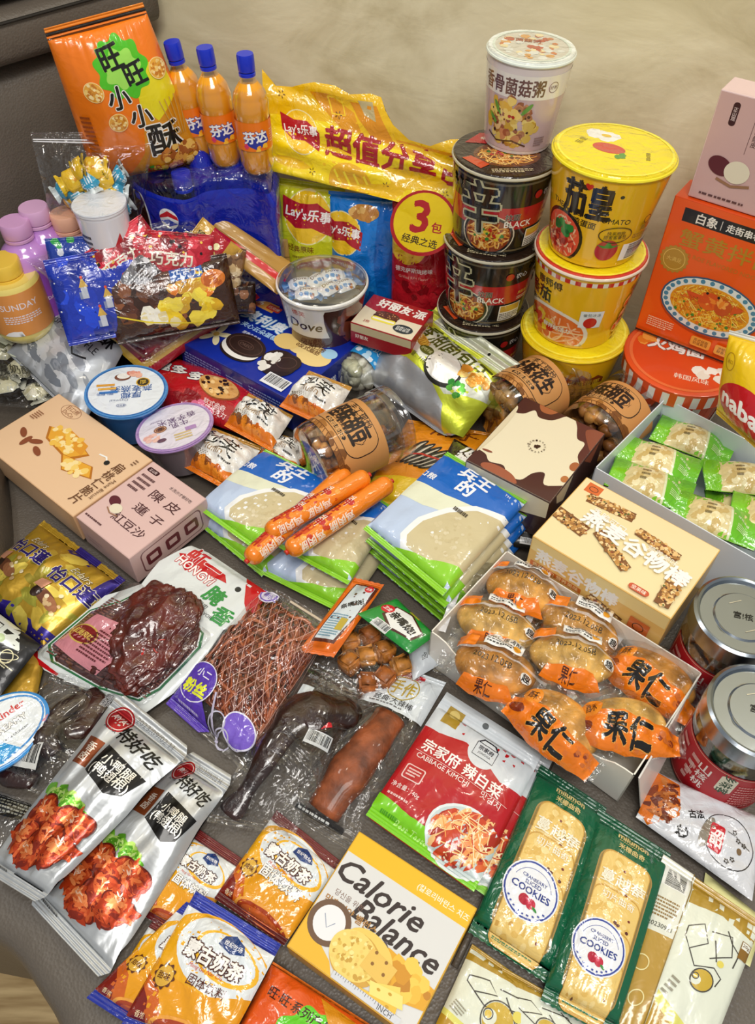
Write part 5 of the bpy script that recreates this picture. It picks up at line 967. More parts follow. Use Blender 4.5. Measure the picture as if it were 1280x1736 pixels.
# black packet between the drip box and the biscuits
bk_ = Pouch('black_packet', 'black printed packet with white lettering below the chocolate drip box', 'packet', [(850, 830), (945, 850), (915, 935), (850, 925)], z=[.025, .025, .015, .015], T=.01, seals=(0, 0), wr=.06, seed=24); a = bk_.art('#17130f', 'card'); a.t('AI 厨房', .6, .12, .6, '#e8e4dc', b=.03); a.micro(.1, .25, .9, .8, 10, '#8a8680'); a.bar(.6, .9, .3, .12); bk_.done(a, 8, 8)
# compressed biscuits in blue, white and green packs
def biscuit(label, q, z, T=.02, seed=1, window=(.62, .62), group='blue white and green biscuit packs'):
    p = Pouch('biscuit_pack', label, 'biscuit pack', q, z=z, T=T, seals=(.05, .05), wr=.05, seed=seed, eu=.22, ev=.2, group=group, sh=.35, ridge=.6)
    a = p.art('#bccde8', 'gloss', outline=zigzag(20, .008)); a.rect(0, 0, 1, .05, '#7cc02a'); a.poly([(0, .05), (1, .05), (1, .32), (.72, .36), (.4, .42), (0, .44)], '#1266c4'); a.poly([(0, .44), (.4, .42), (.72, .36), (.6, .52), (.3, .6), (0, .62)], '#e3e6cc')
    a.poly([(1, .25), (.7, .35), (.5, .5), (.36, .7), (.34, .88), (.42, .95), (1, .95)], '#eef0f0'); a.poly([(1, .3), (.74, .38), (.55, .52), (.42, .7), (.4, .86), (.46, .92), (1, .92)], '#cdbf96'); a.blobs(.75, .66, .22, ['#d2c49c', '#c6b68c', '#d8ccaa', '#cabb90'], 60, .018, ry=.22)
    a.rect(0, .955, 1, 1, '#8fd02c'); a.poly([(1, .78), (.7, .9), (.3, .955), (1, .97)], '#8fd02c'); a.t('兵王\n的', .5, .21, .36, '#f0f4fc', b=.05, rot=2); a.t('口粮', .1, .34, .18, '#f0f4fc', b=.03, rot=2); a.t('TM', .85, .12, .06, '#f0f4fc'); a.micro(.55, .44, .75, .5, 1, '#4a4030'); p.done(a, 22, 24); return p
RS = [(758, 774), (894, 856), (750, 1018), (616, 905)]
def sh(q, dx, dy): return [(x+dx, y+dy) for x, y in q]
for k, (dx, dy, lb) in enumerate(((30, 52, 'bottom'), (22, 36, 'third from the top'), (10, 20, 'second from the top'))): biscuit('blue, white and green biscuit pack, %s of the right hand stack' % lb, sh(RS, dx*.3, dy), .004+.021*k, .02, 30+k)
biscuit('blue, white and green biscuit pack, topmost of the right hand stack', RS, .067, .022, 34)
biscuit('blue, white and green biscuit pack directly under the middle one of the left group', [(600, 850), (690, 895), (585, 1050), (435, 975)], .004, .022, 35)
biscuit('blue, white and green biscuit pack in the middle, between the sausages and the right stack', [(592, 820), (672, 872), (590, 1000), (470, 935)], .028, .024, 36)
biscuit('blue, white and green biscuit pack lower left, mostly under the one carrying the sausages', [(430, 800), (560, 870), (445, 985), (330, 890)], .004, .022, 37)
biscuit('blue, white and green biscuit pack upper left, carrying the orange sausages', [(452, 770), (590, 838), (440, 945), (334, 868)], .03, .024, 38)
# sausages
def sausage(label, a0, b0, z0, z1, R, seed):
    A, B = P(*a0, z0), P(*b0, z1); L = (B-A).length; d = (B-A)/L; up = Vector((0, 0, 1)); y = (up-d*up.dot(d)).normalized(); x = y.cross(d); m = Matrix.Identity(4)
    for i in range(3): m[i][0], m[i][1], m[i][2], m[i][3] = x[i], y[i], d[i], A[i]
    root = empty('sausage', label, 'sausage', group='orange wrapped sausages', mat=m); e = .008
    pr = [(.0015, 0)]+[(R*math.sin(PI/2*k/6)**.8+.001, e*(1-math.cos(PI/2*k/6))*1.2) for k in range(1, 7)]; pr += [(r, L-z) for r, z in pr[::-1]]
    link('casing', lathe(pr, 28, [('#f08418', 'wrap')]), root)
    for zz in (-.003, L): link('metal_clip', tubemesh([(0, 0, zz), (0, 0, zz+.003)], .0028, 10, mats=(('#c8301c', 'plain'),)), root)
    a = Art(2*PI*R, L-2.6*e, '#f08c1c', 'wrap', seed=seed); 
    for k in range(3):
        v = .16+.33*k; a.rect(.3, v-.1, .52, v+.14, '#d04a10'); a.blobs(.6, v, .14, ['#f08a20', '#c83a14', '#f09a2c'], 12, .05, ry=.5); a.rect(.3, v-.14, .56, v-.075, '#c01c24', rad=.05); a.t('双汇', .43, v-.107, .3, '#f4e8dc', rot=90, b=.02); a.t('王中王', .4, v+.03, .62, '#b81c14', rot=90, b=.04); a.t('鸡肉肠', .68, v+.06, .5, '#f4dcc8', rot=90, b=.04)
    a.micro(.1, .05, .25, .95, 40, '#b8380c')
    s, H = cone_surf(R+.0003, L-1.3*e, R+.0003, 1.3*e, PI/2, a.W); build(a, s, root, (('printed_film', 0, 1),), 30, 3, origin=(0, 0, 0)); return root
sausage('orange wrapped sausage at the rear of the three, partly under the middle one', (420, 950), (590, 800), .062, .066, .0095, 1)
sausage('orange wrapped sausage in the middle of the three on the biscuit packs', (452, 905), (624, 806), .070, .074, .0095, 2)
sausage('orange wrapped sausage at the front right of the three, over the middle biscuit pack', (488, 935), (662, 817), .068, .070, .0098, 3)
# boxes on the left
def peach(a):
    a.rect(0, 0, 1, 1, '#e8c39c'); a.ring(.22, .09, .09, .004, '#8a5030', ry=.055); a.t('巨口熊\nDuCo', .22, .09, .12, '#8a5030', b=.01)
    a.poly([(.22, .38), (.4, .28), (.66, .38), (.58, .58), (.3, .52)], '#b8701c'); a.poly([(.24, .37), (.4, .29), (.64, .38), (.56, .55), (.31, .5)], '#e8a834'); a.poly([(.34, .26), (.58, .3), (.62, .44), (.4, .42)], '#e0982c'); a.blobs(.42, .4, .16, ['#f4d070', '#f8e0a0', '#f0c050'], 34, .024, ry=.09)
    a.poly([(.5, .55), (.76, .46), (.84, .58), (.62, .7)], '#b8701c'); a.poly([(.52, .55), (.75, .47), (.82, .58), (.62, .685)], '#e8a834'); a.blobs(.67, .58, .1, ['#f4d070', '#f8e0a0'], 20, .022, ry=.06); a.line([(.7, .3), (.76, .28), (.8, .33)], .012, '#f4f4f0'); a.ell(.8, .33, .02, '#20201c')
    for x, y, r in ((.14, .62, 30), (.22, .68, 90), (.28, .62, 150), (.36, .7, 20)): a.ell(x, y, .05, '#8a4a2c', ry=.022, rot=r)
    a.t('扁\n桃\n仁\n脆\n片', .87, .72, .055, '#6a4428', b=.01, h=.52) if False else [a.t(ch, .90-.0*i, .30+.135*i, .075, '#6a4428', b=.008) for i, ch in enumerate('扁桃仁脆片')]
    a.micro(.93, .1, .96, .2, 3, '#6a4428'); a.t('Mane Biscuit', .97, .6, .2, '#6a4428', rot=90); a.micro(.04, .3, .1, .44, 5, '#8a5030')
carton('almond_crisps_box', 'peach coloured almond crisps box at the left edge joined to the pink box', 'box', [(100, 662), (257, 784), (121, 875), (-30, 752)], .052, .04, peach, {'f': lambda a: a.rect(.05, .1, .95, .9, '#ddb58c')}, 'card', '#e8c39c', None, '#d9ae84')
carton('dessert_box', 'pale pink red bean dessert box lying flat beside the peach coloured box', 'box', [(259, 785), (357, 846), (218, 942), (123, 877)], .054, .042, lambda a: (a.rect(0, 0, 1, 1, '#dcbab4'), a.rect(.05, .08, .12, .2, '#3a1218', rad=.03) if False else None, a.rect(.04, .06, .24, .12, '#3a1218', rad=.025), a.t('正山观', .14, .09, .13, '#e8d0cc', b=.01), a.t('水洗沙才够好吃', .72, .13, .4, '#3a2224', b=.01), a.micro(.06, .16, .3, .42, 4, '#5a3436', rot=0), a.t('陳 皮', .66, .3, .5, '#4a2226', b=.008, h=.15), a.t('蓮 子', .66, .52, .5, '#4a2226', b=.008, h=.14), a.t('紅豆沙', .6, .74, .56, '#4a2226', b=.008, h=.14), a.ell(.16, .62, .1, '#5c1f2a', ry=.07, rot=20), a.ell(.27, .68, .09, '#e6dcc2', ry=.075), a.line([(.16, .72), (.26, .76), (.38, .74)], .016, '#9a7050'), a.micro(.04, .9, .45, .94, 1, '#5a3436')),
  {'f': None} and {'f': lambda a: a.micro(.1, .5, .4, .8, 2, '#b89490'), 'r': lambda a: (a.rect(.1, .1, .9, .9, '#7a4a4c', rad=.06), a.rect(.115, .13, .885, .87, '#d4b0aa', rad=.055), [(a.rect(.16+.25*i, .3, .34+.25*i, .72, '#6a2a30', rad=.03), a.rect(.2+.25*i, .42, .3+.25*i, .6, '#d4b0aa')) for i in range(3)])}, 'card', '#dcbab4', None, '#d0aca6')
# ------------------------------------------------------------------ right: open trays, cereal box, red label jars
def tray(name, label, q, zr, depth, col, outer, notch=None, flaps=()):
    """open carton: q rim corners (back left, back right, front right, front left)"""
    c = quadpts(q, zr); ctr = sum(c)/4; ex = (c[1]-c[0])+(c[2]-c[3]); ey = (c[3]-c[0])+(c[2]-c[1]); ax = math.atan2(ex[1], ex[0]); ay = math.atan2(ey[1], ey[0])+PI/2; d = (ay-ax+PI) % (2*PI)-PI; an = ax+d/2
    W, H = np.linalg.norm(ex)/2*math.cos(d/2), np.linalg.norm(ey)/2*math.cos(d/2); X = Vector((math.cos(an), math.sin(an), 0)); Y = Vector((math.sin(an), -math.cos(an), 0)); root = empty(name, label, 'open box', Vector(ctr)-Vector((0, 0, depth))); bpy.context.view_layer.update()
    t = .0012
    def wall(nm, p0, p1, nrm, cut=None):
        L = (p1-p0).length; u = (p1-p0)/L; n = 24; V = []; F = []
        for k in range(n+1):
            s = k/n; h = depth*(cut(s) if cut else 1)
            for o in (0, t): V += [p0+u*L*s+nrm*o, p0+u*L*s+nrm*o+Vector((0, 0, h))]
        for k in range(n):
            a, b = 4*k, 4*k+4; F += [(a, a+1, b+1, b), (a+2, b+2, b+3, a+3), (a+1, a+3, b+3, b+1)]
        F += [(0, 2, 3, 1), (4*n, 4*n+1, 4*n+3, 4*n+2)]
        me = pmesh(nm, V, F, M(col, 'card')); bm = bmesh.new(); bm.from_mesh(me); bmesh.ops.recalc_face_normals(bm, faces=bm.faces); bm.to_mesh(me); bm.free(); me.materials.append(M(outer, 'card'))
        return link(nm, me, root)
    a, b, c_, d_ = (-X*W/2-Y*H/2, X*W/2-Y*H/2, X*W/2+Y*H/2, -X*W/2+Y*H/2); z = Vector((0, 0, .001))
    link('floor_panel', pmesh('floor_panel', [a, b, c_, d_, a+z, b+z, c_+z, d_+z], [(0, 3, 2, 1), (4, 5, 6, 7), (0, 1, 5, 4), (1, 2, 6, 5), (2, 3, 7, 6), (3, 0, 4, 7)], M(col, 'card')), root)
    wall('side_panel', a, b, Y, None); wall('side_panel', b, c_, -X, None); wall('side_panel', c_, d_, -Y, notch); wall('side_panel', d_, a, X, None)
    def pt(u, v, z): return ctr_v+X*(u-.5)*W+Y*(v-.5)*H+Vector((0, 0, z-zr))
    ctr_v = Vector(ctr); return root, pt, X, Y, W, H
# green wrapped cakes
TG, ptG, XG, YG, WG, HG = tray('white_tray', 'white open box of green wrapped cakes at the right edge', [(1129, 673), (1400, 815), (1300, 962), (1011, 792)], .085, .08, '#dfe6ee', '#c8d4e0')
def gcake(label, px, py, z, rz, first=None, rx=0):
    q = P(px, py, z); m = rotm(q, rz, rx, 0) @ Matrix.Scale(.95, 4)
    if first is not None: o = copy_tree(first); o.matrix_world = m; o['label'] = label; return o
    L, W, T = .092, .048, .014
    def art(a):
        a.rect(0, 0, .2, 1, '#7cc81c'); a.poly([(.62, 0), (1, 0), (1, 1), (.7, 1), (.66, .5)], '#6cc020'); a.poly([(.6, 0), (.63, 0), (.67, .5), (.71, 1), (.68, 1), (.64, .5)], '#e8ecc0')
        a.blobs(.42, .5, .2, ['#ead9a0', '#dcc688', '#f2e6b8', '#d0b470'], 34, .045, ry=.22); a.micro(.36, .3, .46, .7, 3, '#6a5a30', rot=0); a.t('绿豆冰糕', .8, .4, .16, '#e8f6c8', b=.02, rot=8); a.micro(.74, .55, .88, .75, 4, '#d8f0b0'); a.rect(0, 0, .01, 1, '#4a9a14')
    o = candy('wrapped_cake', label, 'cake', m, L, W, T, '#84cc28', '#e3d29a', art, group='green wrapped cakes in the white box', twist=False); return o
GP = [(1175, 748, .062, -.55, 'at the rear corner of the white box'), (1117, 782, .066, -.5, 'second from the rear, along the left wall of the white box'), (1102, 822, .07, -.48, 'at the left corner of the white box, by the cereal bar box'), (1262, 812, .064, -.15, 'near the right edge of the photo, rear one'), (1212, 880, .07, -.5, 'along the front wall of the white box'), (1268, 868, .05, -.2, 'under the others near the right edge'), (1312, 880, .066, -.4, 'at the front right, cut by the photo edge')]
g0 = None
for x, y, z, rz, t in GP:
    o = gcake('green wrapped cake '+t, x, y, z, rz, g0); g0 = g0 or o
# cereal bar box
def bar(a, u, v, L, w, rot):
    a.rect(u-L/2, v-w/2*a.W/a.H, u+L/2, v+w/2*a.W/a.H, '#7a4a20', rot=rot); r = math.radians(rot)
    a.blobs(u, v, L*.52, ['#d8a45a', '#c08a44', '#e8c080', '#a8743a', '#8a5a2c', '#f0d098'], int(420*L), .013, ry=w*.5, rot=rot); a.blobs(u, v, L*.5, ['#3a2414', '#5a6a2c', '#8a3a1c'], int(50*L), .007, ry=w*.45, rot=rot)
def cereal(a):
    a.rect(0, 0, 1, 1, '#ecdba8'); a.rect(.04, .03, .15, .17, '#d8682c'); a.ring(.095, .1, .034, .005, '#3a2010', ry=.024); bar(a, .27, .2, .34, .09, -6); bar(a, .12, .62, .26, .11, 8); bar(a, .67, .33, .32, .075, 6); bar(a, .46, .68, .34, .08, 28); bar(a, .90, .72, .32, .1, 86)
    a.t('燕麦谷物棒', .57, .52, .8, '#f4f1ee', b=.05, rot=6, h=.14); a.t('香脆可口', .32, .38, .26, '#f4f1ee', rot=6); a.t('营养美味', .74, .44, .22, '#f8f2e4', rot=4); a.rect(.68, .9, .82, .97, '#c8502c', rad=.025); a.t('坚果味', .75, .935, .1, '#f8ecd8', b=.01)
def cerealf(a):
    a.rect(0, 0, 1, 1, '#e3b868'); a.poly([(0, 0), (1, 0), (1, .3), (0, .3)], '#ecd490'); a.t('燕麦谷物棒', .36, .34, .62, '#f2eee8', b=.05, h=.13); a.rect(.02, .56, .42, .68, '#c8641c'); a.t('香脆可口 营养美味', .22, .62, .36, '#f4dca0')
    bar(a, .6, .72, .26, .12, 14); bar(a, .36, .88, .3, .08, 4); a.rect(.78, .42, .92, .8, '#c8642c'); a.ring(.85, .6, .04, .006, '#3a2010'); bar(a, .9, .92, .16, .1, 10)
carton('cereal_bar_box', 'cream cereal bar box with pictures of oat bars, between the two white trays', 'box', [(997, 803), (1218, 937), (1141, 1047), (902, 912)], .10, .06, cereal, {'f': cerealf}, 'card', '#ecdba8', None, '#e3b868')
# red label jars
def redl(a):
    a.rect(0, 0, 1, 1, '#b4141f'); a.rect(.02, .03, .98, .97, '#e8c8b0'); a.rect(.028, .04, .972, .96, '#b4141f'); a.rect(.52, .1, .64, .5, '#e4e0c8', rad=.02); a.t('乡味客', .58, .3, .3, '#2a4a2a', rot=90, b=.03, h=.09)
    for i, ch in enumerate('山核桃'): a.t(ch, .40, .24+.2*i, .1, '#f2e6e0', b=.02)
    a.micro(.26, .15, .34, .85, 4, '#e8b8b0'); a.micro(.66, .2, .92, .85, 9, '#d88a84'); a.micro(.08, .15, .2, .85, 5, '#e8a8a0'); a.t('特产坚果', .3, .5, .2, '#f0dcd4', rot=90)
def rjar(px, py, label, lb2, rot=0, sd=1):
    q = P(px, py, .112); q.z = 0; return jar('nut_jar', label, 'jar', rotm(q), .0405, .112, redl, 'walnuts', labart_ := None or 'x', beanlabel=lb2) if False else jar('nut_jar', label, 'jar', rotm(q), .041, .112, redl, 'dark_nuts', metal=True, beanlabel=lb2, bmat=[('#2a1c18', 'bake'), ('#4a3024', 'bake'), ('#3a3428', 'bake')], bsize=.009, nb=120, labcol='#b4141f', frac=.42, rot=face_cam(q)+.15, labz=(.04, .74), lidlen=.17, seed=sd, group='metal lidded nut jars with red labels')
rjar(1262, 1042, 'metal lidded jar with red label behind the other red label jar, right edge', 'dark nuts filling the rear metal lidded jar at the right edge', sd=1)
rjar(1292, 1203, 'metal lidded jar with red label nearest the dried plum packet, right edge', 'dark nuts filling the nearer metal lidded jar at the right edge', sd=2)
# white box of wrapped cakes
NT = lambda s: 1-.42*(math.sin(PI*min(1, max(0, (s-.08)/.84)))**.6)
TW, ptW, XW, YW, WW, HW = tray('white_tray', 'white open carton of orange wrapped nut cakes below the cereal bar box', [(862, 926), (1183, 1146), (1078, 1318), (733, 1072)], .062, .058, '#e9e5da', '#d8ccb4', NT)
# torn flap at the right corner
fl = [P(1183, 1146, .062), P(1082, 1318, .062), P(1085, 1368, .012), P(1150, 1240, .02)]
me = pmesh('flap', [v-TW.location for v in fl]+[v-TW.location+Vector((.001, -.001, -.001)) for v in fl], [(0, 1, 2, 3), (7, 6, 5, 4), (0, 4, 5, 1), (1, 5, 6, 2), (2, 6, 7, 3), (3, 7, 4, 0)], M('#ece8e0', 'card')); link('flap', me, TW)
CK = [('#d99c42', 'bake'), ('#e2b058', 'bake'), ('#cc8c3a', 'bake')]
def ncake(label, px, py, z, rz, k, flip=False):
    q = P(px, py, z); root = empty('wrapped_cake', label, 'cake', group='orange wrapped nut cakes in the white carton', mat=rotm(q, rz, (k*37 % 7-3)*.05, (k*53 % 5-2)*.05) @ Matrix.Scale(1.1, 4))
    me = blobmesh([((0, 0, 0), (.034, .0225, .0155), 0, 0, k % 3)], CK, 4, .04, k); link('nut_cake', me, root)
    L, W, T = .090, .052, .023
    rr = random.Random(k); ph = rr.uniform(0, 6)
    def sf(sg):
        def f(x, y):
            u, v = x/L, y/W; e = env((u-.1)/.8, .5)*env(v, .5); w = T*e*(1 if sg > 0 else -.7); w = w+.0016*np.sin(u*34+ph+5*v)*np.exp(-((u-.5)/.5)**2)+.0012*np.sin(v*29-u*11+ph)
            return np.column_stack([(u-.5)*L, -(v-.5)*W*(1-.12*np.cos(2*PI*u)), w+.001*sg])
        return f
    a = Art(L, W, 'film', 'wrap', outline=zigzag(12, .02) if False else None, seed=k)
    a.rect(.0, .0, .07, 1, '#d8d8da' if k % 2 else 'film', same=False)
    if flip:
        a.poly([(.05, .62), (.35, .55), (.7, .66), (.95, .6), (.95, 1), (.05, 1)], '#ea7a14'); a.ell(.2, .5, .08, '#e88a1c'); a.t('果仁', .5, .78, .4, '#15110c', b=.05, out='#f0a040', ow=.03, rot=6); a.t('酥', .2, .5, .08, '#3a1c0c'); a.ell(.14, .78, .07, '#7a2a14', ry=.05); a.blobs(.82, .8, .06, ['#8a3a1c', '#c86a2c'], 6, .025)
    else:
        a.rect(.12, .2, .3, .42, '#f08014'); a.rect(.36, .08, .72, .34, '#f0f0ec'); a.t('果仁蛋黄酥', .54, .15, .3, '#20201c', b=.02); a.micro(.38, .22, .7, .31, 2, '#3a3a3a'); a.ell(.66, .24, .035, '#e8a01c'); a.t('2023.12.05B', .5, .56, .36, '#2a2620', b=.01); a.ell(.82, .6, .05, '#e8e4dc'); a.t('趣', .82, .6, .07, '#15110c', b=.03); a.poly([(.3, .86), (.7, .83), (.8, 1), (.25, 1)], '#ea7a14'); a.t('果仁', .5, .92, .15, '#4a1c08', b=.02)
        for j in range(5): a.rect(0, .43+.008*j, 1, .433+.008*j, '#e4e4e6', same=j > 0)
    build(a, fd(sf(1)), root, (('printed_wrapper', 0, 1),), 18, 12, back=sf(-1), origin=(0, 0, 0), lay=.00007); return root
NC = [(885, 1003, .048, -.45, 0, 'at the rear corner of the white carton'), (840, 1062, .047, -.35, 0, 'second along the left wall of the white carton'), (836, 1133, .05, -.45, 0, 'nearest the left corner of the white carton'), (982, 1066, .046, -.5, 0, 'along the rear wall of the white carton'), (968, 1118, .054, -.35, 0, 'in the centre of the white carton with its date facing up'), (1108, 1150, .044, -.75, 1, 'at the right corner of the white carton'), (948, 1228, .052, -.75, 1, 'at the front notch of the white carton, with big black lettering'), (1058, 1228, .054, -.2, 1, 'beside the front notch near the right flap of the white carton')]
for k, (x, y, z, rz, fp, t) in enumerate(NC): ncake('orange wrapped nut cake '+t, x, y, z, rz, k, fp)
# ------------------------------------------------------------------ front: vacuum packs, sachets, kimchi, cookies
# gold toffee bag
gt = Pouch('toffee_bag', 'gold and purple toffee bag at the left, in front of the peach and pink boxes', 'sweets bag', [(78, 886), (216, 988), (66, 1108), (-62, 1010)], z=[.02, .02, .01, .01], T=.025, seals=(.07, .07), wr=.12, seed=41)
a = gt.art('#b08c24', 'foil', outline=zigzag(26, .01)); a.rect(.46, 0, .72, .13, '#2c1c78', rot=0); a.rect(.92, 0, 1, .3, '#2c1c78'); a.poly([(0, .9), (1, .8), (1, 1), (0, 1)], '#2c1c78'); a.poly([(.4, .86), (.6, .78), (.66, 1), (.4, 1)], '#30208a'); a.blobs(.5, .5, .5, ['#c8a83a', '#8a7a1c', '#9a9430', '#d8c050'], 30, .07, ry=.35, el=1.5)
for x, y in ((.25, .34), (.78, .36)):
    a.t('Eclairs', x, y-.12, .2, '#f0e8c8', out='#5a3a14', ow=.05, shear=.3); a.t('怡口蓮', x, y, .42, '#2a1a70', b=.045, rot=-2, out='#f0e6c0', ow=.03); a.ell(x-.05, y+.24, .12, '#6a3c22', ry=.05, rot=10); a.ell(x-.14, y+.24, .045, '#2a1408', ry=.055, rot=10); a.ell(x+.02, y+.26, .08, '#9a6440', ry=.045, rot=20); a.blobs(x+.06, y+.22, .12, ['#e8d8b0', '#c8a878'], 7, .018, ry=.1); a.poly([(x-.2, y+.12), (x-.1, y+.1), (x-.12, y+.2), (x-.22, y+.2)], '#d89a7a')
gt.done(a)
# black soy drink packet and a gold one beneath
gp = Pouch('gold_packet', 'gold foil packet mostly under the black soy drink packet at the left edge', 'packet', [(-10, 1080), (80, 1110), (62, 1190), (-50, 1210)], z=.004, T=.012, seals=(0, 0), seed=42); a = gp.art('#b8902c', 'foil'); gp.done(a, 8, 8)
bp2 = Pouch('soy_drink_packet', 'black soy drink packet with a planet drawing at the left edge', 'packet', [(-70, 990), (74, 1098), (2, 1188), (-140, 1080)], z=[.026, .026, .018, .018], T=.016, seals=(0, 0), wr=.04, seed=43, sh=.4)
a = bp2.art('#1b1a1b', 'satin'); a.poly([(.3, 0), (.78, 0), (.92, .28), (.62, .4), (.3, .4)], '#dde2dc'); a.line([(.5, .1), (.66, .1), (.66, .26), (.5, .26)], .01, '#1b1a1b', close=True); a.ell(.72, .3, .04, '#b8c89a'); a.ring(.86, .45, .055, .008, '#d8d0a8'); a.ring(.86, .45, .09, .006, '#d8d0a8', ry=.03, rot=-30); a.micro(.8, .55, .96, .62, 2, '#d8d0a8'); a.t('豆浆', .72, .82, .26, '#e8e4dc', b=.03); bp2.done(a, 10, 10)
# duck neck packs in clear vacuum film
def vacuum(label, q, z, T, seed, art=None, name='vacuum_pack', cat='vacuum pack', seals=(.08, .05), wr=.12, rd=.05, kind='film', group=None):
    p = Pouch(name, label, cat, q, z=z, T=T, seals=seals, wr=wr, seed=seed, eu=.55, ev=.5, sh=.3, group=group); a = p.art(kind, 'wrap', outline=rout(rd*p.W, p.W, p.H)); 
    if art: art(a)
    p.done(a, 24, 28); return p
dn = vacuum('clear vacuum pack of dark braised duck necks left of the silver packs', [(95, 1145), (215, 1172), (118, 1372), (-40, 1310)], .004, .026, 44, lambda a: (a.bar(.42, .78, .34, .26, rot=-8, bg='#c9c9c6'), a.t('6 952638305', .42, .9, .3, '#202020'), a.poly([(.3, .45), (.42, .43), (.44, .5), (.32, .52)], '#d898a8'), a.t('鸭\n脖', .9, .16, .08, '#3a3a40', b=.02, out='#e0e0e4', ow=.05)))
def meatbar(p, pts, rads, col, label, name='braised_meat', dz=-.006, seed=1, mt='meat', wv=.18, group=None):
    """an organic strip of meat through pouch points, top-level"""
    P3 = [p.at(u, v, dz) for u, v in pts]; Q = []; R_ = []
    for i in range(len(P3)-1):
        for k in range(6): t = k/6; t2 = t*t*(3-2*t); Q.append(P3[i].lerp(P3[i+1], t)); R_.append(rads[i]+(rads[i+1]-rads[i])*t2)
    Q.append(P3[-1]); R_.append(rads[-1])
    for _ in range(2): Q = [Q[0]]+[(Q[i-1]+Q[i]*2+Q[i+1])/4 for i in range(1, len(Q)-1)]+[Q[-1]]
    me = tubemesh(Q, R_, 22, mats=((col, mt),)); r = random.Random(seed); w = [Vector((r.uniform(-1, 1), r.uniform(-1, 1), r.uniform(-1, 1)))*r.uniform(60, 190) for _ in range(7)]
    c0 = P3[0].copy(); rm = sum(rads)/len(rads)
    nn = Vector(p.n)
    for v, k in zip(me.vertices, range(len(me.vertices))):
        ax = Q[min(k//22, len(Q)-1)]; d = v.co-ax; s = 1+wv*sum(math.sin(q.dot(v.co)) for q in w)/3; d = d*s; d -= nn*d.dot(nn)*.45; v.co = ax+d-c0
    me.update(); o = link(name, me, None, c0); tag(o, label, 'meat', group); return o
meatbar(dn, [(.62, .12), (.8, .22), (.78, .42), (.66, .52)], [.009, .012, .012, .008], '#33130c', 'dark braised duck neck piece at the top of its clear pack', 'duck_neck', seed=2)
meatbar(dn, [(.6, .16), (.48, .4), (.5, .62), (.7, .7)], [.008, .011, .012, .008], '#2a100a', 'dark braised duck neck piece in the middle of its clear pack', 'duck_neck', seed=3)
meatbar(dn, [(.12, .6), (.14, .8), (.3, .92), (.6, .93)], [.007, .011, .011, .007], '#2a100a', 'dark braised duck neck piece at the lower left of its clear pack', 'duck_neck', seed=4)
vacuum('clear pack with a black label at the left edge below the duck neck pack', [(-40, 1330), (100, 1375), (60, 1470), (-60, 1440)], .003, .012, 45, lambda a: (a.rect(.3, .05, .95, .4, '#15130f'), a.micro(.35, .1, .9, .35, 4, '#8a8a80')))
# kinder tray
kt = P(-6, 1240, .03); root = empty('sweets_tray', 'oval creamy dessert tray with a white and green lid at the left edge', 'dessert tray', (kt.x, kt.y, 0), mat=rotm((kt.x, kt.y, 0), .75)); sc = Matrix.Diagonal((1.3, 1, 1, 1)) @ Matrix.Scale(.8, 4)
for nm, pr, mt in (('body', [(.030, .0), (.032, .002), (.040, .03)], '#2a78c8'), ('rim', [(.040, .028), (.044, .029), (.045, .033), (.043, .0345)], '#3a90d8')):
    me = lathe(pr, 48, [(mt, 'hard')]); me.transform(sc); link(nm, me, root)
a = Art(.0895, .0688, None, 'wrap'); a.ell(.5, .5, .49, '#e6ebee', ry=.37, n=48); a.poly([(.05, .5), (.3, .2), (.5, .3), (.45, .6), (.6, .9), (.3, .85)], '#9ac83a'); a.poly([(.1, .6), (.4, .5), (.6, .9), (.4, .95), (.2, .85)], '#3a9ad8'); a.blobs(.3, .65, .14, ['#f4ecd0', '#5a3420', '#e8c88a', '#3a2014'], 22, .035, ry=.1); a.ring(.5, .5, .485, .02, '#3a8ad0', ry=.33); a.t('kinder', .7, .33, .3, '#c8281c', b=.03); a.t('CREAMY', .62, .52, .36, '#f4f2ee', b=.05, out='#2a1c14', ow=.05); a.t('MILKY & CRUNCHY', .62, .68, .3, '#2a2a30'); a.rect(.55, .12, .63, .24, '#3a78c8')
build(a, plane_surf((-.04475, .0344, .0283), (1, 0, 0), (0, -1, 0)), root, (('foil_lid', 0, 1),), origin=(0, 0, 0))
# ham vacuum pack (red dragon logo left out, lettering kept)
hp = Pouch('braised_meat_pack', 'white edged vacuum pack with a big glossy braised meat piece, red logo at its top', 'vacuum pack', [(300, 903), (462, 1012), (250, 1222), (36, 1118)], z=[.03, .03, .006, .006], T=.012, seals=(.02, .02), wr=.1, seed=46, sh=.25)
ol = [(.2, .02), (.35, 0), (.75, 0), (.97, .02), (1, .2), (.93, .34), (.97, .5), (1, .8), (.96, .97), (.7, 1), (.2, 1), (.02, .94), (0, .8), (.02, .55), (.12, .45), (.2, .36), (.14, .2)]
a = hp.art('#d9dedd', 'gloss', outline=ol); a.poly([(.75, 0), (.97, 0), (1, .12), (1, .2), (.9, .14)], '#c0141c'); a.poly([(.02, .9), (.04, .98), (.3, 1), (.3, .985), (.1, .96)], '#c0141c'); a.ell(.78, .09, .022, '#1a1a18')
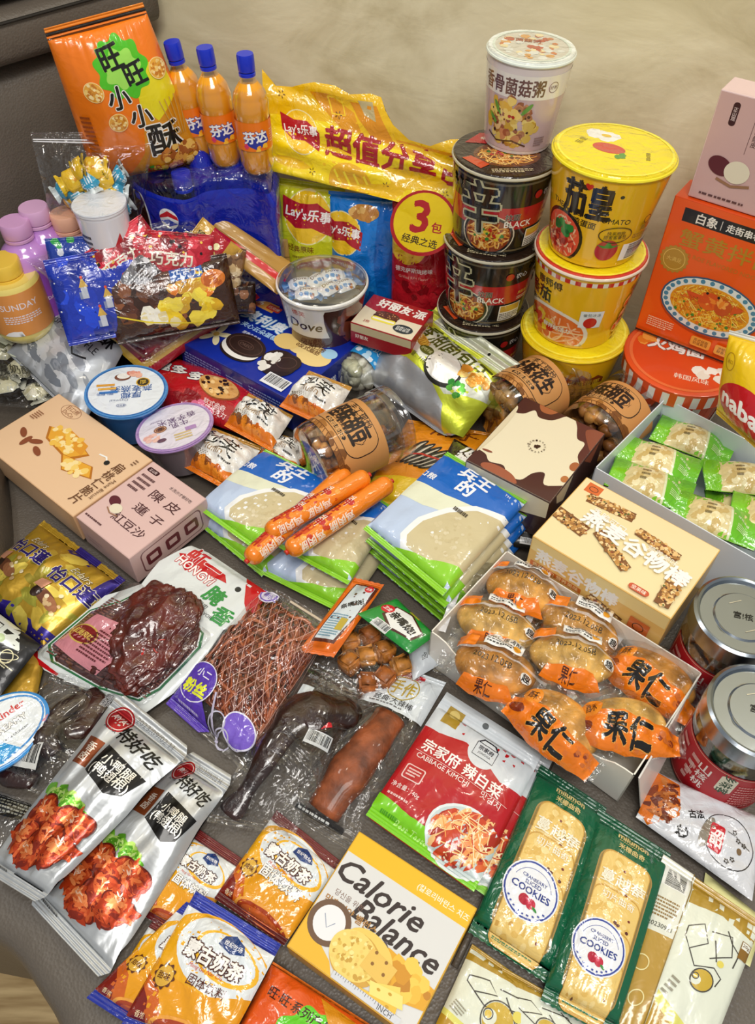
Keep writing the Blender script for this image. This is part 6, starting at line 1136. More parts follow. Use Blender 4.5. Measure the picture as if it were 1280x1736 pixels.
a.poly([(.2, .10), (.36, .05), (.62, .06), (.68, .1), (.42, .125), (.36, .17)], '#c0141c'); a.t('虹一', .42, .065, .32, '#c0141c', b=.05, out='#e8ecec', ow=.04, h=.14); a.t('HONGYI', .42, .135, .36, '#f2f0ec', b=.03, out='#c0141c', ow=.08, rot=4); a.t('腌', .7, .2, .14, '#1f8a34', b=.05, rot=4); a.t('香', .86, .28, .14, '#1f8a34', b=.05); a.t('江苏风味卤肉', .6, .28, .26, '#30302c', rot=4); a.t('SPICY FLAVOR', .7, .32, .24, '#30302c', rot=4)
win = [(.28, .32), (.55, .36), (.86, .42), (.92, .5), (.93, .82), (.88, .93), (.6, .965), (.2, .95), (.08, .88), (.08, .62), (.2, .5)]
a.poly(win, '#1f6a3a'); a.poly([(.5+(x-.5)*.96, .66+(y-.66)*.965) for x, y in win], '#e2e6e4'); a.poly([(.5+(x-.5)*.94, .66+(y-.66)*.945) for x, y in win], '#4a2420'); a.micro(.12, .5, .9, .92, 26, '#7a4a40'); hp.done(a, 24, 26)
mt = hp.at(.61, .60, .004); X3 = Vector(hp.c[1]-hp.c[0]).normalized(); N3 = Vector(hp.n)
me = lump('braised_meat', (.043, .058, .0125), ('#5a1d12', 'meat'), 4, .34, 1.3, .10)
o = link('braised_meat', me); o.matrix_world = frame(mt, X3, N3); tag(o, 'glossy dark red braised meat piece sealed in the white edged vacuum pack', 'meat'); meat_o = o
hf = Pouch('printed_film', 'x', 'x', None, T=.021, seals=(0, 0), pts=[np.array(hp.at(u, v, .0)) for u, v in ((.14, .36), (.93, .40), (.93, .96), (.08, .95))], wr=.12, seed=47, eu=.5, ev=.5, sh=.1)
a = hf.art('film', 'wrap', outline=rout(.08*hf.W, hf.W, hf.H)); a.poly([(.12, .45), (.36, .42), (.52, .54), (.6, .74), (.55, .93), (.3, .9), (.05, .85)], '#c8808a'); a.ell(.2, .66, .15, '#7a1a1c', ry=.085, rot=4); a.ring(.2, .66, .15, .012, '#c8a850', ry=.085, rot=4); a.t('红尚风味', .2, .66, .22, '#e0c060', b=.03, rot=4); a.t('广州猪头脸皮', .66, .26, .4, '#c8342c', b=.02, rot=10); a.line([(.44, .32), (.55, .36), (.66, .46), (.74, .58)], .018, '#c8241c'); a.ring(.8, .4, .07, .008, '#b8342c'); a.micro(.28, .56, .56, .84, 8, '#5a1c20', rot=4)
for f_ in [hf.done(a, 22, 22)]: pass
for ch in list(hf.root.children):
    ch.parent = hp.root; ch.location = hf.root.location-hp.root.location; ch.name = 'printed_film'
bpy.data.objects.remove(hf.root)
# shredded noodle bag
nb_ = Pouch('shredded_snack_bag', 'clear bag of reddish brown shredded strips with purple printed corner', 'snack bag', [(452, 990), (568, 1062), (420, 1316), (284, 1196)], z=[.022, .022, .006, .006], T=.03, seals=(.05, .05), wr=.1, seed=48, sh=.15, eu=.45, ev=.3)
def nba(a):
    for k in range(-6, 16): a.line([(k/10, .1), (k/10+.55, .8)], .004, '#e0b0a0', same=k > -6)
    for k in range(0, 20): a.line([(k/10, .1), (k/10-.55, .8)], .004, '#e0b0a0', same=k > 0)
    a.ell(.2, .095, .13, '#e0dcec', ry=.1); a.ell(.2, .095, .115, '#7a60c0', ry=.085); a.ell(.2, .095, .095, '#dcd8ec', ry=.07); a.t('萌小二', .24, .1, .2, '#6a50b8', b=.05, out='#f0eef8', ow=.05, rot=8)
    a.rect(.4, .02, .98, .035, '#c8b8a0'); a.poly([(0, .74), (.3, .84), (.5, .96), (.42, 1), (0, 1)], '#5a3cb0'); a.ell(.19, .79, .2, '#e4e0f0', ry=.2); a.ell(.19, .79, .19, '#5a3cb0', ry=.19); a.t('小二', .2, .735, .17, '#f0eef8', b=.03); a.t('粉丝', .2, .83, .27, '#e8ec3c', b=.06, rot=-4); a.micro(.1, .93, .36, .99, 4, '#c8bce8')
    a.ell(.78, .86, .17, '#7a5cc8', ry=.14); a.ring(.78, .86, .17, .012, '#e0dcf0', ry=.14); a.line([(.42, .78), (.5, .9), (.62, .98)], .02, '#b8b0c8'); a.ring(.56, .9, .09, .012, '#b8b4c8'); a.ring(.66, .95, .08, .012, '#b8b4c8')
a = nb_.art('film', 'wrap'); nba(a); nb_.done(a, 26, 30)
def heapstrands(p, u0, v0, u1, v1, n, cols, rad, label, name, z=-.012, seed=2):
    r = random.Random(seed); Vv = []; Ff = []; MI = []; c0 = p.at((u0+u1)/2, (v0+v1)/2)
    for k in range(n):
        u, v = r.uniform(u0, u1), r.uniform(v0, v1); an = r.uniform(0, 6.28) if r.random() < .4 else r.gauss(.9, .4); cv = r.uniform(-.25, .25); pts = []; zz = z+r.uniform(-.004, .008)
        for j in range(7):
            uu, vv = min(max(u, u0), u1), min(max(v, v0), v1); pts.append(p.at(uu, vv, zz+.0015*math.sin(j+k))-c0); u += .055*math.cos(an); v += .055*math.sin(an)*p.W/p.H; an += cv
        m = tubemesh(pts, rad*r.uniform(.8, 1.2), 6); b = len(Vv); Vv += [tuple(q.co) for q in m.vertices]; Ff += [tuple(i+b for i in f.vertices) for f in m.polygons]; MI += [k % len(cols)]*len(m.polygons); bpy.data.meshes.remove(m)
    me = bpy.data.meshes.new(name); me.from_pydata(Vv, [], Ff)
    for c in cols: me.materials.append(M(c, 'hard'))
    me.polygons.foreach_set('material_index', np.array(MI, dtype=np.int32)); me.polygons.foreach_set('use_smooth', np.ones(len(Ff), dtype=bool)); me.update()
    o = link(name, me, None, c0); tag(o, label, 'shredded snack', kind='stuff')
heapstrands(nb_, .06, .1, .94, .84, 420, ['#8a4022', '#a8552c', '#6f2f18', '#b8643a', '#7c3a20'], .0016, 'tangle of reddish brown strips inside the purple printed clear bag', 'shredded_strips')
# drumstick pack
dp = vacuum('clear vacuum pack holding a dark braised duck leg, in front of the purple printed bag', [(520, 1118), (625, 1176), (500, 1425), (350, 1400)], .008, .034, 49, lambda a: (a.bar(.78, .47, .3, .2, rot=-4, bg='#c8ccce'), a.t('爱合', .3, .12, .14, '#3a3a3c', b=.02, out='#dcdce0', ow=.05), a.rect(.25, .2, .42, .28, '#c8d0d4'), a.t('鸭腿', .72, .34, .28, '#c8182a', b=.06, rot=50), a.ring(.42, .08, .09, .006, '#8a7a78')), group='x')
if 'group' in dp.root: del dp.root['group']
meatbar(dp, [(.98, .16), (.86, .22), (.62, .31), (.40, .38), (.34, .5), (.30, .68), (.26, .82), (.2, .93)], [.008, .017, .023, .0195, .013, .009, .0075, .011], '#2e130a', 'dark brown braised duck leg sealed in the clear vacuum pack', 'braised_drumstick', seed=9, dz=-.008)
# spicy stick pack
sp = vacuum('clear vacuum pack of one long spicy beancurd stick with a white and gold header', [(655, 1126), (756, 1162), (592, 1448), (478, 1378)], .004, .02, 50, lambda a: (a.rect(0, 0, 1, .29, '#cfd6db'), a.rect(.32, .02, .7, .07, '#b81c24', rad=.02), a.t('能浩', .51, .045, .24, '#f2e8e4', b=.02), a.ring(.5, .14, .24, .02, '#a8923a', ry=.22), a.t('手作', .5, .14, .36, '#b09430', b=.03, h=.26), a.t('经典·大辣棒', .48, .235, .6, '#2a2a2c', b=.01), a.micro(.14, .26, .86, .275, 1, '#5a5a5c'), a.rect(.12, .925, .82, .955, '#26221e'), a.micro(.15, .93, .8, .95, 1, '#d8d8d4')), seals=(.04, .06))
meatbar(sp, [(.56, .32), (.55, .5), (.5, .7), (.46, .9)], [.0155, .018, .0185, .017], '#8a4826', 'long reddish brown spicy beancurd stick in the white and gold headed pack', 'spicy_beancurd_stick', seed=11, dz=-.006, mt='bake', wv=.07)
# tofu cubes pack
tp = vacuum('clear pack of brown tofu cubes behind the orange and green strips', [(560, 1030), (720, 1075), (690, 1215), (520, 1185)], .004, .024, 51)
for k, (u, v, rz) in enumerate(((.3, .4, .3), (.48, .28, .7), (.5, .52, .2), (.66, .42, .5), (.72, .7, .9), (.84, .52, .4), (.35, .62, .8), (.56, .78, .1), (.2, .25, .5))):
    q = tp.at(u, v, -.008); bm = bmesh.new(); bmesh.ops.create_cube(bm, size=.019); bmesh.ops.bevel(bm, geom=bm.edges[:]+bm.verts[:], offset=.003, segments=3, affect='EDGES'); bmesh.ops.subdivide_edges(bm, edges=bm.edges[:], cuts=1, use_grid_fill=True)
    rr = random.Random(k)
    for v_ in bm.verts: v_.co += Vector((rr.uniform(-1, 1), rr.uniform(-1, 1), rr.uniform(-1, 1)))*.0009
    me = bpy.data.meshes.new('tofu_cube'); bm.to_mesh(me); bm.free(); me.materials.append(M(('#b8722c', '#a8602a', '#c88438')[k % 3], 'bake')); me.polygons.foreach_set('use_smooth', np.ones(len(me.polygons), dtype=bool)); o = link('tofu_cube', me); o.matrix_world = rotm(q, rz, .2*(k % 3-1), .15*(k % 2)); tag(o, 'brown braised tofu cube in the clear pack, '+('nearest the orange strip', 'at the rear beside the green packet', 'in the middle of the heap', 'touching the green packet', 'lowest on the right side', 'rightmost of the heap', 'left of the lowest ones', 'nearest the gold lettered header', 'hidden corner under the orange strip')[k], 'tofu cube', 'tofu cubes in the clear pack')
# spicy strips, orange and green
st = Pouch('spicy_strip_packet', 'narrow orange spicy strip packet between the biscuit stack and purple printed bag', 'packet', [(602, 982), (652, 994), (566, 1118), (506, 1108)], z=[.03, .034, .028, .028], T=.009, seals=(.05, .05), wr=.05, seed=52, sh=.4)
a = st.art('#dd6a14', 'gloss', outline=zigzag(10, .012)); a.poly([(.2, .08), (.95, .08), (.95, .2), (.8, .86), (.14, .86)], '#5a2a1c'); a.poly([(.24, .1), (.86, .1), (.86, .5), (.72, .82), (.18, .82)], '#cdd6da'); a.ell(.72, .13, .13, '#c8202c'); a.t('卫龙', .72, .13, .18, '#f6efe8', b=.03); a.t('亲嘴烧!', .56, .36, .62, '#1a1614', b=.05, rot=-35); a.micro(.22, .5, .7, .8, 10, '#5a8aa0'); a.rect(.55, .55, .75, .7, '#b8a030'); st.done(a, 10, 24)
# small corner folded over the strip at the biscuit stack
gr = Pouch('spicy_strip_packet', 'green spicy strip packet resting on the clear pack of tofu cubes', 'packet', [(672, 1018), (738, 1080), (694, 1112), (606, 1044)], z=[.04, .036, .036, .04], T=.01, seals=(.0, .0), wr=.05, seed=53, sh=.4)
a = gr.art('#1f8a34', 'gloss', outline=[(0, 0), (1, 0), (1, 1), (0, 1)]); a.poly([(.18, .2), (.5, .08), (.9, .3), (.86, .7), (.5, .86), (.2, .62)], '#4a2014'); a.poly([(.22, .22), (.5, .13), (.86, .33), (.82, .66), (.5, .78), (.24, .58)], '#e4e4de'); a.ell(.16, .4, .11, '#c8202c', ry=.09); a.t('卫龙', .16, .4, .15, '#f6efe8', b=.03); a.t('亲嘴烧!', .54, .46, .5, '#14120e', b=.06, rot=4); a.bar(.38, .88, .3, .14, bg='#e4e4de'); a.rect(.4, .0, .62, .08, '#c8b83a'); gr.done(a, 14, 10)
wl = Pouch('white_packet', 'white corner of a packet under the green spicy strip packet', 'packet', [(690, 1090), (740, 1078), (745, 1128), (700, 1155)], z=.012, T=.008, seals=(0, 0), seed=54); a = wl.art('#c8ced4', 'gloss'); a.t('卤', .5, .6, .2, '#3a3a3c'); wl.done(a, 6, 6)
# silver duck wing packs
def duck(label, q, z, seed):
    p = Pouch('duck_wing_pack', label, 'vacuum pack', q, z=z, T=.022, seals=(.09, .06), wr=.16, seed=seed, group='silver duck wing packs', sh=.3, eu=.6, ev=.4, ridge=.4)
    ol = rrect(0, 0, 1, 1, .1, 6); ol = [(.5+(x-.5)*(1-.13*math.exp(-((y-.30)/.14)**2)-.10*math.exp(-((y-.9)/.05)**2)), y) for x, y in [(x, y*1.0) for x, y in ol]]
    R_ = []; 
    for k in range(25): y = k/24; R_.append((y, 1-.06*math.sin(PI*min(1, max(0, (y-.08)/.4)))**2-.05*math.exp(-((y-.88)/.04)**2)))
    cr_ = lambda y: .5*(1 if .03 < y < .985 else .86); ol = [(.5+cr_(y)*w, y) for y, w in R_]+[(.5-cr_(y)*w, y) for y, w in R_[::-1]]
    a = p.art('#c3c6c8', 'foil', outline=ol); a.ell(.22, .11, .15, '#a8141c'); a.ring(.22, .11, .13, .01, '#e8d8d4'); a.t('AYA', .22, .11, .18, '#f0e4e0', b=.02); a.t('AOYAA', .22, .175, .16, '#3a3a3c'); a.t('2023/09/02 H', .6, .055, .5, '#8a8c90'); a.t('特好吃', .62, .165, .56, '#17150f', b=.03, rot=6, shear=.2)
    a.rect(.1, .25, .32, .40, '#8a4420', rot=-6); a.t('香\n卤', .21, .325, .11, '#f0e2d4', b=.02); a.poly([(.36, .24), (.92, .27), (.86, .4), (.72, .44), (.36, .4)], '#141210'); a.t('小鸭腿\n(鸭翅根)', .63, .335, .46, '#e8e4dc', b=.02)
    a.blobs(.42, .56, .3, ['#7ac02c', '#9ad84a', '#5aa020', '#b8e070'], 40, .055, ry=.07); a.blobs(.42, .56, .26, ['#c8ea8a', '#4a8a18'], 26, .018, ry=.06, el=1.8)
    for x, y, r, q, ro in ((.34, .67, .24, .12, 20), (.68, .64, .22, .13, -30), (.27, .79, .18, .12, 70), (.6, .77, .24, .13, 40), (.46, .85, .18, .08, 10), (.76, .76, .14, .11, 80)):
        a.ell(x, y, r*.96, '#6a1c0c', ry=q*1.5, rot=ro, star=.16, ns=3, n=40); a.ell(x, y, r*.88, '#a8340f', ry=q*1.35, rot=ro, star=.15, ns=3, n=40); a.blobs(x, y, r*.8, ['#c84a1c', '#b83a12', '#d8602c', '#8a2610'], 60, .04, ry=q*1.45, rot=ro, el=1.7); a.blobs(x-.03, y-.02, r*.55, ['#e8743a', '#f08c50'], 16, .03, ry=q*.7, rot=ro, el=1.7); a.blobs(x-.04, y-.03, r*.35, ['#f8b890', '#fbd8c0'], 8, .014, ry=q*.4, rot=ro, el=2)
    a.micro(.1, .93, .4, .945, 1, '#4a4a48'); p.done(a, 24, 34); return p
duck('silver duck wing pack lying further right, with its foot over the leather edge', [(325, 1276), (400, 1322), (180, 1668), (50, 1528)], [.014, .014, .004, .004], 61)
duck('silver duck wing pack at the left, overlapping the other silver pack', [(208, 1178), (330, 1276), (72, 1536), (-22, 1478)], [.03, .034, .022, .012], 62)
# milk tea sachets
def tea(label, q, z, seed, blue=False, flip=False):
    p = Pouch('milk_tea_sachet', label, 'sachet', q, z=z, T=.012, seals=(.11, .08), wr=.14, seed=seed, group='milk tea sachets', sh=.3, ridge=.8)
    sc_ = '#1c2c94' if blue else '#5c1a1c'; a = p.art('#dfe2e2', 'wrap', outline=zigzag(26, .01)); a.rect(0, 0, 1, .11, sc_); 
    for k in range(5): a.rect(.04, .012+.018*k, .96, .018+.018*k, '#4a5ac8' if blue else '#8a3a34', same=k > 0)
    a.ell(.55, .4, .62, '#e8a818', ry=.38, rot=10); a.ell(.58, .34, .5, '#dfe4e6', ry=.3, rot=10); a.ell(.62, .32, .36, '#f0b82c', ry=.2, rot=10); a.ell(.62, .31, .32, '#dde4e8', ry=.17, rot=10)
    a.rect(.0, .11, 1, .14, '#f0c040') if False else None
    a.poly([(0, .5), (.2, .58), (.6, .62), (1, .5), (1, .92), (0, .92)], '#e39a14'); a.poly([(0, .62), (.18, .7), (.3, .85), (.6, .92), (0, .92)], '#c8601c'); a.poly([(0, .7), (.12, .78), (.2, .92), (0, .92)], '#7a1c10'); a.ell(.62, .93, .4, '#e8a040', ry=.14, rot=4); a.ell(.62, .93, .36, '#a8401c', ry=.11, rot=4); a.ell(.6, .93, .28, '#c8602c', ry=.07, rot=4); a.rect(0, .92, 1, 1, sc_)
    a.poly([(.5, .17), (.6, .13), (.72, .17), (.76, .23), (.62, .27), (.48, .24)], '#1c3c7a'); a.t('世纪牧场', .62, .205, .2, '#f0f0f4', b=.02); a.t('蒙古奶茶', .52, .36, .62, '#f4f0ea', b=.05, out='#4a2014', ow=.11, rot=2); a.t('Mong Gu Nai Cha', .5, .46, .36, '#c8401c', shear=.3); a.t('固体饮料', .58, .55, .56 if not blue else .4, '#f4f0ea' if not blue else '#5a2410', b=.04 if not blue else .01, out=None if blue else '#3a1c10', ow=.04, rot=2)
    a.ell(.16, .6, .1, '#5a2c10', star=.12, ns=10, n=60); a.ell(.16, .6, .085, '#d8a83a'); a.t('咸味' if not blue else '甜味', .16, .6, .12, '#5a2c10', b=.03); a.t('香浓', .12, .88, .1, '#f0d8b0'); p.done(a, 22, 24); return p
tea('milk tea sachet with a dark red seal under the right silver duck wing pack', [(330, 1402), (412, 1458), (325, 1600), (225, 1545)], .003, 71)
tea('milk tea sachet with a dark red seal touching the white and yellow box', [(470, 1376), (578, 1462), (482, 1606), (364, 1526)], .006, 72)
tea('milk tea sachet under the others with its dark bowl picture beside the silver pack', [(262, 1560), (330, 1600), (260, 1720), (180, 1690)], .002, 73)
tea('milk tea sachet with a blue seal, partly under the nearest blue sealed one', [(318, 1530), (420, 1590), (290, 1782), (150, 1692)], [.012, .012, .005, .005], 74, True)
tea('milk tea sachet with a blue seal, nearest the camera at the bottom edge', [(334, 1512), (478, 1602), (372, 1800), (206, 1742)], [.022, .022, .014, .014], 75, True)
# orange rice snack bag at the bottom edge
ob2 = Pouch('crisps_bag', 'orange rice snack bag cut off by the bottom edge of the photo', 'snack bag', [(464, 1632), (640, 1746), (560, 1900), (380, 1790)], z=.008, T=.02, seals=(.02, .02), wr=.08, seed=76)
a = ob2.art('#e0581a', 'wrap'); a.rect(0, 0, 1, .04, '#e87a2c'); a.line([(.0, .03), (1, .03)], .01, '#7a2a0c'); a.ell(.62, .62, .33, '#5ac81c', star=.08, ns=9, n=80); a.ell(.62, .62, .22, '#8ae04a'); a.t('旺旺', .62, .56, .3, '#14120e', b=.05); a.t('旺·旺·系列产品', .4, .28, .6, '#3a1408', b=.02, rot=2); a.poly([(.5, .06), (1, .1), (1, .4), (.7, .3)], '#d89020'); ob2.done(a, 16, 16)
# kimchi pouches
def kim(label, q, z, seed):
    p = Pouch('kimchi_pouch', label, 'pouch', q, z=z, T=.016, seals=(.13, .07), wr=.07, seed=seed, group='kimchi pouches', sh=.3, eu=.5, ev=.35)
    a = p.art('#b5121c', 'gloss', outline=rout(.05*p.W, p.W, p.H)); a.poly([(0, 0), (1, 0), (1, .34), (.8, .36), (.62, .30), (.4, .26), (.15, .30), (0, .29)], '#cfd5da'); a.ell(.57, .26, .14, '#d4d9dd'); a.ell(.46, .06, .03, '#5a5e60'); a.rect(.1, .07, .26, .22, '#a8882c'); a.ell(.18, .12, .05, '#d0b868'); a.poly([(.48, .2), (.52, .16), (.64, .16), (.68, .2)], '#20202a'); a.poly([(.5, .195), (.53, .17), (.63, .17), (.66, .195)], '#dadfe2'); a.t('宗家府', .58, .23, .14, '#20202a', b=.03); a.t('JONGGA', .58, .27, .12, '#20202a'); a.line([(.48, .2), (.48, .3), (.68, .3), (.68, .2)], .006, '#20202a')
    a.t('宗家府 辣白菜', .47, .42, .76, '#f4ede8', b=.03, rot=1); a.t('CABBAGE KIMCHI', .34, .5, .5, '#f0e0dc', b=.01); a.t('맛김치', .8, .5, .18, '#f0e0dc'); a.line([(.06, .475), (.94, .475)], .004, '#e8c8c4'); a.rect(.07, .58, .25, .68, '#e8c8c4', rad=.02); a.rect(.08, .587, .24, .673, '#b5121c', rad=.018); a.micro(.1, .6, .22, .66, 3, '#f0d8d4'); a.t('净含量：40g', .17, .74, .26, '#f0d8d4', b=.01); a.micro(.05, .79, .3, .82, 1, '#e8c0bc')
    a.rect(0, .86, 1, 1, '#7ccc1c'); a.poly([(0, .83), (.4, .87), (.4, .9), (0, .88)], '#7ccc1c'); a.micro(.08, .9, .3, .94, 1, '#4a9a14'); a.t('Best Taste', .38, .93, .3, '#b8ec80', shear=.3)
    a.ell(.76, .80, .32, '#dfe6e6', ry=.26); a.ell(.76, .80, .3, '#c2d0d0', ry=.24); a.blobs(.76, .79, .26, ['#c8421c', '#d8642c', '#a82c14', '#e89050', '#f0c080'], 90, .045, ry=.2, el=1.8, ang=120); a.noodles(.76, .78, .26, ['#f0d090', '#e8a050', '#c83a1c', '#f4e0b0'], 40, .008, ry=.2); a.blobs(.76, .8, .2, ['#8a1c10', '#f8e4c0'], 20, .012); p.done(a, 22, 26); return p
kim('red kimchi pouch with a green foot, lying under the front kimchi pouch', [(780, 1200), (936, 1292), (826, 1524), (650, 1402)], .003, 81)
kim('red and silver kimchi pouch on top, with a bowl of kimchi printed at its foot', [(757, 1177), (919, 1280), (802, 1516), (620, 1386)], .014, 82)
# white and yellow biscuit box
def cal(a):
    a.rect(0, 0, 1, 1, '#d9d9d7'); a.rect(0, 0, 1, .17, '#ecb812'); a.t('(칼로리바란스 치즈', .78, .10, .42, '#f8f0d8', b=.02); a.t('Calorie', .38, .31, .72, '#2a1a16', b=.03, shear=.3, rot=2, h=.155); a.t('Balance', .62, .50, .68, '#2a1a16', b=.03, shear=.3, rot=2, h=.15)
    a.t('당신을 위한', .2, .48, .24, '#7a5a4a'); a.t('맞춤영양 밸런스', .26, .56, .44, '#a8783a', b=.03); a.poly([(0, .72), (.15, .84), (.3, .92), (.36, 1), (0, 1)], '#e8b428'); a.ring(.16, .70, .16, .045, '#6a4c34', ry=.155); a.ell(.16, .70, .118, '#e8e8ea'); a.line([(.1, .66), (.16, .74), (.2, .68)], .005, '#6a7a9a')
    a.poly([(.36, .62), (.62, .6), (1, .66), (1, .82), (.7, .9), (.4, .78)], '#e0a41c'); a.blobs(.75, .7, .24, ['#e8b83a', '#d09018', '#c08010', '#f0c850'], 24, .05, ry=.1); a.line([(.56, .58), (.66, .68), (.7, .84)], .022, '#4a3c4a')
    a.ell(.5, .72, .2, '#e8c860', ry=.13, rot=10); a.ell(.44, .8, .2, '#d0a03c', ry=.16, rot=10); a.ell(.42, .79, .185, '#ecd070', ry=.15, rot=10); a.blobs(.42, .79, .17, ['#f4e090', '#dcb850', '#e8c868', '#c89c38'], 90, .014, ry=.14); a.rect(.5, .68, .72, .84, '#e4bc58', rot=8); 
    for x, y in ((.55, .68), (.64, .7), (.56, .76), (.66, .78)): a.ell(x, y, .012, '#8a5c1c', same=False)
    a.poly([(.58, .88), (.8, .78), (.86, .9), (.78, .94)], '#f0d060'); a.poly([(.56, .94), (.84, .9), (.86, 1), (.56, 1)], '#e8bc3c'); a.poly([(.6, .86), (.84, .82), (.88, .9), (.64, .94)], '#f4dc7a')
    for x, y in ((.68, .88), (.76, .86), (.66, .96), (.78, .94)): a.ell(x, y, .014, '#c89820', ry=.009)
    a.rect(.36, .95, .9, 1, '#d2d4da'); a.t('INCH', .78, .975, .11, '#3a3a3c')
    for k in range(24): a.rect(.38+.02*k, .95, .383+.02*k, .965 if k % 4 else .975, '#3a3a3c', same=k > 0)
carton('biscuit_box', 'white and yellow cheese biscuit box with brush lettering at the bottom centre', 'box', [(617, 1402), (802, 1547), (706, 1752), (476, 1612)], .026, .025, cal, {'f': lambda a: a.rect(0, 0, 1, 1, '#e0a818'), 'l': lambda a: a.rect(0, 0, 1, 1, '#d8d6d0')}, 'card', '#d9d9d7', None, '#d8a41a')
# green cranberry cookie packs
def cookies(label, q, z, seed):
    p = Pouch('cookie_pack', label, 'cookie pack', q, z=z, T=.024, seals=(.07, .07), wr=.04, seed=seed, group='green cranberry cookie packs', sh=.25, eu=.25, ev=.22, ridge=.5)
    def ck(a, v, s):
        ol = []
        a.rect(.2, v-.15, .82, v+.15, '#c89a48', rad=.12); a.rect(.21, v-.143, .81, v+.138, '#e6c473', rad=.12); a.blobs(.5, v, .24, ['#ecd08a', '#dcb45e', '#f0da9c'], 22, .05, ry=.3); a.blobs(.5, v, .26, ['#5a2420', '#7a3428'], 5, .022, ry=.3)
    a = p.art('#0c5c3c', 'wrap', outline=zigzag(24, .008)); a.rect(0, 0, 1, .07, '#0a5236'); a.t('milumon', .52, .1, .4, '#d8c080', b=.05); a.micro(.34, .122, .7, .13, 1, '#c8b070'); a.t('米檬曲奇', .52, .155, .34, '#d8c080', b=.03)
    a.rect(.16, .2, .86, .93, '#a8884c', rad=.16); a.rect(.175, .205, .845, .922, '#8a7440', rad=.15)
    for v in (.35, .54, .72, .84): ck(a, v, 1)
    a.t('蔓越莓', .52, .34, .56, '#f0ecd8', b=.02, h=.17); a.t('切片曲奇', .52, .43, .42, '#f0ecd8', b=.01); a.line([(.3, .385), (.76, .385)], .004, '#f0ecd8')
    a.ell(.46, .68, .33, '#e8eaee', n=44); a.ring(.46, .68, .315, .02, '#3a4a9a'); a.ring(.46, .68, .24, .006, '#3a4a9a', a0=200, a1=340); a.t('CRANBERRY', .46, .625, .3, '#2a3a84', b=.02); a.t('SLICED', .46, .65, .2, '#2a3a84', b=.02); a.t('COOKIES', .46, .685, .46, '#2a3a84', b=.04, h=.075); a.ell(.42, .735, .06, '#b01c34'); a.ell(.51, .74, .058, '#c02840'); a.blobs(.465, .735, .04, ['#d85a70'], 5, .015); a.ell(.57, .755, .035, '#2f8a34', ry=.015, rot=30)
    for k in range(-4, 5): t_ = math.radians(90+k*13); a.rect(.46+.27*math.cos(t_)-.012, .68+.27*math.sin(t_)*a.W/a.H-.004, .46+.27*math.cos(t_)+.012, .68+.27*math.sin(t_)*a.W/a.H+.004, '#3a4a9a')
    a.micro(.25, .945, .75, .965, 2, '#1c7a54'); p.done(a, 22, 34); return p
cookies('green cranberry cookie pack nearest the kimchi pouches', [(915, 1300), (1026, 1374), (930, 1676), (792, 1584)], .006, 91)
cookies('green cranberry cookie pack further right, beside the cream drink packets', [(1012, 1374), (1134, 1452), (1038, 1766), (914, 1700)], .012, 92)
# dried plum packet
pp = Pouch('dried_plum_packet', 'white dried plum packet with a red seal character below the red label jars', 'packet', [(1112, 1312), (1292, 1392), (1272, 1530), (1076, 1388)], z=[.012, .012, .01, .01], T=.014, seals=(0, 0), wr=.12, seed=93, sh=.3)
a = pp.art('#d5d6da', 'wrap'); a.poly([(0, 0), (.22, .08), (.3, .6), (.1, 1), (0, .9)], '#d8701c'); a.blobs(.14, .45, .12, ['#8a3a14', '#a85a24', '#c87a3a', '#6a2810'], 34, .04, ry=.2, el=1.6); a.t('古法', .42, .45, .14, '#17140f', b=.06, rot=-30); a.t('炒', .36, .8, .1, '#17140f', b=.05); a.ring(.72, .55, .22, .007, '#2a2420', ry=.2); a.ell(.54, .6, .05, '#8a8070', ry=.14, rot=10); a.rect(.56, .42, .68, .78, '#c8202c', rad=.02); a.t('韶', .62, .6, .1, '#f4ece8', b=.04, h=.14); a.ell(.82, .6, .022, '#7a6040')
for x, y in ((.76, .4), (.8, .48), (.85, .5), (.74, .8), (.78, .74)):
    for k in range(5): a.ell(x+.014*math.cos(k*1.26), y+.014*math.sin(k*1.26)*a.W/a.H, .007, '#3a3430', same=k > 0)
a.line([(.7, .44), (.78, .44), (.84, .5), (.9, .52)], .005, '#3a3430'); pp.done(a, 18, 14)
pq = Pouch('cream_packet', 'pale yellow packet edge under the cream soy drink packets at the right edge', 'packet', [(1195, 1480), (1295, 1560), (1270, 1640), (1180, 1580)], z=.002, T=.008, seals=(0, 0), seed=94); a = pq.art('#e6e2a0', 'gloss'); pq.done(a, 6, 6)
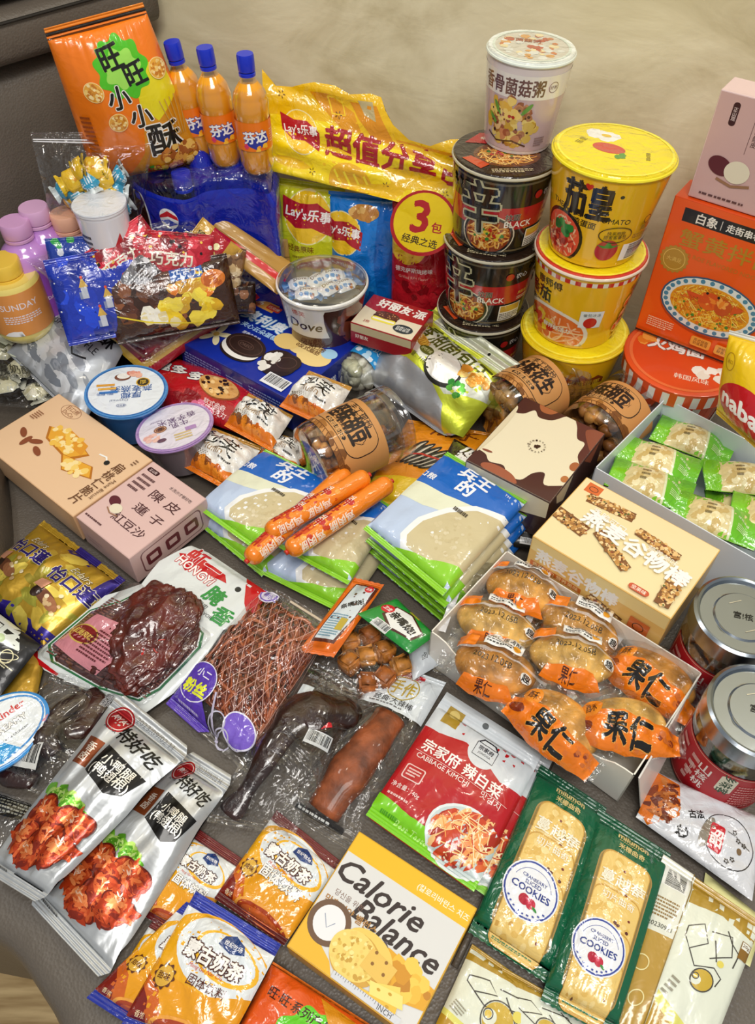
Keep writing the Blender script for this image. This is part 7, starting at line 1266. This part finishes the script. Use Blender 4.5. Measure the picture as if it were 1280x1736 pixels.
# soy milk powder packets
def soy(label, q, z, seed, T=.014, side=True):
    p = Pouch('soy_milk_packet', label, 'packet', q, z=z, T=T, seals=(.05, .03), wr=.08, seed=seed, group='cream and gold soy milk packets', sh=.3)
    a = p.art('#dfe3d2', 'gloss'); u0 = .34 if side else 0; W = 1-u0
    X = lambda x: u0+x*W
    a.poly([(X(0), .0), (1, .0), (1, .17), (X(.5), .13), (X(0), .17)], '#ad8a2c'); a.poly([(X(0), .72), (X(.4), .86), (1, .9), (1, 1), (X(0), 1)], '#b8902c'); a.poly([(X(0), .7), (X(.5), .83), (1, .88), (1, .91), (X(.4), .88), (X(0), .76)], '#dcd870')
    ln_ = '#46413a'
    def lw(pts, w=.012): a.line([(X(x), y) for x, y in pts], w, ln_)
    lw([(.1, .3), (.3, .24), (.42, .34), (.2, .42), (.1, .36), (.1, .3)]); lw([(.42, .26), (.7, .22), (.78, .34), (.5, .42)]); lw([(.2, .42), (.34, .5), (.6, .46), (.74, .5), (.7, .56)]); lw([(.5, .3), (.6, .42)]); lw([(.62, .2), (.72, .26), (.86, .3), (.84, .4)])
    a.ring(X(.5), .56, .17*W, .012, ln_); a.ell(X(.5), .56, .15*W, '#c8a83c', ry=.15*W); a.ell(X(.42), .57, .07*W, '#dfe3d2'); a.ring(X(.4), .55, .05*W, .01, ln_); a.ell(X(.4), .55, .034*W, '#d8b83c'); a.ell(X(.66), .42, .05*W, '#e0d060')
    a.rect(X(.84), .2, X(.98), .32, '#8a6424'); a.rect(X(.85), .205, X(.97), .25, '#e8e8dc'); a.t('20g', X(.91), .228, .1*W, '#6a4a1c', b=.02); a.t('豆浆粉', X(.5), .94, .5*W, '#ecd860', b=.02); a.micro(X(.06), .6, X(.2), .72, 4, '#9a9480', rot=20)
    if side: a.rect(0, 0, u0-.02, 1, '#b5903a'); a.rect(0, 0, u0-.02, .42, '#dfe0d2'); a.bar(u0/2, .1, .17, .26, rot=90, bg='#e8e8e2'); a.micro(.04, .22, u0-.06, .34, 6, '#8a6a34'); a.t('20230921', u0/2, .38, .22, '#3a3a30'); a.ring(.12, .6, .07, .01, '#e8dca0'); a.ring(.18, .78, .07, .01, '#e8dca0'); a.line([(u0-.02, 0), (u0-.02, 1)], .008, '#8a7030')
    p.done(a, 18, 20); return p
soy('cream and gold soy milk packet with its barcode showing, at the lower right', [(1122, 1452), (1288, 1566), (1196, 1800), (1016, 1756)], [.016, .016, .008, .008], 95)
soy('cream and gold soy milk packet at the bottom edge under the green cookie packs', [(800, 1602), (948, 1706), (900, 1850), (730, 1756)], .002, 96, .012, False)
soy('cream soy milk packet half hidden between the bottom edge and the green cookie packs', [(850, 1640), (1010, 1730), (990, 1850), (860, 1800)], .004, 97, .012, False)
bpy.data.objects.remove(_to)
